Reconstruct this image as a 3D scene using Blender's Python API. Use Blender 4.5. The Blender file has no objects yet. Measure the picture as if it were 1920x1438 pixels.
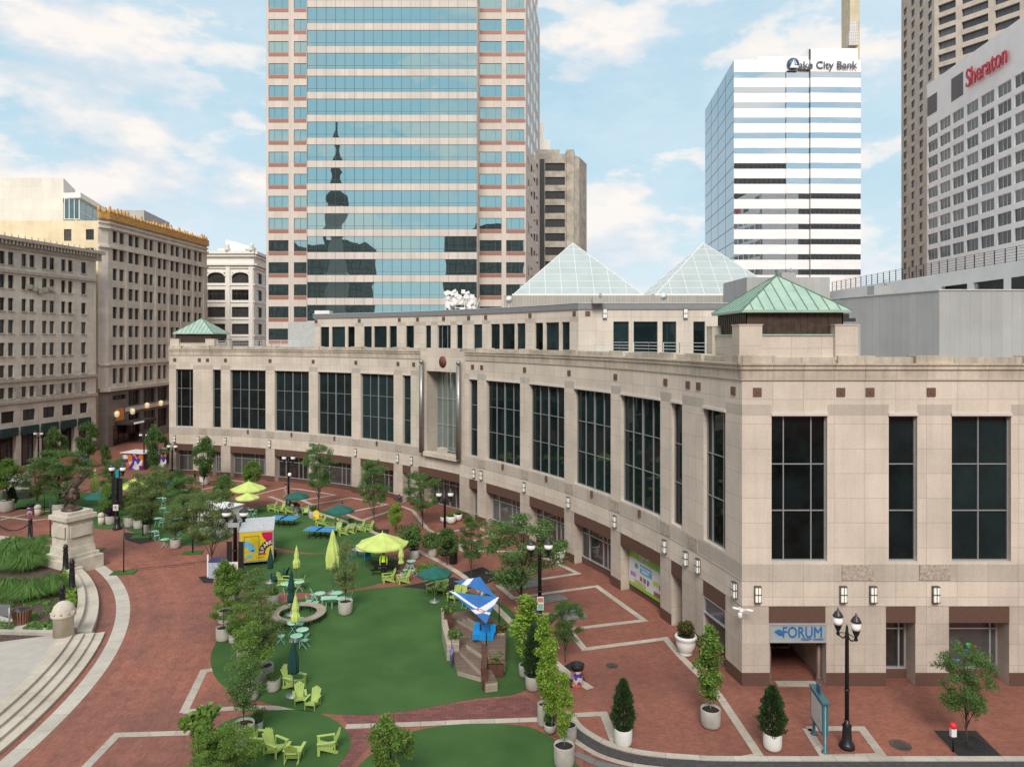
import bpy, bmesh, math, random
from mathutils import Vector, Matrix, noise as mnoise
R_ = math.radians
random.seed(7)
sc = bpy.context.scene
col = sc.collection
# ---- camera frame (metres; the origin is the centre of the circular plaza) ----
F = 1330.0; CX = 61.3; CY = -24.4; H = 18.7; HY = 636.0
def gp(px, py, z=0.0):
    d = F*(H-z)/(py-HY)
    return (CX+(px-960)*d/F, CY+d)
def dp(px, d): return (CX+(px-960)*d/F, CY+d)
def zz(py, d): return H-(py-HY)*d/F
def V3(p, z=0.0): return Vector((p[0], p[1], z))

# ---------------- materials ----------------
MATS = {}
def nodes_of(m):
    m.use_nodes = True
    return m.node_tree.nodes, m.node_tree.links, m.node_tree.nodes['Principled BSDF']
def mat(name, c, rough=0.7, metal=0.0, var=0.12, scale=3.0, bump=0.0, bscale=20.0, c2=None, spec=0.5, emis=None, detail=6.0, leaf=False):
    if name in MATS: return MATS[name]
    m = bpy.data.materials.new(name); N, L, b = nodes_of(m)
    b.inputs['Roughness'].default_value = rough; b.inputs['Metallic'].default_value = metal
    b.inputs['Specular IOR Level'].default_value = spec
    geo = N.new('ShaderNodeNewGeometry')
    nz = N.new('ShaderNodeTexNoise'); nz.inputs['Scale'].default_value = scale; nz.inputs['Detail'].default_value = detail
    L.new(geo.outputs['Position'], nz.inputs['Vector'])
    rp = N.new('ShaderNodeValToRGB')
    lo = tuple(x*(1-var) for x in c) if c2 is None else c2
    hi = tuple(min(1, x*(1+var)) for x in c)
    rp.color_ramp.elements[0].position = 0.3; rp.color_ramp.elements[1].position = 0.7
    rp.color_ramp.elements[0].color = (*lo, 1); rp.color_ramp.elements[1].color = (*hi, 1)
    L.new(nz.outputs['Fac'], rp.inputs['Fac'])
    out = rp.outputs['Color']
    L.new(out, b.inputs['Base Color'])
    if bump > 0:
        n2 = N.new('ShaderNodeTexNoise'); n2.inputs['Scale'].default_value = bscale; n2.inputs['Detail'].default_value = 4
        L.new(geo.outputs['Position'], n2.inputs['Vector'])
        bp = N.new('ShaderNodeBump'); bp.inputs['Strength'].default_value = bump; bp.inputs['Distance'].default_value = 0.05
        L.new(n2.outputs['Fac'], bp.inputs['Height']); L.new(bp.outputs['Normal'], b.inputs['Normal'])
    if emis:
        b.inputs['Emission Color'].default_value = (*emis[0], 1); b.inputs['Emission Strength'].default_value = emis[1]
    MATS[name] = m; return m

def mixc(N, L, fac, a, b_, mode='MIX'):
    x = N.new('ShaderNodeMix'); x.data_type = 'RGBA'; x.blend_type = mode
    for s, v in ((x.inputs[0], fac), (x.inputs[6], a), (x.inputs[7], b_)):
        if hasattr(v, 'links') or hasattr(v, 'is_linked'): L.new(v, s)
        else: s.default_value = v if not isinstance(v, tuple) else ((*v, 1) if len(v) == 3 else v)
    return x.outputs[2]
def mth(N, L, op, a, b_=None, c=None):
    x = N.new('ShaderNodeMath'); x.operation = op
    for i, v in enumerate((a, b_, c)):
        if v is None: continue
        if hasattr(v, 'is_linked'): L.new(v, x.inputs[i])
        else: x.inputs[i].default_value = v
    return x.outputs[0]
def noise_n(N, L, vec, scale, detail=5, rough=0.55):
    n = N.new('ShaderNodeTexNoise'); n.inputs['Scale'].default_value = scale; n.inputs['Detail'].default_value = detail
    n.inputs['Roughness'].default_value = rough
    L.new(vec, n.inputs['Vector']); return n.outputs['Fac']
def ramp(N, L, fac, *stops):
    r = N.new('ShaderNodeValToRGB'); e = r.color_ramp.elements
    while len(e) < len(stops): e.new(0.5)
    for el, (p, c) in zip(e, stops): el.position = p; el.color = (*c, 1) if len(c) == 3 else c
    L.new(fac, r.inputs['Fac']); return r.outputs['Color']

def panel_mat(name, c, pw, ph, joint=0.02, jdark=0.6, var=0.08, rough=0.75, offset=0.0, stain=0.25, grain=0.12, off=(0,0), bump=0.15, tone=0.06):
    """cladding or paving laid out on the mesh's UVs (metres)"""
    if name in MATS: return MATS[name]
    m = bpy.data.materials.new(name); N, L, b = nodes_of(m)
    b.inputs['Roughness'].default_value = rough
    uv = N.new('ShaderNodeUVMap'); uv.uv_map = 'UVMap'
    mp = N.new('ShaderNodeMapping'); mp.inputs['Location'].default_value = (off[0], off[1], 0)
    L.new(uv.outputs['UV'], mp.inputs['Vector'])
    br = N.new('ShaderNodeTexBrick'); br.offset = offset; br.squash = 1.0
    br.inputs['Scale'].default_value = 1.0; br.inputs['Mortar Size'].default_value = joint
    br.inputs['Mortar Smooth'].default_value = 0.2; br.inputs['Brick Width'].default_value = pw; br.inputs['Row Height'].default_value = ph
    br.inputs['Bias'].default_value = 0.0
    br.inputs['Color1'].default_value = (*[x*(1-tone) for x in c], 1); br.inputs['Color2'].default_value = (*[min(1, x*(1+tone)) for x in c], 1)
    br.inputs['Mortar'].default_value = (*[x*jdark for x in c], 1)
    L.new(mp.outputs['Vector'], br.inputs['Vector'])
    geo = N.new('ShaderNodeNewGeometry')
    g = noise_n(N, L, geo.outputs['Position'], 9.0, 6, 0.75)
    s = noise_n(N, L, geo.outputs['Position'], 0.35, 6, 0.6)
    o = mixc(N, L, 1.0, br.outputs['Color'], ramp(N, L, g, (0.3, (1-grain,)*3), (0.7, (1+grain*0.6,)*3)), 'MULTIPLY')
    o = mixc(N, L, stain, o, ramp(N, L, s, (0.3, (0.62, 0.60, 0.57)), (0.62, (1.08, 1.06, 1.04))), 'MULTIPLY')
    # vertical weathering streaks
    mp2 = N.new('ShaderNodeMapping'); mp2.inputs['Scale'].default_value = (2.2, 2.2, 0.12); L.new(geo.outputs['Position'], mp2.inputs['Vector'])
    st = noise_n(N, L, mp2.outputs['Vector'], 1.3, 5, 0.7)
    o = mixc(N, L, stain*0.8, o, ramp(N, L, st, (0.35, (0.78, 0.76, 0.74)), (0.55, (1.03, 1.03, 1.03))), 'MULTIPLY')
    L.new(o, b.inputs['Base Color'])
    bp = N.new('ShaderNodeBump'); bp.inputs['Strength'].default_value = bump; bp.inputs['Distance'].default_value = 0.02
    L.new(mth(N, L, 'ADD', mth(N, L, 'MULTIPLY', br.outputs['Fac'], -1.0), mth(N, L, 'MULTIPLY', g, 0.5)), bp.inputs['Height'])
    L.new(bp.outputs['Normal'], b.inputs['Normal'])
    MATS[name] = m; return m

def brick_mat(name, c, c2, bw=0.24, bh=0.12, dirt=0.5, angle=0.0, mort=(0.20,0.13,0.11), polar=None):
    if name in MATS: return MATS[name]
    m = bpy.data.materials.new(name); N, L, b = nodes_of(m)
    uv = N.new('ShaderNodeUVMap'); uv.uv_map = 'UVMap'
    mp = N.new('ShaderNodeMapping'); mp.inputs['Rotation'].default_value = (0, 0, angle)
    L.new(uv.outputs['UV'], mp.inputs['Vector'])
    br = N.new('ShaderNodeTexBrick'); br.inputs['Scale'].default_value = 1.0; br.inputs['Mortar Size'].default_value = 0.012
    br.inputs['Brick Width'].default_value = bw; br.inputs['Row Height'].default_value = bh; br.inputs['Mortar Smooth'].default_value = 0.4
    br.inputs['Color1'].default_value = (*c, 1); br.inputs['Color2'].default_value = (*c2, 1); br.inputs['Mortar'].default_value = (*mort, 1)
    L.new(mp.outputs['Vector'], br.inputs['Vector'])
    geo = N.new('ShaderNodeNewGeometry'); P = geo.outputs['Position']
    a = noise_n(N, L, P, 0.16, 5, 0.6); d = noise_n(N, L, P, 1.3, 6, 0.7); e = noise_n(N, L, P, 6.0, 4, 0.8)
    o = mixc(N, L, dirt, br.outputs['Color'], ramp(N, L, a, (0.30, (0.70, 0.68, 0.69)), (0.48, (0.97, 0.95, 0.93)), (0.68, (1.22, 1.12, 1.05))), 'MULTIPLY')
    o = mixc(N, L, dirt*0.8, o, ramp(N, L, d, (0.33, (0.72, 0.70, 0.70)), (0.62, (1.12, 1.10, 1.08))), 'MULTIPLY')
    o = mixc(N, L, 0.5, o, ramp(N, L, e, (0.35, (0.8, 0.8, 0.8)), (0.65, (1.15, 1.15, 1.15))), 'MULTIPLY')
    if polar:   # worn wheel tracks that follow the circular street
        vs_ = N.new('ShaderNodeVectorMath'); vs_.operation = 'SUBTRACT'; L.new(P, vs_.inputs[0]); vs_.inputs[1].default_value = (*polar, 0)
        ln = N.new('ShaderNodeVectorMath'); ln.operation = 'LENGTH'; L.new(vs_.outputs[0], ln.inputs[0])
        cb = N.new('ShaderNodeCombineXYZ'); L.new(mth(N, L, 'ADD', ln.outputs['Value'], mth(N, L, 'MULTIPLY', d, 0.8)), cb.inputs[0])
        tr = noise_n(N, L, cb.outputs[0], 0.9, 3, 0.6)
        o = mixc(N, L, 0.8, o, ramp(N, L, tr, (0.35, (0.84, 0.85, 0.87)), (0.5, (0.98, 0.98, 0.98)), (0.66, (1.20, 1.17, 1.14))), 'MULTIPLY')
    # pale scuffs
    sc2 = noise_n(N, L, P, 2.7, 8, 0.85)
    o = mixc(N, L, ramp(N, L, sc2, (0.66, (0, 0, 0)), (0.74, (0.30, 0.30, 0.30))), o, (0.42, 0.33, 0.29))
    L.new(o, b.inputs['Base Color'])
    rr = ramp(N, L, a, (0.3, (0.55,)*3), (0.7, (0.85,)*3)); L.new(rr, b.inputs['Roughness'])
    bp = N.new('ShaderNodeBump'); bp.inputs['Strength'].default_value = 0.3; bp.inputs['Distance'].default_value = 0.01
    L.new(mth(N, L, 'MULTIPLY', br.outputs['Fac'], -1.0), bp.inputs['Height']); L.new(bp.outputs['Normal'], b.inputs['Normal'])
    MATS[name] = m; return m

def glass_mat(name, c, rough=0.03, metal=0.0, wave=0.0, wscale=0.4, spec=0.5, vary=0.0):
    if name in MATS: return MATS[name]
    m = bpy.data.materials.new(name); N, L, b = nodes_of(m)
    b.inputs['Base Color'].default_value = (*c, 1); b.inputs['Roughness'].default_value = rough
    b.inputs['Metallic'].default_value = metal; b.inputs['Specular IOR Level'].default_value = spec
    geo = N.new('ShaderNodeNewGeometry')
    if vary > 0:
        oi = N.new('ShaderNodeObjectInfo')
        nz = noise_n(N, L, geo.outputs['Position'], 0.55, 3, 0.6)
        f = mth(N, L, 'ADD', mth(N, L, 'MULTIPLY', oi.outputs['Random'], 0.5), mth(N, L, 'MULTIPLY', nz, 0.5))
        L.new(ramp(N, L, f, (0.25, tuple(x*(1-vary) for x in c)), (0.75, tuple(min(1, x*(1+vary*1.6)+0.004) for x in c))), b.inputs['Base Color'])
    if wave > 0:
        n = N.new('ShaderNodeTexNoise'); n.inputs['Scale'].default_value = wscale; n.inputs['Detail'].default_value = 1
        L.new(geo.outputs['Position'], n.inputs['Vector'])
        bp = N.new('ShaderNodeBump'); bp.inputs['Strength'].default_value = wave; bp.inputs['Distance'].default_value = 0.1
        L.new(n.outputs['Fac'], bp.inputs['Height']); L.new(bp.outputs['Normal'], b.inputs['Normal'])
    MATS[name] = m; return m

def leaf_mat(name, dark, light, yellow=None, trans=0.35):
    if name in MATS: return MATS[name]
    m = bpy.data.materials.new(name); N, L, b = nodes_of(m)
    geo = N.new('ShaderNodeNewGeometry'); tc = N.new('ShaderNodeTexCoord')
    nz = noise_n(N, L, tc.outputs['Object'], 1.6, 3, 0.6)
    f = mth(N, L, 'ADD', mth(N, L, 'MULTIPLY', geo.outputs['Random Per Island'], 0.45), mth(N, L, 'MULTIPLY', nz, 0.55))
    c = ramp(N, L, f, (0.25, dark), (0.6, light), (0.85, yellow or light))
    L.new(c, b.inputs['Base Color']); b.inputs['Roughness'].default_value = 0.6; b.inputs['Specular IOR Level'].default_value = 0.25
    t = N.new('ShaderNodeBsdfTranslucent'); L.new(c, t.inputs['Color'])
    mx = N.new('ShaderNodeMixShader'); mx.inputs[0].default_value = trans
    out = N['Material Output'] if 'Material Output' in N else [n for n in N if n.type == 'OUTPUT_MATERIAL'][0]
    L.new(b.outputs[0], mx.inputs[1]); L.new(t.outputs[0], mx.inputs[2]); L.new(mx.outputs[0], out.inputs['Surface'])
    MATS[name] = m; return m

# ---------------- mesh builder ----------------
class MB:
    def __init__(s): s.v = []; s.f = []; s.uv = []; s.mi = []; s.m = 0; s.smooth = False; s.sm = []
    def face(s, pts, uv=None, m=None):
        i = len(s.v); s.v += [tuple(p) for p in pts]; s.f.append(tuple(range(i, i+len(pts))))
        if uv is None:
            P = [Vector(p) for p in pts]; n = (P[1]-P[0]).cross(P[-1]-P[0])
            ax, ay, az = abs(n.x), abs(n.y), abs(n.z)
            if az >= ax and az >= ay: uv = [(p.x, p.y) for p in P]
            elif ax > ay: uv = [(p.y, p.z) for p in P]
            else: uv = [(p.x, p.z) for p in P]
        s.uv.append(uv); s.mi.append(s.m if m is None else m); s.sm.append(s.smooth)
        return s
    def mesh_raw(s, vs, fs, m=None):
        i = len(s.v); s.v += [tuple(p) for p in vs]
        for f in fs:
            s.f.append(tuple(i+k for k in f)); P = [vs[k] for k in f]
            s.uv.append([(p[0]+p[1], p[2]) for p in P]); s.mi.append(s.m if m is None else m); s.sm.append(s.smooth)
        return s
    def box(s, c, d, rz=0.0, M=None, m=None, taper=1.0):
        hx, hy, hz = d[0]/2, d[1]/2, d[2]/2
        P = []
        for z in (-1, 1):
            k = taper if z > 0 else 1.0
            for x, y in ((-1,-1),(1,-1),(1,1),(-1,1)): P.append(Vector((x*hx*k, y*hy*k, z*hz)))
        Rm = Matrix.Rotation(rz, 3, 'Z') if M is None else M
        P = [Rm @ p + Vector(c) for p in P]
        for q, uvd in (((0,1,5,4),(d[0],d[2])),((1,2,6,5),(d[1],d[2])),((2,3,7,6),(d[0],d[2])),((3,0,4,7),(d[1],d[2])),((4,5,6,7),(d[0],d[1])),((3,2,1,0),(d[0],d[1]))):
            s.face([P[k] for k in q], [(0,0),(uvd[0],0),(uvd[0],uvd[1]),(0,uvd[1])], m)
        return s
    def bb(s, x0, x1, y0, y1, z0, z1, m=None):
        return s.box(((x0+x1)/2, (y0+y1)/2, (z0+z1)/2), (x1-x0, y1-y0, z1-z0), m=m)
    def bar(s, a, b, w, h=None, m=None, up=(0,0,1)):
        a, b = Vector(a), Vector(b); h = h or w; d = b-a; l = d.length
        if l < 1e-6: return s
        d.normalize(); u = Vector(up)
        if abs(d.dot(u)) > 0.98: u = Vector((0,1,0)) if abs(d.y) < 0.9 else Vector((1,0,0))
        x = d.cross(u).normalized(); z = x.cross(d)
        M = Matrix((x, d, z)).transposed()
        return s.box((a+b)/2, (w, l, h), M=M, m=m)
    def tube(s, a, b, r0, r1=None, n=8, caps=True, m=None):
        a, b = Vector(a), Vector(b); r1 = r0 if r1 is None else r1; d = (b-a)
        if d.length < 1e-6: return s
        d.normalize(); u = Vector((0,0,1)) if abs(d.z) < 0.95 else Vector((1,0,0))
        x = d.cross(u).normalized(); y = d.cross(x)
        A = [a+(x*math.cos(2*math.pi*k/n)+y*math.sin(2*math.pi*k/n))*r0 for k in range(n)]
        B = [b+(x*math.cos(2*math.pi*k/n)+y*math.sin(2*math.pi*k/n))*r1 for k in range(n)]
        fs = [((k+1)%n, k, n+k, n+(k+1)%n) for k in range(n)]
        if caps: fs += [tuple(range(n)), tuple(range(2*n-1, n-1, -1))]
        o = s.smooth; s.smooth = n > 5
        s.mesh_raw(A+B, fs, m); s.smooth = o
        return s
    def path(s, pts, r0, r1=None, n=6, m=None):
        r1 = r0 if r1 is None else r1; k = len(pts)-1
        for i in range(k): s.tube(pts[i], pts[i+1], r0+(r1-r0)*i/k, r0+(r1-r0)*(i+1)/k, n, True, m)
        return s
    def lathe(s, prof, n=24, c=(0,0,0), m=None, f=None):
        vs = []; fs = []
        for (r, z) in prof:
            for k in range(n):
                a = 2*math.pi*k/n; rr = r*(f(a, z) if f else 1)
                vs.append((c[0]+rr*math.cos(a), c[1]+rr*math.sin(a), c[2]+z))
        for i in range(len(prof)-1):
            for k in range(n): fs.append((i*n+k, i*n+(k+1)%n, (i+1)*n+(k+1)%n, (i+1)*n+k))
        if prof[-1][0] > 1e-4: fs.append(tuple((len(prof)-1)*n+k for k in range(n)))
        if prof[0][0] > 1e-4: fs.append(tuple(k for k in range(n-1, -1, -1)))
        o = s.smooth; s.smooth = True; s.mesh_raw(vs, fs, m); s.smooth = o
        return s
    def prism(s, poly, z0, z1, m=None, mt=None, ztop=None):
        n = len(poly); zt = ztop or [z1]*n
        area = sum(poly[i][0]*poly[(i+1)%n][1]-poly[(i+1)%n][0]*poly[i][1] for i in range(n))
        idx = list(range(n)) if area > 0 else list(range(n-1, -1, -1))
        l = 0
        for a, b in zip(idx, idx[1:]+idx[:1]):
            p, q = poly[a], poly[b]; dl = math.dist(p, q)
            s.face([(p[0],p[1],z0),(q[0],q[1],z0),(q[0],q[1],zt[b]),(p[0],p[1],zt[a])], [(l,z0),(l+dl,z0),(l+dl,zt[b]),(l,zt[a])], m); l += dl
        s.face([(poly[i][0],poly[i][1],zt[i]) for i in idx], m=m if mt is None else mt)
        return s
    def data(s, name, mats):
        me = bpy.data.meshes.new(name); me.from_pydata(s.v, [], s.f)
        uvl = me.uv_layers.new(name='UVMap'); flat = []
        for u in s.uv:
            for a in u: flat += [a[0], a[1]]
        uvl.data.foreach_set('uv', flat)
        for m in (mats if isinstance(mats, (list, tuple)) else [mats]): me.materials.append(m)
        me.polygons.foreach_set('material_index', s.mi); me.polygons.foreach_set('use_smooth', s.sm)
        me.update(); return me
def obj(name, mb, mats, parent=None, loc=None, rz=0.0, world=False):
    me = mb.data(name, mats) if isinstance(mb, MB) else mb
    o = bpy.data.objects.new(name, me); col.objects.link(o)
    if parent is not None: o.parent = parent
    if world and parent is not None: o.location = -Vector(parent.location)
    if loc is not None: o.location = loc
    o.rotation_euler.z = rz
    return o
def tag(o, label=None, cat=None, group=None, kind=None):
    if label: o['label'] = label
    if cat: o['category'] = cat
    if group: o['group'] = group
    if kind: o['kind'] = kind
    return o
def thing(name, label, cat, loc=(0,0,0), rz=0.0, group=None):
    o = bpy.data.objects.new(name, None); col.objects.link(o); o.empty_display_size = 0.3
    o.location = loc if len(loc) == 3 else (loc[0], loc[1], 0); o.rotation_euler.z = rz
    return tag(o, label, cat, group)
def kids(o): return KIDS.get(o.name, [])
def copy_thing(root, loc, rz=0.0, label=None, s=1.0, group=None):
    r = root.copy(); col.objects.link(r); r.location = loc if len(loc) == 3 else (loc[0], loc[1], 0)
    r.rotation_euler = (0, 0, rz); r.scale = (s, s, s) if not isinstance(s, tuple) else s
    if label: r['label'] = label
    if group: r['group'] = group
    for c in root.children:
        d = c.copy(); col.objects.link(d); d.parent = r
        for g in c.children:
            e = g.copy(); col.objects.link(e); e.parent = d
    return r
def struct(name, mb, mats, kind='structure'):
    o = obj(name, mb, mats); o['kind'] = kind; return o
def text_mesh(s, size, ext=0.03, bold=0.0, name='lettering', shear=0.0, width=None):
    cu = bpy.data.curves.new(name, 'FONT'); cu.body = s; cu.size = size; cu.extrude = ext; cu.offset = bold; cu.shear = shear
    cu.align_x = 'CENTER'; cu.align_y = 'CENTER'
    o = bpy.data.objects.new(name, cu); col.objects.link(o)
    dg = bpy.context.evaluated_depsgraph_get(); me = bpy.data.meshes.new_from_object(o.evaluated_get(dg))
    bpy.data.objects.remove(o); me.name = name
    xs = [v.co.x for v in me.vertices]; w = max(xs)-min(xs); mid = (max(xs)+min(xs))/2
    k = (width/w) if width else 1.0
    for v in me.vertices: v.co.x = (v.co.x-mid)*k
    return me
def text_obj(s, size, loc, yaw, m, parent=None, ext=0.03, bold=0.0, name='lettering', width=None, tilt=0.0, shear=0.0):
    me = text_mesh(s, size, ext, bold, name, shear, width); me.materials.append(m)
    o = bpy.data.objects.new(name, me); col.objects.link(o)
    if parent: o.parent = parent; loc = Vector(loc)-Vector(parent.location)
    o.location = loc; o.rotation_euler = (math.pi/2, tilt, yaw)
    return o

# ---------------- facades ----------------
class Flat:
    """a vertical wall line from p (left as seen from outside) towards q"""
    def __init__(s, p, q): s.p = Vector(p[:2]); d = Vector(q[:2])-s.p; s.L = d.length; s.u = d.normalized(); s.n = Vector((s.u.y, -s.u.x)); s.step = 1e9
    def at(s, a, off=0.0): return s.p+s.u*a+s.n*off
    def dirn(s, a): return s.u, s.n
class Arc:
    """concave arc about c; a = metres of arc; runs left to right as seen from the centre"""
    def __init__(s, c, R, t_left, t_right): s.c = Vector(c); s.R = R; s.t0 = t_left; s.t1 = t_right; s.L = R*(t_left-t_right); s.step = 1.6
    def at(s, a, off=0.0):
        t = s.t0-a/s.R; return s.c+Vector((math.cos(t), math.sin(t)))*(s.R-off)
    def dirn(s, a):
        t = s.t0-a/s.R; return Vector((math.sin(t), -math.cos(t))), Vector((-math.cos(t), -math.sin(t)))
def w3(fc, a, off, z): p = fc.at(a, off); return (p.x, p.y, z)
def wall(mb, fc, s0, s1, z0, z1, holes=(), depth=0.3, matf=None, zb=(), sb=(), off=0.0, back=None):
    S = {s0, s1, *[x for x in sb if s0 < x < s1]}; Z = {z0, z1, *[z for z in zb if z0 < z < z1]}
    for h in holes: S |= {h[0], h[1]}; Z |= {h[2], h[3]}
    S = sorted(x for x in S if s0-1e-6 <= x <= s1+1e-6); Z = sorted(z for z in Z if z0-1e-6 <= z <= z1+1e-6)
    SS = [S[0]]
    for a, b in zip(S, S[1:]):
        n = max(1, math.ceil((b-a)/fc.step)) if fc.step < 1e8 else 1
        SS += [a+(b-a)*k/n for k in range(1, n+1)]
    S = SS
    for a, b in zip(S, S[1:]):
        if b-a < 1e-4: continue
        for c, d in zip(Z, Z[1:]):
            if d-c < 1e-4: continue
            ms, mz = (a+b)/2, (c+d)/2
            if any(h[0] < ms < h[1] and h[2] < mz < h[3] for h in holes): continue
            mb.face([w3(fc,a,off,c), w3(fc,b,off,c), w3(fc,b,off,d), w3(fc,a,off,d)], [(a,c),(b,c),(b,d),(a,d)], matf(ms, mz) if matf else None)
    for h in holes:
        dd = h[4] if len(h) > 4 else depth
        a, b, c, d = h[:4]; mm = matf((a+b)/2, c-0.01 if c > 0.01 else 1.0) if matf else None
        n = max(1, math.ceil((b-a)/fc.step)) if fc.step < 1e8 else 1
        P = [a+(b-a)*k/n for k in range(n+1)]
        mb.face([w3(fc,a,off-dd,c), w3(fc,a,off,c), w3(fc,a,off,d), w3(fc,a,off-dd,d)][::-1], [(0,c),(dd,c),(dd,d),(0,d)], mm)
        mb.face([w3(fc,b,off,c), w3(fc,b,off-dd,c), w3(fc,b,off-dd,d), w3(fc,b,off,d)][::-1], [(0,c),(dd,c),(dd,d),(0,d)], mm)
        for p, q in zip(P, P[1:]):
            if c > 0.01: mb.face([w3(fc,p,off,c), w3(fc,q,off,c), w3(fc,q,off-dd,c), w3(fc,p,off-dd,c)], None, mm)
            mb.face([w3(fc,p,off-dd,d), w3(fc,q,off-dd,d), w3(fc,q,off,d), w3(fc,p,off,d)], None, mm)
def ledge(mb, fc, s0, s1, z0, z1, off, m=None, base=0.0, ends=True):
    """a moulding that stands `off` proud of the wall line"""
    n = max(1, math.ceil((s1-s0)/fc.step)) if fc.step < 1e8 else 1
    P = [s0+(s1-s0)*k/n for k in range(n+1)]
    for a, b in zip(P, P[1:]):
        mb.face([w3(fc,a,off,z0), w3(fc,b,off,z0), w3(fc,b,off,z1), w3(fc,a,off,z1)], [(a,z0),(b,z0),(b,z1),(a,z1)], m)
        mb.face([w3(fc,a,off,z1), w3(fc,b,off,z1), w3(fc,b,base,z1), w3(fc,a,base,z1)], [(a,0),(b,0),(b,off-base),(a,off-base)], m)
        mb.face([w3(fc,a,base,z0), w3(fc,b,base,z0), w3(fc,b,off,z0), w3(fc,a,off,z0)], [(a,0),(b,0),(b,off-base),(a,off-base)], m)
    if ends:
        mb.face([w3(fc,s0,base,z0), w3(fc,s0,off,z0), w3(fc,s0,off,z1), w3(fc,s0,base,z1)], [(0,z0),(off-base,z0),(off-base,z1),(0,z1)], m)
        mb.face([w3(fc,s1,off,z0), w3(fc,s1,base,z0), w3(fc,s1,base,z1), w3(fc,s1,off,z1)], [(0,z0),(off-base,z0),(off-base,z1),(0,z1)], m)
WCACHE = {}
def window(root, fc, s0, s1, z0, z1, depth, fm, gm, vx=(), hz=(), fw=0.07, fd=0.1, thick=(), name='window', pane='pane', tmul=2.4):
    """frame mesh + pane child; vx / hz are mullion positions as fractions; `thick` marks heavy mullions"""
    w, h = s1-s0, z1-z0
    key = (round(w,2), round(h,2), tuple(round(x,3) for x in vx), tuple(round(x,3) for x in hz), fm.name, gm.name, fw, fd, tuple(thick), name)
    if key not in WCACHE:
        a = MB()
        a.bb(-w/2, -w/2+fw, -fd, 0, 0, h); a.bb(w/2-fw, w/2, -fd, 0, 0, h)
        a.bb(-w/2+fw, w/2-fw, -fd, 0, 0, fw); a.bb(-w/2+fw, w/2-fw, -fd, 0, h-fw, h)
        for x in vx:
            k = tmul if x in thick else 1.0; c = -w/2+x*w
            a.bb(c-fw*k*0.4, c+fw*k*0.4, -fd*(1.15 if k > 1 else 0.9), 0, fw, h-fw)
        for y in hz: a.bb(-w/2+fw, w/2-fw, -fd*0.8, 0, y*h-fw*0.4, y*h+fw*0.4)
        g = MB(); g.face([(-w/2+fw*0.5,-0.02,fw*0.5),(w/2-fw*0.5,-0.02,fw*0.5),(w/2-fw*0.5,-0.02,h-fw*0.5),(-w/2+fw*0.5,-0.02,h-fw*0.5)])
        WCACHE[key] = (a.data(name, fm), g.data(pane, gm))
    A, G = WCACHE[key]
    sm = (s0+s1)/2; p = fc.at(sm, -depth); u, n = fc.dirn(sm)
    o = obj(name, A, None, root); o.location = Vector((p.x, p.y, z0))-Vector(root.location); o.rotation_euler.z = math.atan2(u.y, u.x)
    obj(pane, G, None, o)
    return o
# ---------------- world, sun, camera ----------------
w = bpy.data.worlds.new("World"); sc.world = w; w.use_nodes = True
N, L = w.node_tree.nodes, w.node_tree.links
bg = N['Background']; bg.inputs['Strength'].default_value = 1.0
CLX, CLY = 7.3, 0.4
SUN_EL, SUN_AZ = R_(42), R_(184)        # azimuth measured clockwise from +Y
sky = N.new('ShaderNodeTexSky'); sky.sky_type = 'NISHITA'; sky.sun_disc = False
sky.sun_elevation = SUN_EL; sky.sun_rotation = SUN_AZ; sky.air_density = 1.0; sky.dust_density = 1.2; sky.ozone_density = 1.2
tc = N.new('ShaderNodeTexCoord'); D = tc.outputs['Generated']
sp = N.new('ShaderNodeSeparateXYZ'); L.new(D, sp.inputs[0])
zpos = mth(N, L, 'MAXIMUM', sp.outputs['Z'], 0.0)
s_sky = mixc(N, L, 1.0, sky.outputs['Color'], (0.070, 0.076, 0.072), 'MULTIPLY')
# pull the clear sky towards a hazy cyan
haze = ramp(N, L, zpos, (0.0, (0.43, 0.51, 0.56)), (0.10, (0.40, 0.51, 0.565)), (0.25, (0.34, 0.49, 0.565)), (0.45, (0.31, 0.46, 0.55)), (0.8, (0.42, 0.52, 0.60)))
s_sky = mixc(N, L, 0.85, s_sky, haze)
mp = N.new('ShaderNodeMapping'); mp.inputs['Scale'].default_value = (4.2, 4.2, 9.5); mp.inputs['Location'].default_value = (CLX, CLY, 0.4); L.new(D, mp.inputs['Vector'])
n1 = noise_n(N, L, mp.outputs['Vector'], 1.25, 9, 0.55)
mp2 = N.new('ShaderNodeMapping'); mp2.inputs['Scale'].default_value = (4.2, 4.2, 9.5); mp2.inputs['Location'].default_value = (CLX, CLY, 0.78); L.new(D, mp2.inputs['Vector'])
n2 = noise_n(N, L, mp2.outputs['Vector'], 1.25, 5, 0.55)
mask = ramp(N, L, n1, (0.485, (0, 0, 0)), (0.53, (0.60,)*3), (0.60, (0.92,)*3))
shade = ramp(N, L, mth(N, L, 'SUBTRACT', n1, n2), (0.42, (0.66, 0.70, 0.76)), (0.5, (0.80, 0.80, 0.82)), (0.56, (0.93, 0.89, 0.86)))
sh = N.new('ShaderNodeMapRange'); sh.inputs[1].default_value = -0.14; sh.inputs[2].default_value = 0.14
L.new(mth(N, L, 'SUBTRACT', n1, n2), sh.inputs[0])
shade = ramp(N, L, sh.outputs[0], (0.10, (0.43, 0.48, 0.53)), (0.45, (0.52, 0.53, 0.55)), (0.85, (0.65, 0.60, 0.56)))
wis = noise_n(N, L, mp.outputs['Vector'], 0.6, 7, 0.7)
s_sky = mixc(N, L, ramp(N, L, wis, (0.42, (0, 0, 0)), (0.7, (0.5,)*3)), s_sky, (0.53, 0.57, 0.61))
s_all = mixc(N, L, mask, s_sky, shade)
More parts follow.
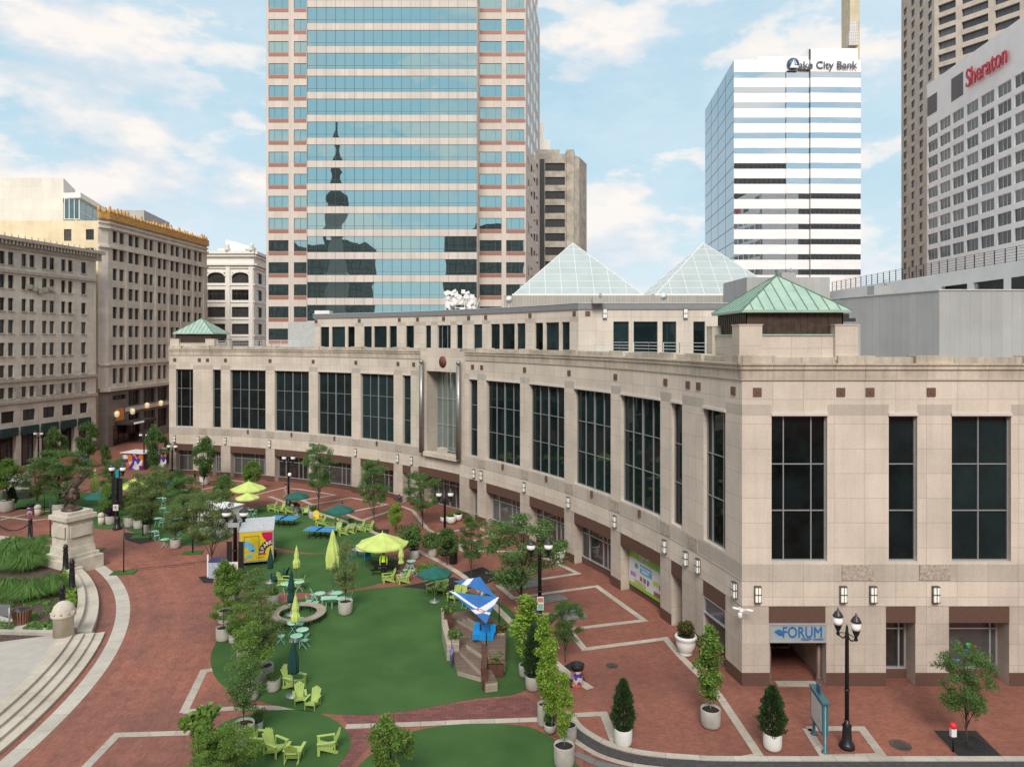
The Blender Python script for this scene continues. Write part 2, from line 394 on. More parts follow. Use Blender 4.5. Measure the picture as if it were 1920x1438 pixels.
# thin the clouds into haze right at the horizon
s_all = mixc(N, L, ramp(N, L, zpos, (0.0, (0.75,)*3), (0.12, (0.25,)*3), (0.2, (0, 0, 0))), s_all, (0.47, 0.55, 0.60))
L.new(s_all, bg.inputs['Color']); bg.inputs['Strength'].default_value = 1.6

sl = bpy.data.lights.new('sun', 'SUN'); sl.energy = 3.1; sl.angle = R_(22); sl.color = (1.0, 0.95, 0.88)
so = bpy.data.objects.new('sun', sl); col.objects.link(so)
sd = Vector((math.sin(SUN_AZ)*math.cos(SUN_EL), math.cos(SUN_AZ)*math.cos(SUN_EL), math.sin(SUN_EL)))
so.rotation_euler = sd.to_track_quat('Z', 'Y').to_euler(); so.location = (40, -60, 90)
cam = bpy.data.cameras.new('camera'); co = bpy.data.objects.new('camera', cam); col.objects.link(co); sc.camera = co
co.location = (CX, CY, H); co.rotation_euler = (math.pi/2, 0, 0); cam.sensor_width = 36; cam.lens = F/1920*36
cam.shift_y = -(719-HY)/1920; cam.clip_start = 0.5; cam.clip_end = 6000
sc.view_settings.view_transform = 'Standard'; sc.view_settings.look = 'None'; sc.view_settings.exposure = 0.0
sc.render.film_transparent = False
try:
    sc.cycles.max_bounces = 8; sc.cycles.transparent_max_bounces = 8; sc.cycles.caustics_reflective = False; sc.cycles.caustics_refractive = False
except Exception: pass

# ---------------- ground materials ----------------
M_BRICK = brick_mat('brick_paving', (0.310,0.103,0.064), (0.225,0.073,0.048), 0.22, 0.11, 0.75)
M_LANE = brick_mat('brick_lane', (0.335,0.115,0.073), (0.250,0.085,0.057), 0.26, 0.12, 0.9, polar=(1.0, 6.5))
M_DKBRICK = brick_mat('dark_brick', (0.15,0.055,0.05), (0.24,0.085,0.07), 0.42, 0.2, 0.5, mort=(0.06,0.04,0.04))
M_BAND = panel_mat('stone_band', (0.50,0.44,0.37), 1.2, 0.62, 0.018, 0.6, stain=0.55, grain=0.16, offset=0.0, tone=0.12)
M_BAND2 = panel_mat('pale_granite', (0.53,0.49,0.42), 1.5, 3.0, 0.015, 0.55, stain=0.5, grain=0.12, tone=0.10)
M_PLAZA = mat('plaza_concrete', (0.44,0.40,0.355), 0.85, var=0.07, scale=1.3, bump=0.05)
M_STEP = panel_mat('step_stone', (0.56,0.50,0.415), 1.9, 5.0, 0.014, 0.6, stain=0.5, grain=0.08, tone=0.05)
M_TURF = mat('artificial_turf', (0.068,0.142,0.042), 0.92, scale=0.35, bump=0.8, bscale=40, spec=0.15, c2=(0.048,0.110,0.033), detail=9)
M_MULCH = mat('mulch', (0.085,0.055,0.04), 0.95, var=0.5, scale=9, bump=0.8, bscale=18)
M_SOIL = mat('soil', (0.02,0.016,0.013), 0.95, var=0.4, scale=9)
M_ASPH = mat('asphalt', (0.06,0.056,0.055), 0.9, var=0.25, scale=5, bump=0.2)
M_SLATE = panel_mat('slate_slab', (0.19,0.19,0.18), 1.1, 1.1, 0.02, 0.5, stain=0.4)
M_IRON = mat('cast_iron', (0.03,0.03,0.032), 0.55, metal=0.3, var=0.3)

def crv(pts, n=6, closed=False):
    P = [Vector(p[:2]) for p in pts]; out = []
    m = len(P); rng = range(m if closed else m-1)
    for i in rng:
        if closed: a, b, c, d = P[(i-1) % m], P[i], P[(i+1) % m], P[(i+2) % m]
        else: a, b, c, d = P[max(0, i-1)], P[i], P[i+1], P[min(m-1, i+2)]
        for k in range(n):
            t = k/n
            out.append(0.5*((2*b)+(c-a)*t+(2*a-5*b+4*c-d)*t*t+(3*b-a-3*c+d)*t**3))
    if not closed: out.append(P[-1])
    return out
def ribbon(mb, pts, wd, z, closed=False, h=0.0, m=None):
    P = [Vector(p[:2]) for p in pts]; n = len(P); Lf = []; Rt = []; l = [0.0]
    for i in range(n):
        a = P[i-1] if (i > 0 or closed) else None; b = P[(i+1) % n] if (i < n-1 or closed) else None
        d1 = (P[i]-a).normalized() if a is not None else None; d2 = (b-P[i]).normalized() if b is not None else None
        d1 = d1 if d1 is not None else d2; d2 = d2 if d2 is not None else d1
        nrm = Vector((-d1.y, d1.x))+Vector((-d2.y, d2.x)); nrm.normalize()
        k = 1/max(0.35, nrm.dot(Vector((-d1.y, d1.x))))
        Lf.append(P[i]+nrm*wd/2*k); Rt.append(P[i]-nrm*wd/2*k)
    for i in range(n if closed else n-1):
        j = (i+1) % n; dl = (P[j]-P[i]).length
        s0, s1 = l[-1], l[-1]+dl; l.append(s1)
        mb.face([(*Rt[i], z), (*Rt[j], z), (*Lf[j], z), (*Lf[i], z)], [(s0,0.3-wd/2),(s1,0.3-wd/2),(s1,0.3+wd/2),(s0,0.3+wd/2)], m)
        if h > 0:
            mb.face([(*Rt[i], z-h), (*Rt[j], z-h), (*Rt[j], z), (*Rt[i], z)], [(s0,0),(s1,0),(s1,h),(s0,h)], m)
            mb.face([(*Lf[j], z-h), (*Lf[i], z-h), (*Lf[i], z), (*Lf[j], z)], [(s0,0),(s1,0),(s1,h),(s0,h)], m)
def G(pts, z=0.0): return [gp(x, y, z) for x, y in pts]
def poly(mb, pts, z, m=None):
    P = [Vector(p[:2]) for p in pts]; A = sum(P[i].x*P[(i+1) % len(P)].y-P[(i+1) % len(P)].x*P[i].y for i in range(len(P)))
    if A < 0: P = P[::-1]
    c = sum(P, Vector((0, 0)))/len(P)
    for i in range(len(P)):
        a, b = P[i], P[(i+1) % len(P)]
        mb.face([(*c, z), (*a, z), (*b, z)], [tuple(c), tuple(a), tuple(b)], m)
def annulus(mb, c, r0, r1, a0, a1, z0, z1, n=48, m=None, top=True):
    for k in range(n):
        t0 = R_(a0+(a1-a0)*k/n); t1 = R_(a0+(a1-a0)*(k+1)/n)
        q = lambda r, t, z: (c[0]+r*math.cos(t), c[1]+r*math.sin(t), z)
        s0, s1 = r1*t0, r1*t1
        mb.face([q(r0,t0,z1), q(r1,t0,z1), q(r1,t1,z1), q(r0,t1,z1)], [(s0,r0),(s0,r1),(s1,r1),(s1,r0)], m)
        if z1 > z0:
            mb.face([q(r1,t0,z0), q(r1,t1,z0), q(r1,t1,z1), q(r1,t0,z1)], [(s0,z0),(s1,z0),(s1,z1),(s0,z1)], m)
            mb.face([q(r0,t1,z0), q(r0,t0,z0), q(r0,t0,z1), q(r0,t1,z1)], [(s1,z0),(s0,z0),(s0,z1),(s1,z1)], m)
            if k == 0: mb.face([q(r0,t0,z0), q(r1,t0,z0), q(r1,t0,z1), q(r0,t0,z1)], None, m)
            if k == n-1: mb.face([q(r1,t1,z0), q(r0,t1,z0), q(r0,t1,z1), q(r1,t1,z1)], None, m)

C2 = (1.0, 6.5)
g = MB(); S = 3000
g.face([(-S,-S,0),(S,-S,0),(S,S,0),(-S,S,0)], [(-S,-S),(S,-S),(S,S),(-S,S)])
struct('ground', g, M_BRICK)
g = MB(); annulus(g, C2, 34.0, 46.8, -60, 100, 0.004, 0.004, 120); struct('circular_street', g, M_LANE)
g = MB(); annulus(g, C2, 37.6, 38.45, -60, 100, 0.008, 0.012, 160); struct('stone_ring', g, M_BAND2)
# steps of the raised plaza
g = MB()
for k, (r0, r1, z) in enumerate(((36.72,37.25,0.15),(36.2,36.72,0.31),(35.68,36.2,0.47),(34.9,35.68,0.63))):
    annulus(g, C2, r0 if k < 3 else 34.9, r1, -62, 21.3-(0 if k > 2 else (2-k)*-0.5), 0.0, z, 90)
struct('steps', g, M_STEP)
g = MB(); annulus(g, C2, 10, 34.9, -62, 21.2, 0.62, 0.62, 60)
poly(g, [(1,6.6),(30,19.4),(33.6,19.4),(10,30),(0,19.4)], 0.615)
struct('raised_plaza', g, M_PLAZA)
g = MB(); annulus(g, C2, 12, 35.3, 21.6, 96, 0.50, 0.50, 60); struct('planting_bed', g, M_MULCH)
g = MB(); annulus(g, C2, 35.3, 36.55, 22.0, 45.5, 0.0, 0.42, 40); annulus(g, C2, 35.3, 35.75, 22.0, 45.5, 0.43, 0.72, 40)
annulus(g, C2, 35.3, 36.2, 52.0, 96, 0.0, 0.56, 60)
t = thing('garden_wall', 'low curved two tier limestone wall edging the monument planting bed', 'wall', (33,25,0))
obj('coping', g, M_STEP, t, world=True)
g = MB(); ribbon(g, [gp(-60,1183,0.6), gp(108,1187,0.6)], 0.35, 0.70, h=0.2); struct('bed_edging', g, M_BAND2)

# artificial lawns
def lawn(name, px, n=5, z=0.02):
    g = MB(); P = crv(G(px), n, True); poly(g, P, z)
    ribbon(g, P, 0.05, z+0.001, True, 0.03); o = struct(name, g, M_TURF); return o
lawn('main_lawn', [(397,1225),(404,1268),(435,1295),(480,1311),(550,1329),(625,1338),(710,1338),(800,1326),(890,1309),(968,1300),(1010,1270),(1005,1215),(975,1160),(925,1125),(850,1104),(760,1099),(680,1106),(610,1117),(545,1127),(480,1146),(425,1180)])
lawn('middle_lawn', [(420,1090),(455,1052),(510,1036),(583,1039),(662,1035),(705,1037),(740,1050),(742,1075),(720,1090),(680,1101),(615,1111),(540,1110),(470,1110)])
lawn('upper_lawn', [(452,985),(462,962),(500,948),(570,950),(640,968),(700,984),(705,1004),(680,1025),(614,1036),(561,1034),(500,1020),(462,1005)])
lawn('far_lawn', [(228,985),(225,950),(262,925),(340,918),(420,930),(442,960),(440,1000),(400,1018),(340,1022),(280,1008)])
lawn('kiosk_lawn', [(5,955),(0,925),(60,915),(150,922),(205,940),(220,975),(205,992),(150,985),(100,968),(60,950)])
lawn('small_lawn', [(363,1438),(380,1390),(420,1355),(480,1337),(557,1331),(617,1345),(652,1375),(655,1402),(635,1432),(600,1470),(480,1500),(390,1480)])
lawn('front_lawn', [(668,1450),(700,1412),(746,1382),(800,1366),(868,1358),(940,1358),(1000,1366),(1050,1396),(1075,1425),(1090,1470),(900,1540),(700,1510)])

# stone bands in the brick
g = MB(); BW = 0.42
for i, pl in enumerate([
  [(1424,1417),(1345,1299),(1308,1262),(1274,1228),(1248,1197),(1096,1217),(1074,1190),(1064,1180),(1208,1163),(1119,1099),(962,1121),(935,1098),(1084,1075),(998,1034),(868,1033),(856,1024),(928,1001),(893,989),(815,1001),(800,990),(774,957),(755,950),(678,976),(645,962),(725,946),(658,933),(585,946),(567,938),(628,928),(560,917),(530,915),(470,930)],
  [(344,1336),(382,1258),(404,1255)], [(344,1334),(469,1326),(560,1328)],
  [(140,1460),(219,1378),(356,1374)], [(648,1362),(770,1358),(860,1354),(1010,1349)],
  [(1073,1341),(1132,1338),(1153,1392)], 
  [(1513,1366),(1616,1366),(1654,1417),(1547,1420),(1513,1366)],
  [(1395,1422),(1424,1417)],
  [(868,1078),(905,1066),(944,1087)],
  [(955,1163),(1000,1152),(1050,1150)],
  [(0,975),(60,962),(95,957)], [(0,968),(62,976),(130,968)],
  [(300,905),(420,899),(470,905)], [(250,900),(360,922),(440,905)],
 ]):
    ribbon(g, G(pl), BW, 0.012+0.0012*i)
# border along the lawns
ribbon(g, crv(G([(505,931),(560,951),(640,976),(720,1006),(780,1031),(868,1080),(948,1157),(1000,1205),(1056,1256),(1107,1292)]), 5), 0.5, 0.034)
struct('stone_bands', g, M_BAND)
g = MB()
kpts = [(1066,1334),(1087,1363),(1122,1386),(1156,1400),(1208,1412),(1294,1420),(1400,1423),(1920,1423),(2300,1423)]
K = crv(G(kpts), 6)
ribbon(g, K, 0.34, 0.05, h=0.06)
struct('kerb', g, M_BAND2)
def shift(P, dy): return [Vector((p[0]-dy*0.45 if i < 30 else p[0], p[1]-dy)) for i, p in enumerate(P)]
g = MB(); ribbon(g, shift(K, 0.5), 0.62, 0.022); struct('gutter', g, M_ASPH)
g = MB(); ribbon(g, shift(K, 0.98), 0.3, 0.026); struct('gutter_edge', g, M_BAND)
g = MB(); ribbon(g, G([(1077,1412),(1120,1432),(1300,1470)]), 0.4, 0.03); struct('crossing_band', g, M_SLATE)
# dark tooled brick crossing
g = MB(); poly(g, G([(655,1362),(640,1340),(720,1340),(860,1318),(985,1303),(1040,1345),(1010,1352),(850,1353)]), 0.006); struct('tactile_brick', g, M_DKBRICK)
g = MB(); poly(g, G([(650,1368),(735,1365),(690,1400),(655,1440),(625,1440)]), 0.0065); struct('tactile_path', g, M_DKBRICK)
g = MB(); poly(g, G([(1095,1405),(1180,1425),(1420,1440),(1420,1500),(1090,1500)]), 0.005); struct('crossing', g, M_DKBRICK)
# planting squares and slabs
g = MB()
for q in ([(862,1075),(905,1063),(943,1083),(893,1101)], [(950,1160),(1000,1148),(1045,1160),(1010,1190),(975,1180)], [(232,998),(270,1002),(300,1012),(262,1020),(235,1012)], [(372,1082),(400,1078),(400,1093),(382,1093)], [(750,1100),(850,1082),(895,1100),(850,1110)], [(1075,1240),(1102,1283),(1070,1290),(1055,1250)],
          [(700,993),(730,992),(728,1003),(704,1001)]):
    poly(g, G(q), 0.026)
struct('tree_beds', g, M_SOIL)
g = MB()
for q in ([(940,1094),(1010,1082),(1020,1098),(958,1108)], [(983,1123),(1052,1113),(1066,1124),(1000,1135)], [(1040,1140),(1080,1130),(1104,1158),(1052,1165)]): poly(g, G(q), 0.027)
struct('stone_slabs', g, M_SLATE)
# long drain slot across the lane
g = MB(); ribbon(g, G([(247,1067),(330,1059),(395,1050)]), 0.10, 0.02); ribbon(g, G([(247,1070),(330,1062),(395,1053)]), 0.06, 0.021)
struct('drain_channel', g, M_IRON)
for (x, y, r, lb) in ((1147.6,1247.6,0.36,'dark round manhole cover in open brick pavement near the blue and orange litter bin'),(1688.4,1396.5,0.47,'large round manhole cover between the teal map board and the red meter')):
    p = gp(x, y); t = thing('manhole_cover', lb, 'manhole', (*p, 0.0), group='manhole covers in the brick')
    g = MB(); g.lathe([(r, 0.0), (r, 0.022), (r*0.93, 0.022), (r*0.92, 0.015), (r*0.3, 0.017), (0.0, 0.018)], 28)
    obj('cover', g, mat('manhole_iron', (0.10,0.075,0.065), 0.7, metal=0.2, var=0.3, scale=20), t)
    for k in range(4):
        b = MB(); b.box((0, (k-1.5)*r*0.36, 0.022), (r*1.25*(1-abs(k-1.5)*0.25), 0.03, 0.008)); obj('rib', b, M_IRON, t)
# ================= the curved stone building =================
SC = (0.65,0.565,0.475)
M_ST = panel_mat('mall_stone', SC, 1.66, 1.332, 0.013, 0.62, stain=0.36, grain=0.10, off=(0.0, -0.80))
M_STD = panel_mat('mall_stone_dark', (0.50,0.44,0.375), 1.66, 2.6, 0.012, 0.62, stain=0.4, grain=0.12)
M_STL = panel_mat('mall_stone_lower', (0.54,0.465,0.395), 1.66, 1.12, 0.012, 0.65, stain=0.5, grain=0.12)
M_STC = panel_mat('weathered_coping', (0.56,0.49,0.40), 1.66, 4.0, 0.015, 0.5, stain=0.95, grain=0.14)
M_ROCK = mat('rough_stone', (0.40,0.34,0.28), 0.9, var=0.3, scale=6, bump=1.0, bscale=9)
M_BRN = mat('brown_granite', (0.115,0.062,0.045), 0.55, var=0.3, scale=25, spec=0.4)
M_BRNT = mat('bronze_tile', (0.14,0.075,0.055), 0.6, var=0.2, scale=20)
M_GL = glass_mat('dark_glass', (0.006,0.013,0.014), 0.02, wave=0.08, wscale=0.5, spec=0.24, vary=0.9)
M_GLS = glass_mat('shop_glass', (0.040,0.042,0.042), 0.04, wave=0.06, wscale=0.5, spec=0.9, vary=0.8)
M_MUL = mat('grey_mullion', (0.36,0.365,0.365), 0.45, metal=0.4, var=0.05)
M_FRM = mat('dark_frame', (0.05,0.05,0.05), 0.5, metal=0.3, var=0.1)
M_ALU = mat('aluminium', (0.60,0.60,0.60), 0.4, metal=0.6, var=0.05)
M_WHT = mat('white_paint', (0.78,0.77,0.74), 0.5, var=0.04)
M_LAMPG = mat('lit_opal_glass', (0.8,0.79,0.74), 0.3, var=0.02, emis=((1.0,0.96,0.88), 0.22))
M_COP = None
def copper():
    m = bpy.data.materials.new('patina_copper'); N, L, b = nodes_of(m)
    geo = N.new('ShaderNodeNewGeometry'); n = noise_n(N, L, geo.outputs['Position'], 0.9, 6, 0.7)
    L.new(ramp(N, L, n, (0.3, (0.27,0.40,0.31)), (0.55, (0.36,0.50,0.40)), (0.8, (0.44,0.57,0.47))), b.inputs['Base Color'])
    b.inputs['Roughness'].default_value = 0.6; return m
M_COP = copper()
M_COPS = mat('copper_seam', (0.12,0.20,0.15), 0.6, var=0.2)
M_BRZ = mat('bronze_cladding', (0.06,0.035,0.025), 0.55, var=0.35, scale=4, metal=0.2)
M_ROOF = mat('roof_membrane', (0.33,0.33,0.33), 0.9, var=0.1)
M_GREYW = panel_mat('grey_metal_siding', (0.42,0.41,0.395), 0.75, 30.0, 0.02, 0.8, stain=0.25, grain=0.04, rough=0.55)
M_TAN = panel_mat('ribbed_siding', (0.42,0.38,0.33), 0.35, 9.0, 0.03, 0.7, stain=0.2)

MALL = thing('curved_stone_building', 'beige stone clad curved building with tall dark windows and green copper corner roofs', 'building', (53,53,0))
arc = Arc((0,0), 75.0, R_(79.34), R_(10.66))          # s runs from the far left corner to the near right corner
Xc, Yc = 75*math.cos(R_(10.66)), 75*math.sin(R_(10.66))
side = Flat((Xc, Yc), (Xc+60, Yc))                    # the frontage that faces the camera
LEN = arc.L
# bays: (start, end) in degrees for one half, mirrored about 45 degrees; kind
deg = [(78.52,76.47,'c3'),(74.07,73.08,'n'),(71.89,67.45,'w'),(66.29,61.87,'w'),(60.68,56.25,'w'),(55.05,50.66,'w'),(49.45,48.39,'n'),(40.66,39.62,'n'),(38.45,34.17,'w'),(32.97,28.75,'w'),(27.55,23.39,'w'),(22.28,18.13,'w'),(17.01,15.98,'n'),(13.98,12.05,'c3')]
bays = [(75*R_(79.34-a), 75*R_(79.34-b), k) for a, b, k in deg]
bays.sort()
Z_PT, Z_WT, Z_WB = 17.5, 14.57, 6.70
sbays = [(1.60,4.60,'s3'),(7.92,9.46,'s1'),(11.32,14.52,'s2'),(18.0,21.2,'s2'),(24.7,27.9,'s2')]
SQ = 0.46
def stone(piers):
    def f(s, z):
        if z < 0.72: return 3
        if z < 4.32: return 2
        if 5.70 < z < 6.56: return 1
        if 14.57 < z < 15.17: return 1 if not any(a < s < b for a, b, k in piers) else 0
        if z > 16.5: return 0
        return 0
    return f
mb = MB()
ent = (75*R_(79.34-46.27), 75*R_(79.34-43.4))         # entrance recess
holes = [(a, b, Z_WB, Z_WT, 0.35) for a, b, k in bays]
gb = [(a, b, k) for a, b, k in bays]
gholes = [(a, b, 0.0, 3.42, 1.5) for a, b, k in bays]+[(ent[0]-1.4, ent[1]+1.9, 0.0, 3.6, 2.2)]
E0, E1 = 75*R_(79.34-46.75), 75*R_(79.34-41.45)
holes.append((E0+0.6, E1-0.6, 6.2, 15.2, 1.9))
mf = stone(bays)
mfe = lambda s, z: 1 if z < 4.32 and False else mf(s, z)
wall(mb, arc, 0, LEN, 0, 17.4, holes+gholes, 0.35, mf, zb=(0.72,4.32,5.70,6.56,15.17,16.5))
mb2 = MB()
sh = [(a, b, Z_WB, Z_WT, 0.35) for a, b, k in sbays]+[(sbays[0][0]-0.1, sbays[0][1]-0.05, 0.0, 3.4, 5.0)]+[(a-0.15, b-0.1, 0.0, 3.42, 1.3) for a, b, k in sbays[1:]]
wall(mb, side, 0, 60, 0, 17.4, sh, 0.35, stone(sbays), zb=(0.72,4.32,5.70,6.56,15.17,16.5))
# the unseen west face, so the block is whole
west = Flat((Yc, Xc+60), (Yc, Xc)); wall(mb, west, 0, 60, 0, 17.4, (), 0.3, stone([]), zb=(0.72,4.32,5.70,6.56))
obj('wall', mb, [M_ST, M_STD, M_STL, M_BRN], MALL, world=True)
# mouldings, cornice steps, parapet blocks, window heads
mb = MB()
for fc, L0, L1, ee in ((arc, 0, E0-0.4, 1), (arc, E1+0.4, LEN+0.08, 1), (side, -0.08, 60, 0)):
    ledge(mb, fc, L0, L1, 16.48, 16.56, 0.07, 1); ledge(mb, fc, L0, L1, 16.56, 17.06, 0.05); ledge(mb, fc, L0, L1, 17.06, 17.30, 0.13); ledge(mb, fc, L0, L1, 17.30, 17.40, 0.20)
for fc, L0, L1 in ((arc, 0, LEN), (side, 0, 60)):
    ledge(mb, fc, L0, L1, 17.40, 17.72, -0.25, 0, base=-0.8)
    ledge(mb, fc, L0, L1, 5.66, 5.70, 0.03, 1)
    ledge(mb, fc, L0, L1, 4.30, 4.335, 0.02, 1)
def blocks(fc, cs, wd): 
    for c in cs: ledge(mb, fc, c-wd/2, c+wd/2, 17.40, 17.80, 0.0, 0, base=-0.9)
pc = [(bays[i][1]+bays[i+1][0])/2 for i in range(len(bays)-1) if i != 6]+[0.9, LEN-0.9]
blocks(arc, pc, 1.9); blocks(side, [0.8,6.2,10.4,16.3,23,29], 2.0)
obj('cornice', mb, [M_STC, M_STD], MALL, world=True)
def lpart(name, m, *a, **k):
    mb = MB(); ledge(mb, *a, **k); return obj(name, mb, m, MALL, world=True)
M_HEAD = mat('head_moulding', (0.62,0.56,0.50), 0.5, var=0.05)
for a, b, k in bays: lpart('window_head', M_HEAD, arc, a-0.03, b+0.03, 14.57, 14.72, 0.09)
for a, b, k in sbays: lpart('window_head', M_HEAD, side, a-0.03, b+0.03, 14.57, 14.72, 0.09)
for i, c in enumerate(pc[:-2]): lpart('rough_block', M_ROCK, arc, c-0.6, c+0.6, 5.72, 6.54, 0.05)
for c in (6.23, 10.4, 16.3, 23): lpart('rough_block', M_ROCK, side, c-0.84, c+0.84, 5.72, 6.54, 0.06)
for a, b, k in bays: lpart('granite_spandrel', M_BRN, arc, a, b, 3.42, 4.31, 0.02, base=-0.25)
lpart('granite_spandrel', M_BRN, arc, ent[0]-1.4, ent[1]+1.9, 3.6, 4.5, 0.03)
for a, b, k in sbays: lpart('granite_spandrel', M_BRN, side, a-0.15, b-0.1, 3.42, 4.31, 0.02)
# brown square tiles of the frieze
tile = MB(); tile.box((0, -0.03, 0), (SQ, 0.06, SQ)); tile.box((0, -0.075, 0), (0.12, 0.03, 0.12)); tile_me = tile.data('frieze_tile', M_BRNT)
def put(me, fc, s, z, off=0.0, name='frieze_tile', root=MALL):
    p = fc.at(s, off); u, n = fc.dirn(s); o = obj(name, me, None, root); o.location = Vector((p.x, p.y, z))-Vector(root.location); o.rotation_euler.z = math.atan2(u.y, u.x); return o
fr = []
for i in range(len(bays)-1):
    if i == 6: continue
    c = (bays[i][1]+bays[i+1][0])/2
    if bays[i][2] == 'c3' or bays[i+1][2] == 'c3': fr += [c-0.55, c+0.75]
    else: fr.append(c)
fr += [0.9, LEN-0.9, E0-1.6, E1+1.6]
for s in fr: put(tile_me, arc, s, 15.85)
for s in (0.82, 5.32, 6.9, 10.2, 15.9, 22.8): put(tile_me, side, s, 15.85)
small = MB(); small.box((0, -0.05, 0), (0.22, 0.16, 0.5)); small_me = small.data('mullion_boss', M_BRNT)
# wall lanterns
def sconce():
    f = MB(); f.lathe([(0.20,0.0),(0.20,0.05)], 16); f2 = MB()
    for z in (-0.44, 0.0, 0.44):
        f2.box((0,-0.13,z), (0.44, 0.24, 0.05))
    for x in (-0.20, 0, 0.20): f2.box((x,-0.24 if x == 0 else -0.14, 0), (0.035, 0.035, 0.88))
    f2.box((0,-0.02,0), (0.40, 0.04, 0.9))
    g = MB()
    for z0, z1 in ((-0.415,-0.025),(0.025,0.415)): g.bb(-0.165,0.165,-0.22,-0.04,z0,z1)
    return f2.data('wall_lamp', mat('lamp_bronze', (0.13,0.11,0.09), 0.5, metal=0.4)), g.data('lamp_glass', M_LAMPG)
SF, SG = sconce()
def put_sconce(fc, s, z=4.98):
    o = put(SF, fc, s, z, 0.01, 'wall_lamp'); o.scale = (0.82,0.9,0.95); obj('lamp_glass', SG, None, o)
lam = []
for i in range(len(bays)-1):
    if i == 6: continue
    c = (bays[i][1]+bays[i+1][0])/2
    if bays[i][2] == 'c3' or bays[i+1][2] == 'c3': lam += [c-0.7, c+0.8]
    else: lam.append(c)
for s in lam+[0.9, LEN-0.62, E0-1.9, E1+1.9]: put_sconce(arc, s)
for s in (0.82, 5.42, 7.03, 10.4, 15.55, 22.8): put_sconce(side, s)
# upper windows
HZ = (0.345, 0.665)
for a, b, k in bays:
    vx = {'c3': (0.25,0.76), 'n': (), 'w': (0.25,0.5,0.75)}[k]
    window(MALL, arc, a, b, Z_WB, Z_WT, 0.33, M_MUL, M_GL, vx, HZ, fw=0.06, fd=0.12, thick=(0.5,) if k == 'w' else ())
    if k == 'w': put(small_me, arc, (a+b)/2, 6.35, name='mullion_boss')
for a, b, k in sbays:
    vx = {'s3': (0.24,0.74), 's1': (), 's2': (0.49,)}[k]
    window(MALL, side, a, b, Z_WB, Z_WT, 0.33, M_MUL, M_GL, vx, HZ, fw=0.07, fd=0.12)
# ground floor shopfronts
for i, (a, b, k) in enumerate(bays):
    if i in (13, 12): continue
    if k == 'w': 
        o = window(MALL, arc, a, b, 0.55, 3.42, 0.8, M_ALU, M_GLS, (0.22,0.60,0.72,0.86), (0.72,), fw=0.08, fd=0.14, name='shopfront')
    else: window(MALL, arc, a, b, 0.55, 3.42, 0.8, M_ALU, M_GLS, (0.5,) if k == 'c3' else (0.3,), (0.72,), fw=0.07, fd=0.12, name='shopfront')
for i, (a, b, k) in enumerate(bays):
    if i != 13: lpart('plinth', M_BRN, arc, a, b, 0.0, 0.55, -0.74, base=-1.5, ends=False)
for a, b, k in sbays[1:]: lpart('plinth', M_BRN, side, a-0.15, b-0.1, 0.0, 0.5, -0.9, base=-1.3, ends=False)
for (a, b, k) in sbays[1:]:
    window(MALL, side, a-0.15, b-0.1, 0.5, 3.42, 1.1, M_ALU, M_GLS, (0.76,) if k == 's1' else (0.05,0.88), (0.76,), fw=0.09, fd=0.16, name='shopfront')
# narrow doorway near the right corner, and the angled transom bay
a, b, k = bays[12]; window(MALL, arc, a, b, 0.02, 3.42, 1.2, M_MUL, M_GLS, (0.55,), (), fw=0.07, fd=0.12, name='doorway')
a, b, k = bays[13]; window(MALL, arc, a, b, 2.35, 3.36, 0.1, M_ALU, glass_mat('sky_glass', (0.16,0.19,0.24), 0.08, metal=0.6), (), (), fw=0.08, fd=0.1, name='transom')
mb = MB(); ledge(mb, arc, a, b, 0, 3.4, -1.45, base=-1.5); obj('dark_recess', mb, M_FRM, MALL, world=True)
# corner entrance: lit transom sign, columns, passage floor
x0, x1 = sbays[0][0]-0.1, sbays[0][1]-0.05
M_SIGNG = mat('frosted_sign', (0.30,0.36,0.38), 0.3, var=0.05)
mb = MB(); ledge(mb, side, x0, x1, 2.46, 3.30, 0.02, base=-0.06); sg = obj('sign_panel', mb, M_SIGNG, MALL, world=True)
mb = MB()
for z in (2.36, 3.30): ledge(mb, side, x0-0.02, x1+0.02, z, z+0.1, 0.07, base=-0.1)
for s in (x0, x1-0.08): ledge(mb, side, s, s+0.08, 2.46, 3.30, 0.06, base=-0.1)
obj('sign_frame', mb, M_ALU, MALL, world=True)
mid = side.at((x0+x1)/2, 0.05)
M_BLUE = mat('sign_blue', (0.02,0.13,0.36), 0.5, var=0.03)
text_obj('FORUM', 0.82, (mid.x+0.22, mid.y, 2.90), 0, M_BLUE, MALL, 0.02, 0.0, 'sign_lettering', width=2.1)
text_obj('CREDIT UNION', 0.17, (mid.x+0.75, mid.y-0.0, 2.54), 0, M_BLUE, MALL, 0.01, 0.0, 'sign_lettering', width=1.2)
mb = MB()
for k in range(3): mb.mesh_raw([(mid.x-1.30+0.1*k, mid.y-0.03-0.004*k, 2.98-0.05*k), (mid.x-1.0+0.06*k, mid.y-0.03-0.004*k, 2.76), (mid.x-0.78, mid.y-0.03-0.004*k, 2.95-0.03*k), (mid.x-1.05+0.05*k, mid.y-0.03-0.004*k, 3.10-0.02*k)], [(0,1,2,3)])
obj('sign_emblem', mb, M_BLUE, MALL, world=True)
mb = MB()
for s in (x0+0.16, x1-0.18):
    p = side.at(s, -0.55); mb.lathe([(0.16,0.0),(0.16,0.25),(0.11,0.32),(0.11,2.3)], 14, (p.x, p.y, 0)); mb.bb(p.x-0.2, p.x+0.2, p.y-0.2, p.y+0.2, 0, 0.12)
obj('entrance_columns', mb, mat('brown_column', (0.16,0.10,0.08), 0.5), MALL, world=True)
mb = MB(); a, b = side.at(x0, -5.0), side.at(x1, -5.0); mb.face([(a.x,a.y,0),(b.x,b.y,0),(b.x,b.y,3.4),(a.x,a.y,3.4)])
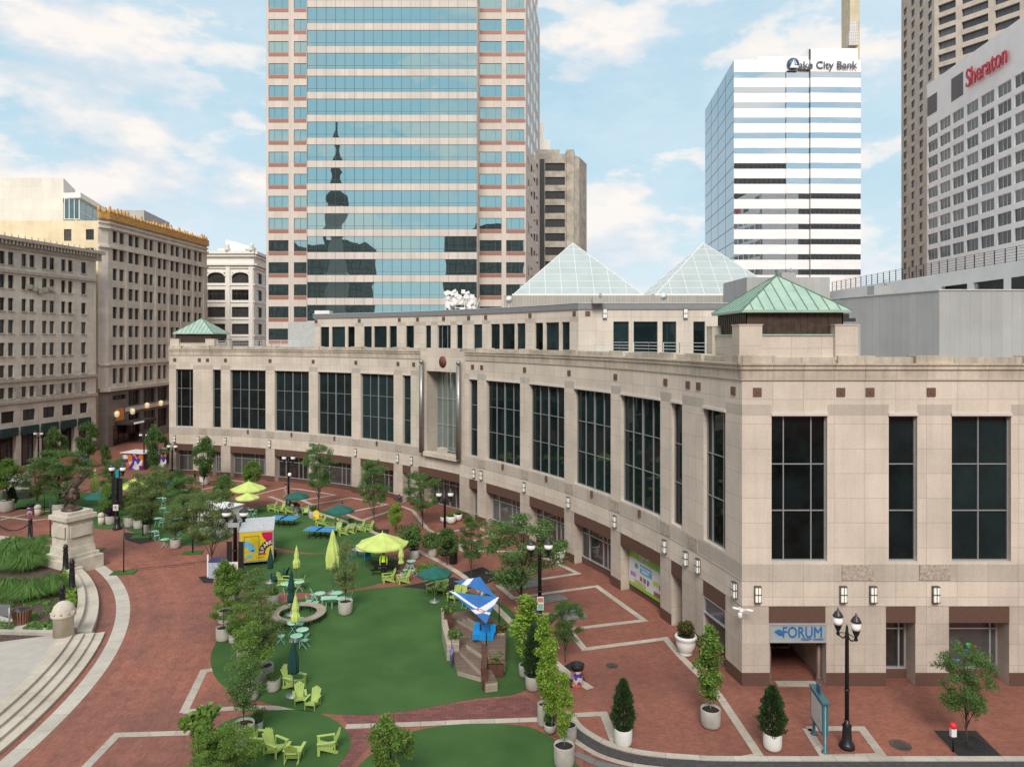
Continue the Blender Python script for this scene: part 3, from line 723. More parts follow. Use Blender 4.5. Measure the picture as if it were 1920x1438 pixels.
obj('passage_back', mb, M_FRM, MALL, world=True)
window(MALL, side, x0+0.2, x1-0.2, 0.1, 2.3, 4.6, M_ALU, M_GLS, (0.5,), (0.7,), fw=0.07, fd=0.12, name='inner_door')
mb = MB(); ledge(mb, side, x0+0.45, x1-0.35, 0.0, 0.03, 0.08, base=-0.55); obj('threshold', mb, M_BAND, MALL, world=True)
# centre entrance bay: glass screen, two steel columns with balls, round medallion
mb = MB(); ledge(mb, arc, E0+0.6, E1-0.6, 15.2, 17.75, 0.02); ledge(mb, arc, E0-0.2, E0+0.6, 6.0, 15.2, 0.03, base=0.0); 
ledge(mb, arc, E1-0.6, E1+0.2, 6.0, 15.2, 0.03, base=0.0)
ledge(mb, arc, E0+0.6, E1-0.6, 5.9, 6.35, 0.5, base=-0.2); ledge(mb, arc, (E0+E1)/2-0.5, (E0+E1)/2+0.5, 6.35, 7.0, 0.45, base=-0.2)
obj('entrance_surround', mb, [M_ST], MALL, world=True)
M_PGL = glass_mat('pale_glass', (0.20,0.24,0.22), 0.05, metal=0.55, wave=0.15, wscale=1.2, vary=0.4)
window(MALL, arc, E0+0.6, E1-0.6, 6.35, 15.1, 1.5, M_ALU, M_PGL, (0.18,0.34,0.5,0.66,0.82), (0.33,0.66), fw=0.08, fd=0.14, name='glass_screen')
for s in (E0+0.25, E1-0.25):
    mb = MB(); p = arc.at(s, 0.45); mb.lathe([(0.26,6.2),(0.26,15.9)], 20, (p.x, p.y, 0)); mb.lathe([(0.05,15.9)]+[(0.27*math.sin(t*math.pi/10), 16.2-0.27*math.cos(t*math.pi/10)) for t in range(1, 10)]+[(0.0,16.47)], 20, (p.x, p.y, 0)); obj('steel_column', mb, mat('brushed_steel', (0.30,0.29,0.27), 0.42, metal=0.7), MALL, world=True)
mb = MB(); 
mb.lathe([(0.0,0.0),(0.58,0.0),(0.62,0.04),(0.62,0.08)][::-1], 28)
me = mb.data('medallion', mat('red_granite', (0.17,0.05,0.04), 0.5, var=0.2, scale=12))
o = put(me, arc, (E0+E1)/2, 16.25, 0.0, 'medallion'); o.rotation_euler = (math.pi/2, 0, o.rotation_euler.z)
window(MALL, arc, ent[0]-1.4, ent[1]+1.9, 0.05, 3.6, 2.1, M_ALU, M_GLS, (0.14,0.28,0.42,0.58,0.72,0.86), (0.7,), fw=0.09, fd=0.16, name='entrance_doors')
# ---- set-back upper storey ----
up = Arc((0,0), 79.5, R_(64.2), R_(31.9)); UT = 22.05
mb = MB()
def updeg(d): return 79.5*R_(64.2-d)
def ups(px):
    a, b = R_(20), R_(70)
    for _ in range(50):
        m = (a+b)/2; X, Y = 79.5*math.cos(m), 79.5*math.sin(m)
        if 960+F*(X-CX)/(Y-CY) > px: a = m
        else: b = m
    return 79.5*(R_(64.2)-a)
uw = [(601,617),(622,647),(652,665),(682,697),(701,725),(730,744),(761,776),(798,808),(820,845),(856,867),(888,904),(920,937),(941,965),(969,985),(1003,1018),(1023,1048),(1053,1068)]
uwin = [(ups(a), ups(b)) for a, b in uw]
wall(mb, up, 0, up.L, 16.0, UT-0.55, [(a, b, 17.0, 20.35) for a, b in uwin], 0.25, lambda s, z: 1 if 20.35 < z < 20.75 and not any(a-0.3 < s < b+0.3 for a, b in uwin) else 0, zb=(20.35,20.75))
pe = up.at(up.L); upside = Flat((pe.x, pe.y), (pe.x+20, pe.y)); ud = pe.y-CY
us = lambda px: CX+(px-960)*ud/F-pe.x
uw2 = [(1150,1179),(1188,1233),(1242,1268),(1300,1322)]
wall(mb, upside, 0, 20, 16.0, UT-0.55, [(us(a), us(b), 17.0, 20.35) for a, b in uw2], 0.25)
pl = up.at(0); uleft = Flat((pl.x+0.5, pl.y+8), (pl.x, pl.y)); wall(mb, uleft, 0, uleft.L, 16, UT-0.55)
obj('upper_wall', mb, [M_ST, M_STD], MALL, world=True)
mb = MB(); ledge(mb, up, -0.2, up.L+0.1, UT-0.55, UT, 0.12, base=-0.5); ledge(mb, upside, 0.0, 20, UT-0.55, UT, 0.12, base=-0.5)
mb.m = 1; ledge(mb, up, -0.25, up.L+0.1, UT, UT+0.06, 0.16, base=-0.5); ledge(mb, upside, 0.0, 20, UT, UT+0.06, 0.16, base=-0.5)
obj('upper_fascia', mb, [mat('grey_fascia', (0.24,0.24,0.25), 0.5, metal=0.2, var=0.05), mat('pale_trim', (0.55,0.55,0.54), 0.5)], MALL, world=True)
for i, (a, b) in enumerate(uwin): window(MALL, up, a, b, 17.0, 20.35, 0.23, M_FRM if uw[i] != (820,845) else M_ALU, M_GL, (0.3,0.7) if uw[i] == (820,845) else (), (), fw=0.06, fd=0.08, name='upper_window')
for a, b in uw2: window(MALL, upside, us(a), us(b), 17.0, 20.35, 0.23, M_FRM, M_GL, (0.35,) if a == 1242 else (), (), fw=0.06, fd=0.08, name='upper_window')
for px in (593,674,749,783,832,879,911,994,1077): put(tile_me, up, ups(px), 21.1)
put(tile_me, upside, us(1102), 21.1)
for px in (1134,1285): 
    o = put(SF, upside, us(px), 21.1, 0.01, 'wall_lamp'); o.scale = (0.9,0.9,1.0); obj('lamp_glass', SG, None, o)
# flat roofs (the terrace and the top)
mb = MB()
def fan(z, R, a0, a1, n=30):
    for k in range(n):
        t0, t1 = R_(a0+(a1-a0)*k/n), R_(a0+(a1-a0)*(k+1)/n)
        p0, p1 = (R*math.cos(t0), R*math.sin(t0)), (R*math.cos(t1), R*math.sin(t1))
        mb.face([(p0[0],p0[1],z),(135,13.9 if z < 18 else 42,z),(135,135,z)], None); mb.face([(p0[0],p0[1],z),(135,135,z),(p1[0],p1[1],z)], None)
annulus(mb, (0,0), 75.7, 104, 10.9, 79.1, 16.9, 16.9, 60); annulus(mb, (0,0), 79.9, 104, 32, 64, UT-0.3, UT-0.3, 40)
obj('roof', mb, M_ROOF, MALL, world=True)
# terrace railings
def railing(pts, z, h, n, m, root, name='railing', rails=4, r=0.025, world=True):
    mb = MB()
    for a, b in zip(pts, pts[1:]):
        a, b = Vector(a), Vector(b); L_ = (b-a).length; k = max(1, int(L_/n))
        for i in range(k+1):
            p = a.lerp(b, i/k); mb.tube((p.x,p.y,z), (p.x,p.y,z+h), r, n=5)
        for j in range(rails):
            zz_ = z+h*(j+1)/rails; mb.bar((a.x,a.y,zz_), (b.x,b.y,zz_), r*1.5)
    return obj(name, mb, m, root, world=world)
ra = [tuple(Vector((77.2*math.cos(R_(t)), 77.2*math.sin(R_(t))))) for t in (28,25,22,19,16.5)]
railing(ra, 17.5, 0.95, 1.5, M_WHT, MALL)
railing([tuple(Vector((77.0*math.cos(R_(t)), 77.0*math.sin(R_(t))))) for t in (76,72,68,64.5)], 17.5, 0.95, 1.5, M_WHT, MALL)
# corner pavilions with patinated copper pyramid roofs
def pavilion(px, py, hw, rot, dz=0.0):
    nb = len(bpy.data.objects); before = set(o.name for o in bpy.data.objects)
    mb = MB(); q = lambda x, y: (px+x*math.cos(rot)-y*math.sin(rot), py+x*math.sin(rot)+y*math.cos(rot))
    M = Matrix.Rotation(rot, 3, 'Z')
    for x, y in ((-1,-1),(1,-1),(1,1),(-1,1)):
        c = q(x*hw, y*hw); mb.box((c[0],c[1],18.5), (1.25,1.25,1.9), rz=rot); mb.box((c[0],c[1],19.48), (1.32,1.32,0.06), rz=rot)
    for x, y in ((0,-1),(1,0),(0,1),(-1,0)):
        c = q(x*hw, y*hw); mb.box((c[0],c[1],18.15), (hw*2-1.25 if x == 0 else 0.8, 0.8 if x == 0 else hw*2-1.25, 1.5), rz=rot)
    obj('pavilion_base', mb, M_ST, MALL, world=True)
    mb = MB()
    for x, y in ((0,-1),(1,0),(0,1),(-1,0)):
        c = q(x*(hw+0.01), y*(hw+0.01)); mb.box((c[0],c[1],18.93), (hw*2-1.26 if x == 0 else 0.9, 0.9 if x == 0 else hw*2-1.26, 0.08), rz=rot)
    obj('copper_flashing', mb, M_COP, MALL, world=True)
    mb = MB(); w_ = hw+0.05; mb.box((px,py,19.55), (2*w_,2*w_,1.5), rz=rot)
    nn = 14
    for k in range(nn+1):
        for x, y in ((-w_+2*w_*k/nn, -w_), (w_, -w_+2*w_*k/nn), (-w_, -w_+2*w_*k/nn)):
            c = q(x, y); mb.box((c[0],c[1],19.55), (0.05,0.05,1.5), rz=rot)
    obj('bronze_drum', mb, M_BRZ, MALL, world=True)
    mb = MB(); e = hw+0.38; zt = 22.45; ze = 20.3
    C_ = [q(x*e, y*e) for x, y in ((-1,-1),(1,-1),(1,1),(-1,1))]; ap = (px, py, zt)
    for i in range(4): a, b = C_[i], C_[(i+1) % 4]; mb.face([(*a,ze),(*b,ze),ap]); mb.face([(*a,ze-0.14),(*b,ze-0.14),(*b,ze),(*a,ze)])
    mb.face([(*c, ze-0.14) for c in C_[::-1]])
    obj('copper_roof', mb, M_COP, MALL, world=True)
    mb = MB()
    for i in range(4):
        a, b = Vector((*C_[i],ze)), Vector((*C_[(i+1) % 4],ze)); mb.bar(a, ap, 0.09, 0.07)
        for k in range(1, 10):
            t = k/10; p = a.lerp(b, t); top = (a.lerp(b, 0.5)-p); l = 1-abs(2*t-1)
            # seam runs up the slope until it meets the hip
            e2 = p+(Vector(ap)-a.lerp(b, 0.5))*l; mb.bar(p+Vector((0,0,0.02)), e2+Vector((0,0,0.02)), 0.035, 0.05)
    mb.tube((px,py,zt-0.05), (px,py,zt+0.25), 0.06, n=8); mb.lathe([(0.0,0.16),(0.09,0.22),(0.09,0.3),(0.0,0.38)], 10, (px,py,zt))
    obj('roof_seams', mb, M_COPS, MALL, world=True)
    for o in [o for o in bpy.data.objects if o.name not in before]: o.location.z += dz
pr = gp; pavilion(CX+15.55, CY+41.7, 2.6, 0)
th = R_(76.3); pavilion(17.0, 76.9, 2.45, 0, -0.75)
# pyramidal skylights on a ribbed drum
M_SKY = glass_mat('skylight_glass', (0.42,0.465,0.45), 0.18, metal=0.15, spec=0.6, vary=0.12)
for (pxa, d) in ((1074,95), (1319,95)):
    X, Y = dp(pxa, d); hw = 112*d/F; zb_ = zz(553, d-hw); za = zz(456, d)
    p = MB(); C_ = [(X-hw,Y-hw),(X+hw,Y-hw),(X+hw,Y+hw),(X-hw,Y+hw)]
    for i in range(4): p.face([(*C_[i],zb_),(*C_[(i+1) % 4],zb_),(X,Y,za)])
    sk = obj('skylight', p, M_SKY, MALL, world=True)
    b_ = MB(); ap = Vector((X,Y,za))
    for i in range(4):
        a, b = Vector((*C_[i],zb_)), Vector((*C_[(i+1) % 4],zb_)); b_.bar(a, ap, 0.11); b_.bar(a, b, 0.25, 0.25); nn = 8
        for k in range(1, nn):
            t = k/nn; l = 1-abs(2*t-1); q0 = a.lerp(b, t); b_.bar(q0, q0+(ap-a.lerp(b, 0.5))*l, 0.045, 0.06)
            f = k/nn; b_.bar(a.lerp(ap, f), b.lerp(ap, f), 0.04, 0.05)
    obj('glazing_bars', b_, M_WHT, sk)
mb = MB()
X0, Y0 = dp(945, 84); X1, _ = dp(1450, 84); mb.bb(X0, X1, Y0, Y0+26, 21.5, zz(556, 86)); obj('skylight_drum', mb, M_TAN, MALL, world=True)
# plain rooftop plant enclosures
mb = MB(); X, Y = dp(1761, 51); X2, Y2 = dp(1533, 64)
mb.prism([(X,Y),(X+45,Y),(X+45,Y+40),(X2,Y2+25),(X2,Y2)], 16.8, zz(545, 51)); obj('plant_enclosure', mb, M_GREYW, MALL, world=True)
mb = MB(); mb.prism([(X-0.06,Y-0.06),(X+45,Y-0.06),(X+45,Y+0.3),(X+0.1,Y+0.3),(X2+0.3,Y2),(X2-0.06,Y2)], zz(545, 51), zz(545, 51)+0.09); obj('roof_trim', mb, mat('pale_trim', (0.55,0.55,0.54)), MALL, world=True)
mb = MB(); X, Y = dp(1400, 72); X2, _ = dp(1556, 72); mb.bb(X, X2, Y, Y+8, 20, zz(520, 72)); obj('plant_enclosure', mb, M_GREYW, MALL, world=True)
mb = MB(); X, Y = dp(540, 118); X2, _ = dp(620, 118); mb.bb(X, X2, Y, Y+12, 10, zz(604, 118)); obj('plant_enclosure', mb, mat('pale_grey_wall', (0.45,0.45,0.43)), MALL, world=True)
mb = MB(); X, Y = dp(588, 105); mb.bb(X, X+2.2, Y+0.5, Y+2.5, UT, UT+0.9); obj('roof_vent', mb, M_WHT, MALL, world=True)
mb = MB(); X, Y = dp(1588, 47); mb.bb(X-0.4, X+0.9, Y, Y+0.7, 17.2, 19.7); obj('stair_hatch', mb, M_GREYW, MALL, world=True)
for (px, d, w_, h, z, nm) in ((1588, 46.0, 0.9, 0.22, zz(600,46), 'dark_bracket'), (1583, 46.2, 0.4, 0.4, zz(594,46), 'dark_bracket')):
    X, Y = dp(px, d); mb = MB(); mb.box((X, Y, z), (w_, 0.5, h)); obj(nm, mb, M_FRM, MALL, world=True)
for (px, d, w_, h, z) in ((1650, 60, 1.6, 1.0, 22.2), (1850, 62, 2.4, 1.3, 22.2), (1475, 75, 1.5, 0.7, 25.0), (1120, 66, 1.0, 0.5, 22.0)):
    X, Y = dp(px, d); mb = MB(); mb.box((X, Y, z+h/2), (w_, 1.2, h)); mb.tube((X+w_*0.3, Y, z+h), (X+w_*0.3, Y, z+h+0.5), 0.12); obj('roof_vent', mb, M_GREYW, MALL, world=True)
# antenna cluster
t = thing('antenna_cluster', 'white cluster of panel antennas on the roof edge before the glass tower', 'antenna', (*dp(863, 92), UT))
mb = MB(); random.seed(3)
for x in (-1.9,-0.6,0.6,1.9):
    for y in (-0.6, 0.6): mb.tube((x,y,0), (x,y,2.1), 0.05, n=5)
for z in (0.7,1.4,2.1): mb.bar((-1.9,-0.6,z), (1.9,-0.6,z), 0.07); mb.bar((-1.9,0.6,z), (1.9,0.6,z), 0.07)
for x in (-1.9,0,1.9): mb.bar((x,-0.6,0.2), (x+0.6,0.6,2.0), 0.05)
obj('frame', mb, M_WHT, t)
for k in range(26):
    mb = MB(); a = random.uniform(-1, 1); x, z = random.uniform(-1.8,1.8), random.uniform(0.5,2.9)
    mb.box((x, -0.8+random.uniform(-0.1,0.3), z), (random.uniform(0.25,0.8), 0.22, random.uniform(0.3,0.6)), M=Matrix.Rotation(a, 3, 'Y')); obj('panel', mb, M_WHT, t)
for k, (x, z) in enumerate(((-0.9,1.0),(1.3,0.6))):
    mb = MB(); mb.lathe([(0.0,0.0),(0.25,0.05),(0.38,0.16)], 16); o = obj('dish', mb, M_WHT, t, (x,-1.0,z)); o.rotation_euler = (math.pi/2+0.2, 0.2*k, 0)
for (px, py, lb) in ((1243,556,'small round dish antenna on the roof between the two glass pyramids'), (954,562,'small pale dish antenna at the left foot of the left glass pyramid')):
    t = thing('dish_antenna', lb, 'antenna', (*dp(px, 82), 21.8), group='small roof dishes')
    mb = MB(); mb.tube((0,0,0), (0,0,zz(py,82)-21.8), 0.05, n=6); obj('mast', mb, M_WHT, t)
    mb = MB(); mb.lathe([(0.0,0.0),(0.28,0.05),(0.42,0.16)], 18); o = obj('dish', mb, M_WHT, t, (0,-0.15,zz(py,82)-21.8)); o.rotation_euler = (math.pi/2+0.15, 0, 0.2)
# shop window graphic in the last wide bay
a, b, k = bays[11]
def quad_on(fc, s0, s1, z0, z1, off, m, root, name):
    mb = MB(); mb.face([w3(fc,s0,off,z0), w3(fc,s1,off,z0), w3(fc,s1,off,z1), w3(fc,s0,off,z1)]); return obj(name, mb, m, root, world=True)
M_GRN = mat('lime_vinyl', (0.25,0.50,0.06), 0.4, var=0.05); M_POST = mat('poster_white', (0.62,0.66,0.66), 0.4, var=0.05)
PO = Flat(arc.at(a+0.05, -0.70), arc.at(b-0.05, -0.70)); W_ = PO.L
quad_on(PO, 0, W_, 0.5, 3.35, 0.02, M_POST, MALL, 'poster'); quad_on(PO, 0, W_, 2.55, 3.35, 0.035, M_GRN, MALL, 'poster_band'); quad_on(PO, 0, W_, 0.5, 0.75, 0.035, M_GRN, MALL, 'poster_band')
quad_on(PO, W_*0.30, W_*0.60, 1.75, 2.35, 0.035, mat('poster_blue', (0.12,0.38,0.62), 0.4), MALL, 'poster_panel')
for (s, z, w_, c) in ((0.12,1.4,0.14,(0.4,0.2,0.5)),(0.5,1.25,0.02,(0.1,0.1,0.1)),(0.84,1.5,0.12,(0.45,0.1,0.1)),(0.70,1.6,0.14,(0.5,0.5,0.1)),(0.2,2.1,0.08,(0.1,0.3,0.45)),(0.33,1.35,0.06,(0.4,0.1,0.08)),(0.42,1.35,0.06,(0.05,0.15,0.4)),(0.51,1.38,0.06,(0.35,0.2,0.1)),(0.8,0.9,0.3,(0.3,0.1,0.1)),(0.3,0.95,0.3,(0.5,0.45,0.2))):
    quad_on(PO, W_*(s-w_/2), W_*(s+w_/2), z-0.16, z+0.16, 0.038, mat('poster_c%d' % int(s*100+z*10), c, 0.4), MALL, 'poster_detail')
u, n = PO.dirn(0); yaw = math.atan2(u.y, u.x); tp = PO.at(W_*0.42, 0.06)
M_WTX = mat('white_lettering', (0.85,0.85,0.85), 0.4)
text_obj('FORUM', 0.42, (tp.x, tp.y, 2.98), yaw, M_WTX, MALL, 0.008, 0.006, 'poster_lettering', width=1.35)
text_obj('CREDIT UNION', 0.13, (tp.x, tp.y, 2.7), yaw, M_WTX, MALL, 0.005, 0.0, 'poster_lettering', width=1.0)
tp = PO.at(W_*0.45, 0.06); text_obj('DOWNTOWN\nBRANCH', 0.22, (tp.x, tp.y, 2.05), yaw, M_WTX, MALL, 0.005, 0.002, 'poster_lettering')
# security cameras on the corner
t = thing('security_camera', 'white cluster of security cameras on the corner of the stone building', 'camera', (Xc-0.2, Yc-0.12, zz(1140, 38)))
mb = MB(); mb.bar((0,0,0), (0.1,-0.55,0.05), 0.06); mb.bar((-0.3,-0.5,0.1), (0.45,-0.5,0.0), 0.06); obj('bracket', mb, M_WHT, t)
for k, (p, q) in enumerate((((-0.5,-0.5,0.16),(-0.12,-0.6,0.1)), ((0.2,-0.5,0.05),(0.55,-0.62,0.02)), ((-0.2,-0.5,-0.02),(0.05,-0.55,-0.02)))):
    mb = MB(); mb.tube(p, q, 0.065, 0.075, n=10); obj('camera_body', mb, M_WHT, t)
mb = MB(); mb.lathe([(0.0,-0.42),(0.09,-0.38),(0.12,-0.28),(0.12,-0.12),(0.05,-0.05),(0.03,0.06)], 14, (-0.1,-0.5,0)); obj('dome_camera', mb, M_WHT, t)
# ================= the surrounding city =================
def tower(name, label, loc): return thing(name, label, 'building', loc)
def back_box(mb, p, q, depth_dir, z0, z1, m=None):
    """closes a block behind a front line p-q by depth_dir"""
    p, q, d = Vector(p[:2]), Vector(q[:2]), Vector(depth_dir)
    mb.prism([p+d*0.02, q+d*0.02, q+d, p+d], z0, z1, m)
def many(root, wins, fc, depth, fm, gm, vx=(), hz=(), fw=0.07, fd=0.08, name='window', cap=95):
    """the first `cap` windows are single parts, the rest of a very large set is one stuff part"""
    for h in wins[:cap]: window(root, fc, h[0], h[1], h[2], h[3], depth, fm, gm, vx, hz, fw, fd, name=name)
    if len(wins) > cap:
        mb = MB(); mf_ = MB()
        for h in wins[cap:]:
            a, b, c, d = h[:4]; mb.face([w3(fc,a,-depth+0.02,c), w3(fc,b,-depth+0.02,c), w3(fc,b,-depth+0.02,d), w3(fc,a,-depth+0.02,d)])
            for x in (0,)+tuple(vx)+(1,):
                s = a+(b-a)*x; mb.m = 1; mb.face([w3(fc,s-fw*0.4,-depth+0.08,c), w3(fc,s+fw*0.4,-depth+0.08,c), w3(fc,s+fw*0.4,-depth+0.08,d), w3(fc,s-fw*0.4,-depth+0.08,d)]); mb.m = 0
        o = obj('upper_windows', mb, [gm, fm], root, world=True); o['kind'] = 'stuff'

# ---- A: pale limestone block at the far left ----
M_LIME = panel_mat('limestone', (0.74,0.665,0.565), 2.4, 0.9, 0.012, 0.75, stain=0.5, grain=0.1, offset=0.5)
M_LIMED = mat('limestone_trim', (0.45,0.40,0.335), 0.85, var=0.2, scale=2)
M_WA = glass_mat('old_window_glass', (0.035,0.036,0.037), 0.08, vary=0.7, spec=0.5)
M_WB = glass_mat('brown_window_glass', (0.05,0.042,0.038), 0.2, vary=0.5, spec=0.4)
M_TEAL = mat('dark_teal_awning', (0.015,0.045,0.045), 0.7)
pA0, pA1 = Vector((-11.6-0.172*30, 76.6-30)), Vector((-8.5, 94.6))
FA = Flat(pA0, pA1); LA = FA.L
A = tower('limestone_office_block', 'pale limestone office block with bracketed cornice and teal awnings at the left edge', (*FA.at(LA/2), 0))
def sA(px, base=None):
    # where the sight line of a pixel column meets this wall
    lo, hi = 0.0, FA.L
    for _ in range(50):
        m = (lo+hi)/2; p = FA.at(m)
        if 960+F*(p.x-CX)/(p.y-CY) < px: lo = m
        else: hi = m
    return lo
def sOf(fc, px):
    lo, hi = 0.0, fc.L; p0, p1 = fc.at(0.0), fc.at(fc.L)
    inc = (960+F*(p1.x-CX)/(p1.y-CY)) > (960+F*(p0.x-CX)/(p0.y-CY))
    for _ in range(50):
        m = (lo+hi)/2; p = fc.at(m); v = 960+F*(p.x-CX)/(p.y-CY)
        if (v < px) == inc: lo = m
        else: hi = m
    return lo
colsA = [sA(x) for x in ((-9+0,) )]
pair = [(40.5,49.5),(55.5,65),(79,88),(93,102),(115,123),(128,136)]
pA = [(sA(a), sA(b)) for a, b in pair]
pitch = pA[2][0]-pA[0][0]; 
cols = list(pA)+[(sA(152.5), sA(161.5))]
a0, a1 = pA[0], pA[1]
for k in range(1, 8): cols += [(a0[0]-pitch*k, a0[1]-pitch*k), (a1[0]-pitch*k, a1[1]-pitch*k)]
cols = [c for c in cols if c[0] > 0.4]; cols.sort(key=lambda c: -c[0])
dA = lambda px: FA.at(sA(px)).y-CY
ref = dA(158)
zrows = [(zz(y1, ref), zz(y0, ref)) for y0, y1 in ((492,513),(530,552),(568,589),(604,626),(642,664),(679,699),(716,734))]
zrows2 = [(zz(774, ref), zz(755, ref))]
hA = []
for r in zrows: hA += [(c[0], c[1], r[0], r[1]) for c in cols]
wideA = [(sA(150), sA(164)), (sA(117), sA(137)), (sA(81), sA(103)), (sA(43), sA(66))]
pw = wideA[2][0]-wideA[3][0]
wideA += [(wideA[3][0]-pw*k, wideA[3][1]-pw*k) for k in range(1, 5)]
wideA = [x for x in wideA if x[0] > 0.3]
hA2 = [(a, b, zrows2[0][0], zrows2[0][1]) for a, b in wideA]
hA3 = [(a-0.3, b+0.3, 0.0, zz(784, ref), 0.8) for a, b in wideA]
ZA = 33.4
mb = MB(); wall(mb, FA, 0, LA, 0, ZA-1.6, hA+hA2+hA3, 0.3)
d_ = Vector((-22, 0)); mb.prism([pA0+Vector((-1.0,0)), pA1+Vector((-1.0,0)), pA1+d_, pA0+d_], 0, ZA-1.6); mb.prism([pA1+Vector((-0.02,-0.02)), pA1+Vector((-0.02,0.02)), pA1+Vector((-22,4.02)), pA1+Vector((-22,3.98))], 0, ZA-1.6)
pE = Flat(pA1, pA1+Vector((-22, 4)))
obj('wall', mb, M_LIME, A, world=True)
mb = MB(); ledge(mb, FA, 0, LA+0.9, ZA-1.6, ZA-1.1, 0.35); ledge(mb, FA, 0, LA+0.9, ZA-0.5, ZA, 1.1)
for k in range(int(LA/0.62)): ledge(mb, FA, 0.62*k, 0.62*k+0.3, ZA-1.1, ZA-0.5, 0.95)
ledge(mb, FA, 0, LA+0.9, ZA-1.1, ZA-0.5, 0.3)
for k in range(int(LA/1.15)): 
    p = FA.at(0.4+1.15*k, 0.9); mb.box((p.x, p.y, ZA+0.25), (0.16,0.16,0.5), taper=0.3)
for py in (524, 705, 741): ledge(mb, FA, 0, LA+0.05, zz(py+2.5, ref), zz(py-2.5, ref), 0.32)
for r in zrows:
    for c in cols: ledge(mb, FA, c[0]-0.12, c[1]+0.12, r[0]-0.2, r[0]-0.03, 0.12)
obj('cornice', mb, M_LIMED, A, world=True)
many(A, hA, FA, 0.28, M_FRM, M_WA, (), (0.5,), 0.08, 0.08, cap=60)
for h in hA2: window(A, FA, *h[:4], 0.28, M_FRM, M_WA, (0.5,), (), 0.1, 0.08, name='wide_window')
for h in hA3:
    window(A, FA, h[0], h[1], 0.0, h[3]-0.5, 0.7, M_FRM, M_GLS, (0.3,0.7), (0.62,), 0.12, 0.1, name='shopfront')
    mb = MB(); ledge(mb, FA, h[0]-0.1, h[1]+0.1, h[3]-1.1, h[3]+0.1, 0.35); obj('awning', mb, M_TEAL, A, world=True)
for c in range(0, len(cols)-1, 2):
    mb = MB()
    s = (cols[c][0]+cols[c+1][1])/2 if False else (cols[c+1][1]+cols[c][0])/2
    ledge(mb, FA, s-0.5, s+0.5, zrows[6][0], zrows[6][1], 0.12); obj('carved_panel', mb, M_LIMED, A, world=True)
if 0: obj('carved_panels', mb, M_LIMED, A, world=True)
mb = MB(); 
for k in range(5):
    p = FA.at(sA(73+0)+1.2*(k-2)*0.8, 0.25); mb.box((p.x, p.y, zz(553+abs(k-2)*-3, ref)), (0.3,0.8,0.7), rz=math.atan2(FA.u.y, FA.u.x)+math.pi/2)
obj('carved_crest', mb, M_LIMED, A, world=True)

# ---- B: tall block with an orange terracotta parapet ----
M_BST = panel_mat('tan_limestone', (0.72,0.645,0.555), 2.2, 1.1, 0.012, 0.8, stain=0.5, grain=0.1, offset=0.5)
M_CREAM = panel_mat('cream_stucco', (0.74,0.62,0.42), 6, 4, 0.01, 0.9, stain=0.4, grain=0.06)
M_DARKB = panel_mat('dark_lower_stone', (0.24,0.21,0.185), 2.0, 0.9, 0.02, 0.7, stain=0.5, grain=0.12)
M_TERR = mat('orange_terracotta', (0.60,0.34,0.10), 0.7, var=0.3, scale=3, c2=(0.38,0.18,0.05))
pB0 = Vector(dp(203, 122.5)); pB1 = Vector(dp(388, 158))
FB = Flat(pB0, pB1); LB = FB.L; pBs = Vector(dp(184, 121)); FBs = Flat(pBs, pB0)
FBl = Flat(pBs-Vector((40, 0)), pBs)
Bb = tower('tan_hotel_block', 'tan limestone block with an ornate orange terracotta parapet and dark lower storeys', (*FB.at(LB/2), 0))
dref = FB.at(0).y-CY; ZB = zz(412, dref)
sB = lambda px: sOf(FB, px)
gB = [(211.5,220),(224,233),(241,250),(253,261),(269.5,277.5),(280.5,287.5),(296,303),(306,312.5),(320,326.5),(329.5,336),(343,349),(351.5,358),(364.5,370),(372.5,378.5)]
gB = [(sB(a), sB(b)) for a, b in gB]
rz_ = [(432,454),(466,488),(502.5,525),(538,561),(575,597),(610,632),(647,676),(691,720)]
zr = [(zz(b, dref+0.8), zz(a, dref+0.8)) for a, b in rz_]
hB = []
for r in zr[::-1]: hB += [(c[0], c[1], r[0], r[1]) for c in gB]
hB = hB[::-1]
lowB = [(sB(a), sB(b)) for a, b in ((241,262),(269,291),(296,314),(320,337),(343,359),(364,379))]
zl0, zl1 = zz(767, dref), zz(738, dref)
hL = [(a, b, zl0, zl1, 0.5) for a, b in lowB]+[(a, b, zz(822,dref), zz(783,dref), 0.5) for a, b in lowB]+[(sB(211), sB(236), zz(752,dref), zz(743,dref), 0.3),(sB(212), sB(262), 0.0, zz(800,dref), 1.2)]
zlb = zz(728, dref)
mb = MB(); wall(mb, FB, 0, LB, 0, ZB, hB+hL, 0.4, lambda s, z: 1 if z < zlb else 0, zb=(zlb,)); wall(mb, FBs, 0, FBs.L, 0, ZB, (), matf=lambda s, z: 1 if z < zlb else 0, zb=(zlb,))
obj('wall', mb, [M_BST, M_DARKB], Bb, world=True)
mb = MB(); hc = [(FBl.L+ (a-184)*0.0912, FBl.L+(b-184)*0.0912, zz(y1,121), zz(y0,121)) for a, b, y0, y1 in ((120,134,430,452),(161,176,430,450),(161,176,465,480))]
wall(mb, FBl, 0, FBl.L, 0, zz(414,121), hc, 0.2)
e = pB1; mb.prism([pBs+Vector((-2,0.3)), pB0+Vector((-3,2.5)), pB1+Vector((-2.5,-0.1)), e+Vector((-40, 20)), pBs+Vector((-40,0.3))], 0, zz(414,121)-0.3)
obj('side_wall', mb, M_CREAM, Bb, world=True)
for h in hc: window(Bb, FBl, *h, 0.18, M_FRM, M_WB, (), (0.5,), 0.08, 0.06)
many(Bb, hB, FB, 0.38, M_FRM, M_WB, (), (0.5,), 0.06, 0.08, cap=72)
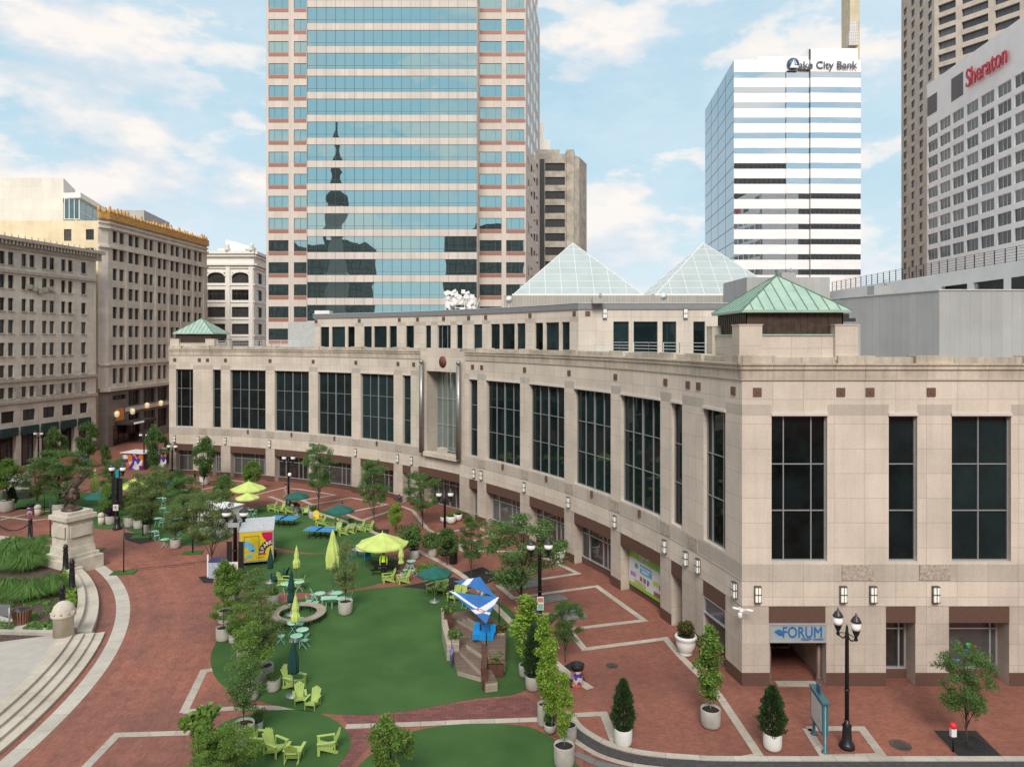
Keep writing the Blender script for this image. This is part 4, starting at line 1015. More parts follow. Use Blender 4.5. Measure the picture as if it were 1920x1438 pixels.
for h in hL[:-1]: window(Bb, FB, *h[:4], 0.45, M_FRM, M_WA, (0.33,0.66), (0.5,) if h[4] > 0.4 else (), 0.1, 0.1, name='lower_window')
window(Bb, FB, hL[-1][0], hL[-1][1], 0, hL[-1][3], 1.1, M_FRM, M_GLS, (0.2,0.4,0.6,0.8), (0.7,), 0.1, 0.1, name='entrance_doors')
mb = MB()
for fc, l in ((FBs, FBs.L), (FB, LB)):
    for py, o, h in ((427,0.4,0.35),(463,0.35,0.35),(731,0.5,0.6),(418,0.3,0.3),(684,0.25,0.3)): ledge(mb, fc, 0, l+0.1, zz(py,dref)-h/2, zz(py,dref)+h/2, o)
ledge(mb, FB, lowB[0][0]-1, LB, zz(773,dref)-0.4, zz(773,dref)+0.3, 0.3)
for i in range(0, 13, 2):
    s = (gB[i+1][1]+gB[i+2][0])/2 if i < 12 else gB[i+1][1]+0.8
    ledge(mb, FB, s-0.35, s+0.35, zlb, zz(463,dref), 0.18)
obj('cornice', mb, M_BST, Bb, world=True)
mb = MB(); random.seed(5)
for fc, l in ((FBs, FBs.L), (FB, LB)):
    ledge(mb, fc, -0.1, l+0.1, ZB, ZB+1.3, 0.45)
    k = 0.0
    while k < l: 
        p = fc.at(k, 0.3); h = random.choice((0.4,0.7,1.0)); mb.box((p.x,p.y,ZB+1.3+h/2), (0.5,0.5,h), taper=0.4); k += 1.05
obj('terracotta_parapet', mb, M_TERR, Bb, world=True)
# canopy, orange window and lanterns over the entrance
mb = MB(); ca = FB.at(sB(215), 0); cb = FB.at(sB(262), 0); ca2 = FB.at(sB(215), 3.2); cb2 = FB.at(sB(262), 3.2)
mb.prism([ca, cb, cb2, ca2], zz(799,dref), zz(794,dref)); obj('entrance_canopy', mb, M_FRM, Bb, world=True)
mb = MB(); ledge(mb, FB, sB(217), sB(232), zz(792,dref), zz(769,dref), 0.05); obj('glowing_window', mb, mat('orange_glass', (0.45,0.12,0.02), 0.4, var=0.4, scale=5, emis=((1.0,0.35,0.08), 0.12)), Bb, world=True)
for px in (214, 243.5, 271, 297):
    p = FB.at(sB(px), 0.5); mb = MB(); mb.lathe([(0.15,-0.5),(0.38,-0.3),(0.42,0.4),(0.15,0.6)], 12); obj('wall_lantern', mb, mat('warm_lit_glass', (0.9,0.75,0.5), 0.4, emis=((1.0,0.75,0.45), 0.35)), Bb, (p.x-Bb.location.x, p.y-Bb.location.y, zz(779 if px < 250 else 772, dref)))
mb = MB()
for k in range(9): 
    p = FB.at(sB(219)+(sB(236)-sB(219))*k/8, 3.25); mb.box((p.x,p.y,zz(796.5,dref)), (0.12,0.3,0.3))
obj('canopy_lettering', mb, M_LAMPG, Bb, world=True)

# ---- white and glass block standing behind ----
M_WP = panel_mat('white_panel', (0.72,0.69,0.62), 1.9, 2.3, 0.012, 0.75, stain=0.2, grain=0.04)
T = tower('pale_panelled_tower', 'plain off white panelled block with a glass rooftop lounge rising behind the cream wall', (*dp(0, 140), 0))
mb = MB(); d = 138; a, b = dp(-160, d), dp(119, d); c = Vector(dp(141, d+11))
mb.prism([a, b, c, (a[0], c[1])], 20, zz(334, d)); obj('wall', mb, M_WP, T, world=True)
M_LG = glass_mat('lounge_glass', (0.12,0.20,0.21), 0.05, metal=0.5, vary=0.4)
q0, q1 = Vector(dp(149, 134)), Vector(dp(270, 185)); F1 = Flat(dp(120, 134), q0); F2 = Flat(q0, q1)
z0, z1 = zz(412, 134), zz(362, 134)
window(T, F1, 0, F1.L, z0, z1-1.0, 0.1, M_WHT, M_LG, (0.33,0.66), (), 0.14, 0.1, name='glass_wall')
window(T, F2, 0, F2.L, z0, z1-1.0, 0.1, M_WHT, M_LG, tuple(k/12 for k in range(1, 12)), (0.4,), 0.14, 0.1, name='glass_wall')
mb = MB(); mb.prism([Vector(dp(118,134)), q0+Vector((0.5,-0.5)), q1+Vector((0.5,0)), q1+Vector((-12,0)), Vector(dp(118,146))], z1-1.0, z1); obj('roof', mb, M_WHT, T, world=True)
q2 = Vector(dp(318, 205)); mb = MB(); mb.prism([q1, q2, q2+Vector((-8,2)), q1+Vector((-8,0))], z0-4, zz(410,185)+2.2); obj('low_wing', mb, M_GREYW, T, world=True)

# ---- white ornate terracotta block ----
M_WO = mat('white_terracotta', (0.80,0.77,0.71), 0.55, var=0.07, scale=2)
p0, p1 = Vector(dp(380, 172)), Vector(dp(476, 172)); p2 = Vector(dp(512, 190)); W1 = Flat(p0, p1); W2 = Flat(p1, p2)
Wb = tower('white_terracotta_block', 'white ornate terracotta office block with arched top windows between the tan block and glass tower', (*p1, 0))
rows = [(511,531),(543,563),(575.5,595),(607,627),(638,658),(670,690)]
hw1 = [(sOf(W1,a), sOf(W1,b), zz(y1,172), zz(y0,172)) for y0, y1 in rows for a, b in ((389,422),(434.5,468))]
hw2 = [(sOf(W2,a), sOf(W2,b), zz(y1,174), zz(y0,174)) for y0, y1 in rows for a, b in ((482,491.5),(497,508))]
mb = MB(); zt = zz(473, 172); wall(mb, W1, 0, W1.L, 0, zt, hw1, 0.5); wall(mb, W2, 0, W2.L, 0, zt, hw2, 0.5)
mb.prism([p0+Vector((0,0.6)), p1+Vector((-.3,0.6)), p2+Vector((-1,0.5)), p2+Vector((-10,20)), p0+Vector((0,20))], 0, zt-0.5)
obj('wall', mb, M_WO, Wb, world=True)
for h in hw1+hw2: window(Wb, W1 if h in hw1 else W2, *h, 0.45, M_FRM, M_WA, (0.25,0.75), (0.62,), 0.14, 0.1)
mb = MB()
for fc in (W1, W2):
    for py, o, h in ((474,0.9,0.7),(480,0.6,0.4),(496,0.7,0.5),(502,0.3,0.3)): ledge(mb, fc, -0.2, fc.L+0.3, zz(py,172)-h/2, zz(py,172)+h/2, o)
    for y0, y1 in rows: ledge(mb, fc, 0, fc.L, zz(y1+3,172)-0.2, zz(y1+3,172)+0.2, 0.2)
for px in (385, 428, 471): ledge(mb, W1, sOf(W1,px)-0.5 if px > 386 else 0, sOf(W1,px)+0.5, 5, zz(498,172), 0.35)
for px in (385, 428, 474): 
    p = W1.at(min(W1.L-0.4, max(0.6, sOf(W1,px))), 0.5); mb.lathe([(0.5,0),(0.8,0.6),(0.4,1.3),(0.6,1.6),(0.0,2.2)], 10, (p.x,p.y,zt))
for a, b in ((389,422),(434.5,468)):
    m = (sOf(W1,a)+sOf(W1,b))/2; hw = (sOf(W1,b)-sOf(W1,a))/2; z = zz(511,172)
    for k in range(8):
        t0, t1 = math.pi*k/8, math.pi*(k+1)/8; f = lambda t: (m-hw*math.cos(t), z-0.9+1.1*math.sin(t))
        (s0, y0), (s1, y1) = f(t0), f(t1)
        q = [W1.at(s0,0.1), W1.at(s1,0.1)]; mb.bar((q[0].x,q[0].y,y0), (q[1].x,q[1].y,y1), 0.3, 0.35)
obj('ornament', mb, M_WO, Wb, world=True)
mb = MB(); X, Y = dp(408, 180); X2, _ = dp(460, 180); mb.bb(X, X2, Y, Y+6, zt, zz(466,180)); X, Y = dp(423, 185); X2, _ = dp(470, 185)
mb.prism([(X,Y),(X2,Y),(X2,Y+4),(X,Y+4)], zt, 0, ztop=[zz(449,185), zz(462,185), zz(462,185), zz(449,185)]); obj('roof_screen', mb, M_WHT, Wb, world=True)

# ---- the big glass and granite tower ----
M_TG = panel_mat('tower_granite', (0.66,0.575,0.505), 1.6, 9, 0.02, 0.6, stain=0.15, grain=0.06)
M_TR = mat('red_granite_band', (0.34,0.15,0.105), 0.5, var=0.12, scale=12)
M_MIR = glass_mat('tower_mirror_glass', (0.37,0.55,0.57), 0.01, metal=0.93, wave=0.30, wscale=0.22, spec=0.6)
M_TF = mat('tower_mullion', (0.10,0.11,0.11), 0.4, metal=0.5)
D1, D0 = 136.0, 141.0; FH = 42.9*D1/F; zc = lambda y: zz(y, D1)
TW = tower('glass_office_tower', 'tall office tower with blue mirror glass bands and pale pink granite between', (*dp(735, D0), 0))
FCn = Flat(dp(575, D1), dp(895, D1)); xl = dp(499, D0); xr = dp(986, D0)
FL = Flat(xl, dp(575.5, D0)); FR = Flat(dp(895, D0), xr); pr_ = Vector(xr); FRs = Flat(pr_, Vector(dp(1008, D0+24)))
FRr = Flat(dp(895, D1), dp(895, D0)) if False else None
ys = [50.6+42.9*k for k in range(-3, 14)]
hC, hLft, hRt, hRs = [], [], [], []
for y in ys:
    hC.append((0.12, FCn.L-0.1, zc(y-6.4)-0.0, zc(y-36.5)))
yk = [36.6+41.4*k for k in range(-3, 15)]
Lw = [(503.5,541),(551,575)]; Rw = [(899,940.5),(949,987)]
zs = lambda y: zz(y, D0)
for y in yk:
    for a, b in Lw: hLft.append((sOf(FL,a), min(FL.L-0.02, sOf(FL,b)), zs(y+21), zs(y)))
    for a, b in Rw: hRt.append((sOf(FR,a), min(FR.L-0.3, sOf(FR,b)), zs(y+21), zs(y)))
ZT = zz(-140, D1)
mb = MB(); wall(mb, FCn, 0, FCn.L, 0, ZT, hC, 0.12); wall(mb, FL, 0, FL.L, 0, ZT, hLft, 0.2); wall(mb, FR, 0, FR.L, 0, ZT, hRt, 0.2); wall(mb, FRs, 0, FRs.L, 0, ZT)
b0, b1 = Vector(dp(895, D1)), Vector(dp(575, D1)); mb.face([(*b0,0),(b0.x,b0.y+5,0),(b0.x,b0.y+5,ZT),(*b0,ZT)]); mb.face([(b1.x,b1.y+5,0),(*b1,0),(*b1,ZT),(b1.x,b1.y+5,ZT)])
mb.prism([Vector(xl)+Vector((0,0.5)), Vector(xr)+Vector((-0.2,0.5)), Vector(xr)+Vector((4.3,40)), Vector(xl)+Vector((0,40))], 0, ZT-0.2)
obj('wall', mb, M_TG, TW, world=True)
NP = 18
for h in hC: window(TW, FCn, *h, 0.1, M_TF, M_MIR, tuple(k/NP for k in range(1, NP)), (0.22,), 0.055, 0.06, name='ribbon_window')
for h in hLft: window(TW, FL, *h, 0.16, M_TF, M_MIR, (0.30,0.67) if h[1]-h[0] > 3 else (0.5,), (), 0.07, 0.06)
for h in hRt: window(TW, FR, *h, 0.16, M_TF, M_MIR, (0.3,0.73), (), 0.07, 0.06)
for fc, ws in ((FL, Lw), (FR, Rw)):
    for y in yk:
        for a, b in ws: mb = MB(); ledge(mb, fc, sOf(fc,a), min(sOf(fc,b), fc.L-0.1), zs(y+28.5), zs(y+21)-0.05, 0.02, base=-0.15); obj('red_granite_band', mb, M_TR, TW, world=True)
mb = MB()
for k in range(NP+1):
    s = 0.1+(FCn.L-0.2)*k/NP; ledge(mb, FCn, s-0.02, s+0.02, 10, ZT, 0.03)
obj('vertical_fins', mb, M_TF, TW, world=True)
mb = MB()
for y in yk:
    for k in range(4): ledge(mb, FRs, 3+6*k, 6.4+6*k, zs(y+21), zs(y), 0.02)
obj('side_windows', mb, M_MIR, TW, world=True)['kind'] = 'stuff'

# ---- brown concrete tower ----
M_BC = mat('stained_concrete', (0.46,0.41,0.34), 0.9, var=0.3, scale=0.5, detail=9)
M_DKP = glass_mat('bronze_glass', (0.035,0.030,0.030), 0.12, vary=0.4)
Bt = tower('brown_concrete_tower', 'weathered brown concrete tower with dark stacked windows behind the glass tower', (*dp(1055, 192), 0))
d = 192; a = Vector(dp(1000, d)); b = Vector(dp(1062, d)); zt = zz(289, d)
FK = Flat(a, b); hk = [(sOf(FK,1022), FK.L-0.4, zz(y+15,d), zz(y,d)) for y in [306+26.3*k for k in range(9)]]
mb = MB(); wall(mb, FK, 0, FK.L, 0, zt, hk, 0.5)
mb.prism([b+Vector((0,-0.8)), Vector(dp(1076,d-0.8)), Vector(dp(1078, d+6)), b+Vector((0,6))], 0, zt+1); mb.prism([Vector(dp(1075,d+0.5)), Vector(dp(1086,d+2)), Vector(dp(1100,d+10)), Vector(dp(1085,d+12))], 0, zz(291,d))
mb.prism([a+Vector((0,0.6)), b+Vector((0,0.6)), b+Vector((0,14)), a+Vector((0,14))], 0, zt-0.1)
mb.bb(dp(1008,d)[0], dp(1050,d)[0], a.y+2, a.y+10, zt, zz(277,d)); obj('wall', mb, M_BC, Bt, world=True)
for h in hk: window(Bt, FK, *h, 0.4, M_FRM, M_DKP, (0.25,0.5,0.75), (), 0.1, 0.1)
mb = MB(); ledge(mb, FK, 0, sOf(FK,1021), 0, zt-1.4, 0.1); obj('dark_strip', mb, M_FRM, Bt, world=True)
mb = MB(); X, Y = dp(1008, 200); mb.bb(X, X+3.5, Y, Y+4, zt, zz(262,200)); mb.bb(X, X+1.6, Y-2, Y, zt, zz(233,200)); obj('roof_plant', mb, M_WO, Bt, world=True)

# ---- white mirror banded bank tower ----
M_WB2 = panel_mat('white_metal_band', (0.92,0.90,0.88), 3.0, 0.62, 0.012, 0.82, stain=0.0, grain=0.02, rough=0.6)
M_MB = glass_mat('band_mirror_glass', (0.62,0.70,0.76), 0.01, metal=0.95, wave=0.16, wscale=0.14)
M_SIDE = glass_mat('side_mirror_glass', (0.42,0.45,0.49), 0.06, metal=0.85, wave=0.2, wscale=0.1)
d = 187; Kt = tower('white_banded_tower', 'white tower with mirror glass stripes and a bank name across its roofline', (*dp(1495, d), 0))
k0 = Vector(dp(1376, d)); k1 = Vector(dp(1518, d)); k1b = Vector(dp(1518.5, d+1.5)); k2 = Vector(dp(1614, d)); k00 = Vector(dp(1322, d+0.0)); 
F1 = Flat(k0, Vector(dp(1474, d))); F1b = Flat(Vector(dp(1474, d-0.25)), k1); F2 = Flat(Vector(dp(1519.5, d-0.4)), k2)
kl = Vector(dp(1322, 228)); FS = Flat(kl, k0)
zrow = [(zz(y+10.5,d), zz(y,d)) for y in [136+28.4*k for k in range(14)]]
zt = zz(113, d)
mb = MB(); fr = []
for fc in (F1, F1b, F2):
    hs = [(0.02, fc.L-0.02, a, b) for a, b in zrow]; wall(mb, fc, 0, fc.L, 0, zt, hs, 0.06)
    for h in hs: fr.append((fc, h))
mb.prism([k0+Vector((0.1,0.3)), k1+Vector((0,0.3)), k1+Vector((0,1.6)), Vector(dp(1519.5,d+1.6)), Vector(dp(1519.5,d+0.3)), k2+Vector((0,0.3)), k2+Vector((0,38)), kl+Vector((1,0))], 0, zt-0.05)
obj('wall', mb, M_WB2, Kt, world=True)
for fc, h in fr: window(Kt, fc, *h, 0.05, M_TF, M_MB, (), (), 0.03, 0.04, name='ribbon_window')
mb = MB(); 
for k in range(14+4):
    y0 = zt-(zrow[0][1]-zrow[1][1])*k; mb.face([w3(FS,0,0,y0-3.9), w3(FS,FS.L,0,y0-3.9), w3(FS,FS.L,0,y0-0.12), w3(FS,0,0,y0-0.12)]); mb.m = 1
    mb.face([w3(FS,0,-0.02,y0-4.1), w3(FS,FS.L,-0.02,y0-4.1), w3(FS,FS.L,-0.02,y0), w3(FS,0,-0.02,y0)]); mb.m = 0
for s in range(1, 4): mb.m = 1; ledge(mb, FS, FS.L*s/4-0.05, FS.L*s/4+0.05, 10, zt, 0.03); mb.m = 0
obj('side_glass', mb, [M_SIDE, M_TF], Kt, world=True)
mb = MB(); mb.bb(k0.x+6.6, k1.x, k0.y+1, k0.y+20, zt, zz(104,d)); mb.bb(k1.x-0.1, k2.x-0.6, k0.y+0.4, k0.y+22, zt, zz(90,d)); obj('roof_plant', mb, M_WB2, Kt, world=True)
mb = MB(); mb.bb(k1.x-0.05, k1.x+0.25, k0.y-0.1, k0.y+0.5, 10, zt+2.9); obj('dark_joint', mb, M_FRM, Kt, world=True)
M_LET = mat('grey_lettering', (0.09,0.10,0.12), 0.5)
X = dp(1548, d)[0]; text_obj('ake City Bank', 2.7, (dp(1551, d)[0], k0.y-0.55, zz(124.5, d)), 0, M_LET, Kt, 0.06, 0.03, 'sign_lettering', width=(1606-1496)*d/F)
mb = MB(); cx_, cz_ = dp(1485, d)[0], zz(122, d); r = 11*d/F
mb.lathe([(r,0.0),(r,0.3)], 36); o = obj('sign_emblem', mb, mat('navy_disc', (0.06,0.11,0.20), 0.4), Kt, (cx_-Kt.location.x, k0.y-0.55-Kt.location.y, cz_)); o.rotation_euler = (math.pi/2, 0, 0)
mb = MB(); y_ = k0.y-0.90
mb.mesh_raw([(cx_-0.95,y_,cz_-1.1),(cx_+0.25,y_,cz_+1.35),(cx_+0.35,y_,cz_-0.45),(cx_+1.5,y_,cz_-0.6),(cx_+1.2,y_,cz_-1.1)], [(0,3,4),(0,2,1),(0,3,2)]); mb.mesh_raw([(cx_+0.45,y_,cz_+0.9),(cx_+0.62,y_,cz_-0.25),(cx_+1.0,y_,cz_-0.3)], [(0,1,2)]); obj('sail_mark', mb, M_WTX, Kt, world=True)
mb = MB(); mb.bb(dp(1474,d)[0], dp(1493,d)[0], y_+0.3, y_+0.9, zz(136,d), zz(134.5,d)); mb.bb(dp(1495,d)[0], dp(1518,d)[0], y_+0.3, y_+0.9, zz(133.5,d), zz(131.5,d)); obj('sign_ledge', mb, M_FRM, Kt, world=True)

# slender yellow stone spire behind it
Sp = tower('slender_stone_pier', 'slender pale yellow stone pier rising beside the white banded tower', (*dp(1602, 232), 0))
d = 232; mb = MB(); X0, Y = dp(1592, d); X1, _ = dp(1612, d); mb.bb(X0+0.3, X1, Y, Y+6, 0, zz(-120,d)); M_YS = panel_mat('yellow_stone', (0.66,0.58,0.40), 1.6, 2.6, 0.03, 0.7, stain=0.3); obj('shaft', mb, M_YS, Sp, world=True)
mb = MB(); mb.bb(X0-0.2, X0+2.3, Y-1, Y, zz(65,d), zz(41,d)); mb.bb(X0-0.9, X0+2.2, Y-2, Y, zz(90,d), zz(65,d)); obj('glazed_box', mb, panel_mat('white_grid', (0.72,0.70,0.66), 0.7, 1.0, 0.06, 0.6, stain=0), Sp, world=True)

# ---- hotel with the red name ----
M_HW = mat('hotel_white', (0.92,0.90,0.87), 0.7, var=0.04, scale=0.6)
M_HG = glass_mat('hotel_glass', (0.10,0.095,0.092), 0.12, vary=0.6, metal=0.1)
h0 = Vector(dp(1738, 140)); hd = Vector((0.083, 1)).normalized(); h1 = h0-hd*62
HF = Flat(h0, h1); Ht = tower('white_hotel_slab', 'white hotel slab with a red name sign and dense rows of square windows at right', (*HF.at(20), 0))
HZ_ = zz(160, 140)
spx = [(1739,1758),(1761,1782),(1785,1807),(1811,1834),(1838,1864),(1869,1896),(1901,1932)]
cs = [(sOf(HF,a)+0.1, sOf(HF,b)) for a, b in spx]; 
while cs[-1][1]+4.2 < HF.L: cs.append((cs[-1][0]+4.55, cs[-1][1]+4.55))
rows = [zz(y, 140) for y in [241+28.6*k for k in range(9)]]
hh = [(a, b, z-2.05, z) for z in rows for a, b in cs]
mb = MB(); wall(mb, HF, 0, HF.L, 0, HZ_, hh, 0.25)
mb.prism([h0+Vector((0.7,0.0)), h1+Vector((0.7,0)), h1+Vector((16,0)), h0+Vector((16,2))], 0, HZ_-0.05); obj('wall', mb, M_HW, Ht, world=True)
many(Ht, hh, HF, 0.22, M_WHT, M_HG, (0.36,0.66), (), 0.09, 0.08, cap=90)
mb = MB(); 
for a, b, y0, y1 in ((1739,1757,219,170),(1784,1806,190,133)):
    s0, s1 = sOf(HF,a), sOf(HF,b); dd = HF.at((s0+s1)/2).y-CY; ledge(mb, HF, s0, s1, zz(y0-5,dd), zz(y1+9,dd), 0.05)
obj('louvre', mb, panel_mat('louvre_grey', (0.21,0.19,0.185), 0.5, 0.35, 0.08, 0.5, stain=0), Ht, world=True)
M_RED = mat('red_lettering', (0.42,0.015,0.03), 0.4, emis=((1,0.02,0.05), 0.05))
s0, s1 = sOf(HF,1817), sOf(HF,1894); pm = HF.at((s0+s1)/2, 0.5); u, n = HF.dirn(0)
text_obj('Sheraton', 4.6, (pm.x, pm.y, zz(127.5, pm.y-CY)), math.atan2(u.y, u.x), M_RED, Ht, 0.10, 0.015, 'sign_lettering', width=s1-s0)

# ---- beige tower behind the hotel ----
M_BG = panel_mat('beige_concrete', (0.60,0.53,0.44), 3.6, 3.4, 0.02, 0.75, stain=0.45, grain=0.08)
c0, c1, c2 = Vector(dp(1690, 232)), Vector(dp(1752, 205)), Vector(dp(1920, 186))
G1, G2 = Flat(c0, c1), Flat(c1, c2); Gt = tower('beige_office_tower', 'tall beige concrete tower with small square windows behind the white hotel', (*c1, 0))
gz = [(zz(y,205)-2.2, zz(y,205)) for y in [14+23.1*k for k in range(-3, 22)]]
h1_ = [(G1.L*(k+0.3)/4, G1.L*(k+0.72)/4, a, b) for a, b in gz[::1] for k in range(4)]
h2_ = [(sOf(G2,a), sOf(G2,b), z0, z1) for z0, z1 in gz[:9] for a, b in ((1759,1792),(1803,1853),(1865,1912))]
mb = MB(); wall(mb, G1, 0, G1.L, 0, 178, h1_, 0.4); wall(mb, G2, 0, G2.L, 0, 178, h2_, 0.9)
mb.prism([G1.at(0.3,-1.0), G1.at(G1.L,-1.2), G2.at(1.5,-1.2), G2.at(G2.L,-1.2), c2+Vector((0,30)), c0+Vector((16,20))], 0, 177.8); obj('wall', mb, M_BG, Gt, world=True)
M_GG = glass_mat('grey_tower_glass', (0.09,0.09,0.10), 0.15, vary=0.3, metal=0.3)
many(Gt, h1_, G1, 0.35, M_FRM, M_GG, (0.5,), (), 0.06, 0.06, cap=60)
for h in h2_: window(Gt, G2, *h, 0.8, M_FRM, M_GG, (0.33,0.66), (), 0.08, 0.06, name='wide_window')

# ---- white car park deck ----
M_PW = mat('deck_white', (0.74,0.72,0.69), 0.7, var=0.06, scale=0.6)
g0, g1 = Vector(dp(1556, 92)), Vector(dp(1925, 55)); FG = Flat(g0, g1); g2 = FG.at(FG.L*1.25); FG = Flat(g0, g2)
Pt = tower('white_parking_deck', 'white parking deck with open dark bays and a black roof railing', (*FG.at(20), 0))
zt = zz(487, 55); z1 = zt-1.24; z0 = z1-2.8
ops = []
s = sOf(FG, 1765)
while s+5 < FG.L: ops.append((s, s+4.0, z0, z1)); s += 4.9
mb = MB(); wall(mb, FG, 0, FG.L, 14, zt, ops, 0.35)
mb.prism([g0+Vector((0.5,0.8)), FG.at(FG.L)+Vector((0,0.8)), FG.at(FG.L)+Vector((30,30)), g0+Vector((30,30))], z1, zt-1.0); obj('deck', mb, M_PW, Pt, world=True)
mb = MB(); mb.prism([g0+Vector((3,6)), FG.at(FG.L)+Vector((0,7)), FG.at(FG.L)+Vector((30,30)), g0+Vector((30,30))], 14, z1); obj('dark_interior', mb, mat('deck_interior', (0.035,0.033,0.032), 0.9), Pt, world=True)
n_ = 34; mb = MB()
for k in range(n_+1):
    p = FG.at(FG.L*k/n_, -0.3); mb.tube((p.x,p.y,zt-0.1), (p.x,p.y,zt+1.25), 0.045, n=5)
for h in (0.12, 0.35, 0.58, 0.81, 1.04, 1.22): a, b = FG.at(0,-0.3), FG.at(FG.L,-0.3); mb.bar((a.x,a.y,zt+h), (b.x,b.y,zt+h), 0.03)
obj('roof_railing', mb, M_FRM, Pt, world=True)

# ---- what stands behind the photographer, seen in the mirror glass ----
Mn = thing('monument_obelisk', 'tall limestone war monument column mirrored as a dark spire in the glass tower', 'monument', (0,0,0))
M_MN = mat('monument_stone', (0.30,0.28,0.25), 0.8, var=0.15)
mb = MB(); mb.box((0,0,3), (14,14,6)); mb.box((0,0,9), (10,10,6), taper=0.9); mb.box((0,0,17), (7.6,7.6,10), taper=0.92); obj('base', mb, M_MN, Mn)
mb = MB(); mb.box((0,0,43), (6.0,6.0,44), taper=0.72)
for z, r in ((25,5.2),(40,4.6),(56,4.2)): mb.lathe([(r-0.8,z-1),(r,z),(r,z+1),(r-0.8,z+1.6)], 16)
obj('shaft', mb, M_MN, Mn)
mb = MB(); mb.lathe([(2.2,65),(3.6,67),(3.6,69),(2.4,70),(2.2,76),(2.9,77),(1.6,80),(1.2,84),(0.8,86)], 16); mb.lathe([(0.8,86),(1.1,88),(0.9,91),(0.4,93),(0.5,94.5),(0.0,96)], 10); mb.tube((0.4,0,91), (1.3,0,97), 0.15); obj('crown', mb, mat('dark_bronze', (0.06,0.06,0.05), 0.6), Mn)
M_DK = panel_mat('dark_masonry', (0.13,0.115,0.10), 3.0, 3.6, 0.5, 0.35, stain=0.3)
random.seed(11)
for (x, y, wx, wy, h, lb) in ((-20,-80,30,30,60,'dark masonry block seen only as a low reflection left of the monument reflection'),(48,-110,38,30,72,'broad dark office block seen as the tall reflection at the right of the glass tower'),(95,-112,26,30,76,'dark office block with its reflection at the right edge of the glass tower'),(-62,-95,30,30,66,'dark office block reflected low on the left windows of the glass tower'),(215,-112,37,40,132,'dark block reflected in the left stripes of the white banded tower'),(302,-112,92,40,112,'large dark block reflected at the right of the white banded tower')):
    t = thing('reflected_office_block', lb, 'building', (x,y,0), group='office blocks opposite, seen in the mirror glass')
    mb = MB(); mb.box((0,0,h/2), (wx,wy,h)); obj('wall', mb, M_DK, t); mb = MB(); mb.box((wx*0.1,0,h+2), (wx*0.4,wy*0.5,4)); obj('roof_plant', mb, M_DK, t)
# ================= furniture and fittings of the plaza =================
M_LIMEP = mat('lime_plastic', (0.38,0.49,0.13), 0.45, var=0.08)
M_YELP = mat('yellow_plastic', (0.75,0.55,0.05), 0.45, var=0.05)
M_DGRN = mat('dark_green_plastic', (0.02,0.09,0.07), 0.5, var=0.1)
M_MINT = mat('mint_paint', (0.33,0.60,0.47), 0.4, var=0.05)
M_UL = mat('lime_canvas', (0.52,0.62,0.17), 0.8, var=0.10, scale=1.5)
M_UD = mat('green_canvas', (0.010,0.105,0.080), 0.8, var=0.15, scale=1.5)
M_UDK = mat('dark_green_canvas', (0.006,0.045,0.040), 0.85, var=0.2, scale=2)
M_GST = mat('grey_steel', (0.33,0.34,0.34), 0.45, metal=0.5, var=0.05)
M_BLK = mat('black_paint', (0.012,0.012,0.014), 0.4, var=0.2)
M_CONC = mat('planter_concrete', (0.42,0.39,0.345), 0.85, var=0.16, scale=2.2, bump=0.15)
M_WCONC = mat('white_planter', (0.72,0.70,0.66), 0.6, var=0.05, scale=2)
M_CORT = mat('corten_steel', (0.10,0.040,0.025), 0.8, var=0.35, scale=4)
M_WOOD = panel_mat('deck_boards', (0.20,0.135,0.10), 3.0, 0.14, 0.014, 0.35, stain=0.5, grain=0.25, tone=0.22, offset=0.4)
M_WOODL = panel_mat('pale_boards', (0.46,0.39,0.31), 3.0, 0.16, 0.012, 0.5, stain=0.5, grain=0.2, tone=0.15)

def L3(p, z=0.0): return (p[0], p[1], z)
# ---- adirondack chair, faces -Y ----
def adirondack(label, m):
    t = thing('adirondack_chair', label, 'chair', group='adirondack chairs on the lawns')
    s = MB()
    for k in range(6): s.box((0, -0.30+0.105*k, 0.36-0.028*k), (0.54, 0.095, 0.022), M=Matrix.Rotation(-0.26, 3, 'X'))
    obj('seat', s, m, t)
    b = MB()
    for k in range(5):
        x = -0.22+0.11*k; h = 0.86-0.05*abs(k-2)**1.3
        b.bar((x*0.82, 0.27, 0.20), (x*1.12, 0.27+0.42*h, 0.20+0.92*h), 0.098, 0.022, up=(0,1,0))
    b.bar((-0.24,0.44,0.50), (0.24,0.44,0.50), 0.03, 0.07)
    obj('backrest', b, m, t)
    for x in (-1, 1):
        a = MB(); a.box((x*0.34, -0.02, 0.56), (0.14, 0.80, 0.025)); obj('armrest', a, m, t)
        l = MB(); l.box((x*0.30, -0.34, 0.275), (0.03, 0.12, 0.55)); obj('leg', l, m, t)
        r = MB(); r.bar((x*0.28,-0.36,0.36), (x*0.28,0.50,0.03), 0.03, 0.13); r.bar((x*0.32,0.36,0.02), (x*0.32,0.36,0.55), 0.03, 0.06); obj('leg', r, m, t)
    f = MB(); f.box((0,-0.36,0.33), (0.56,0.025,0.12)); obj('apron', f, m, t)
    return t
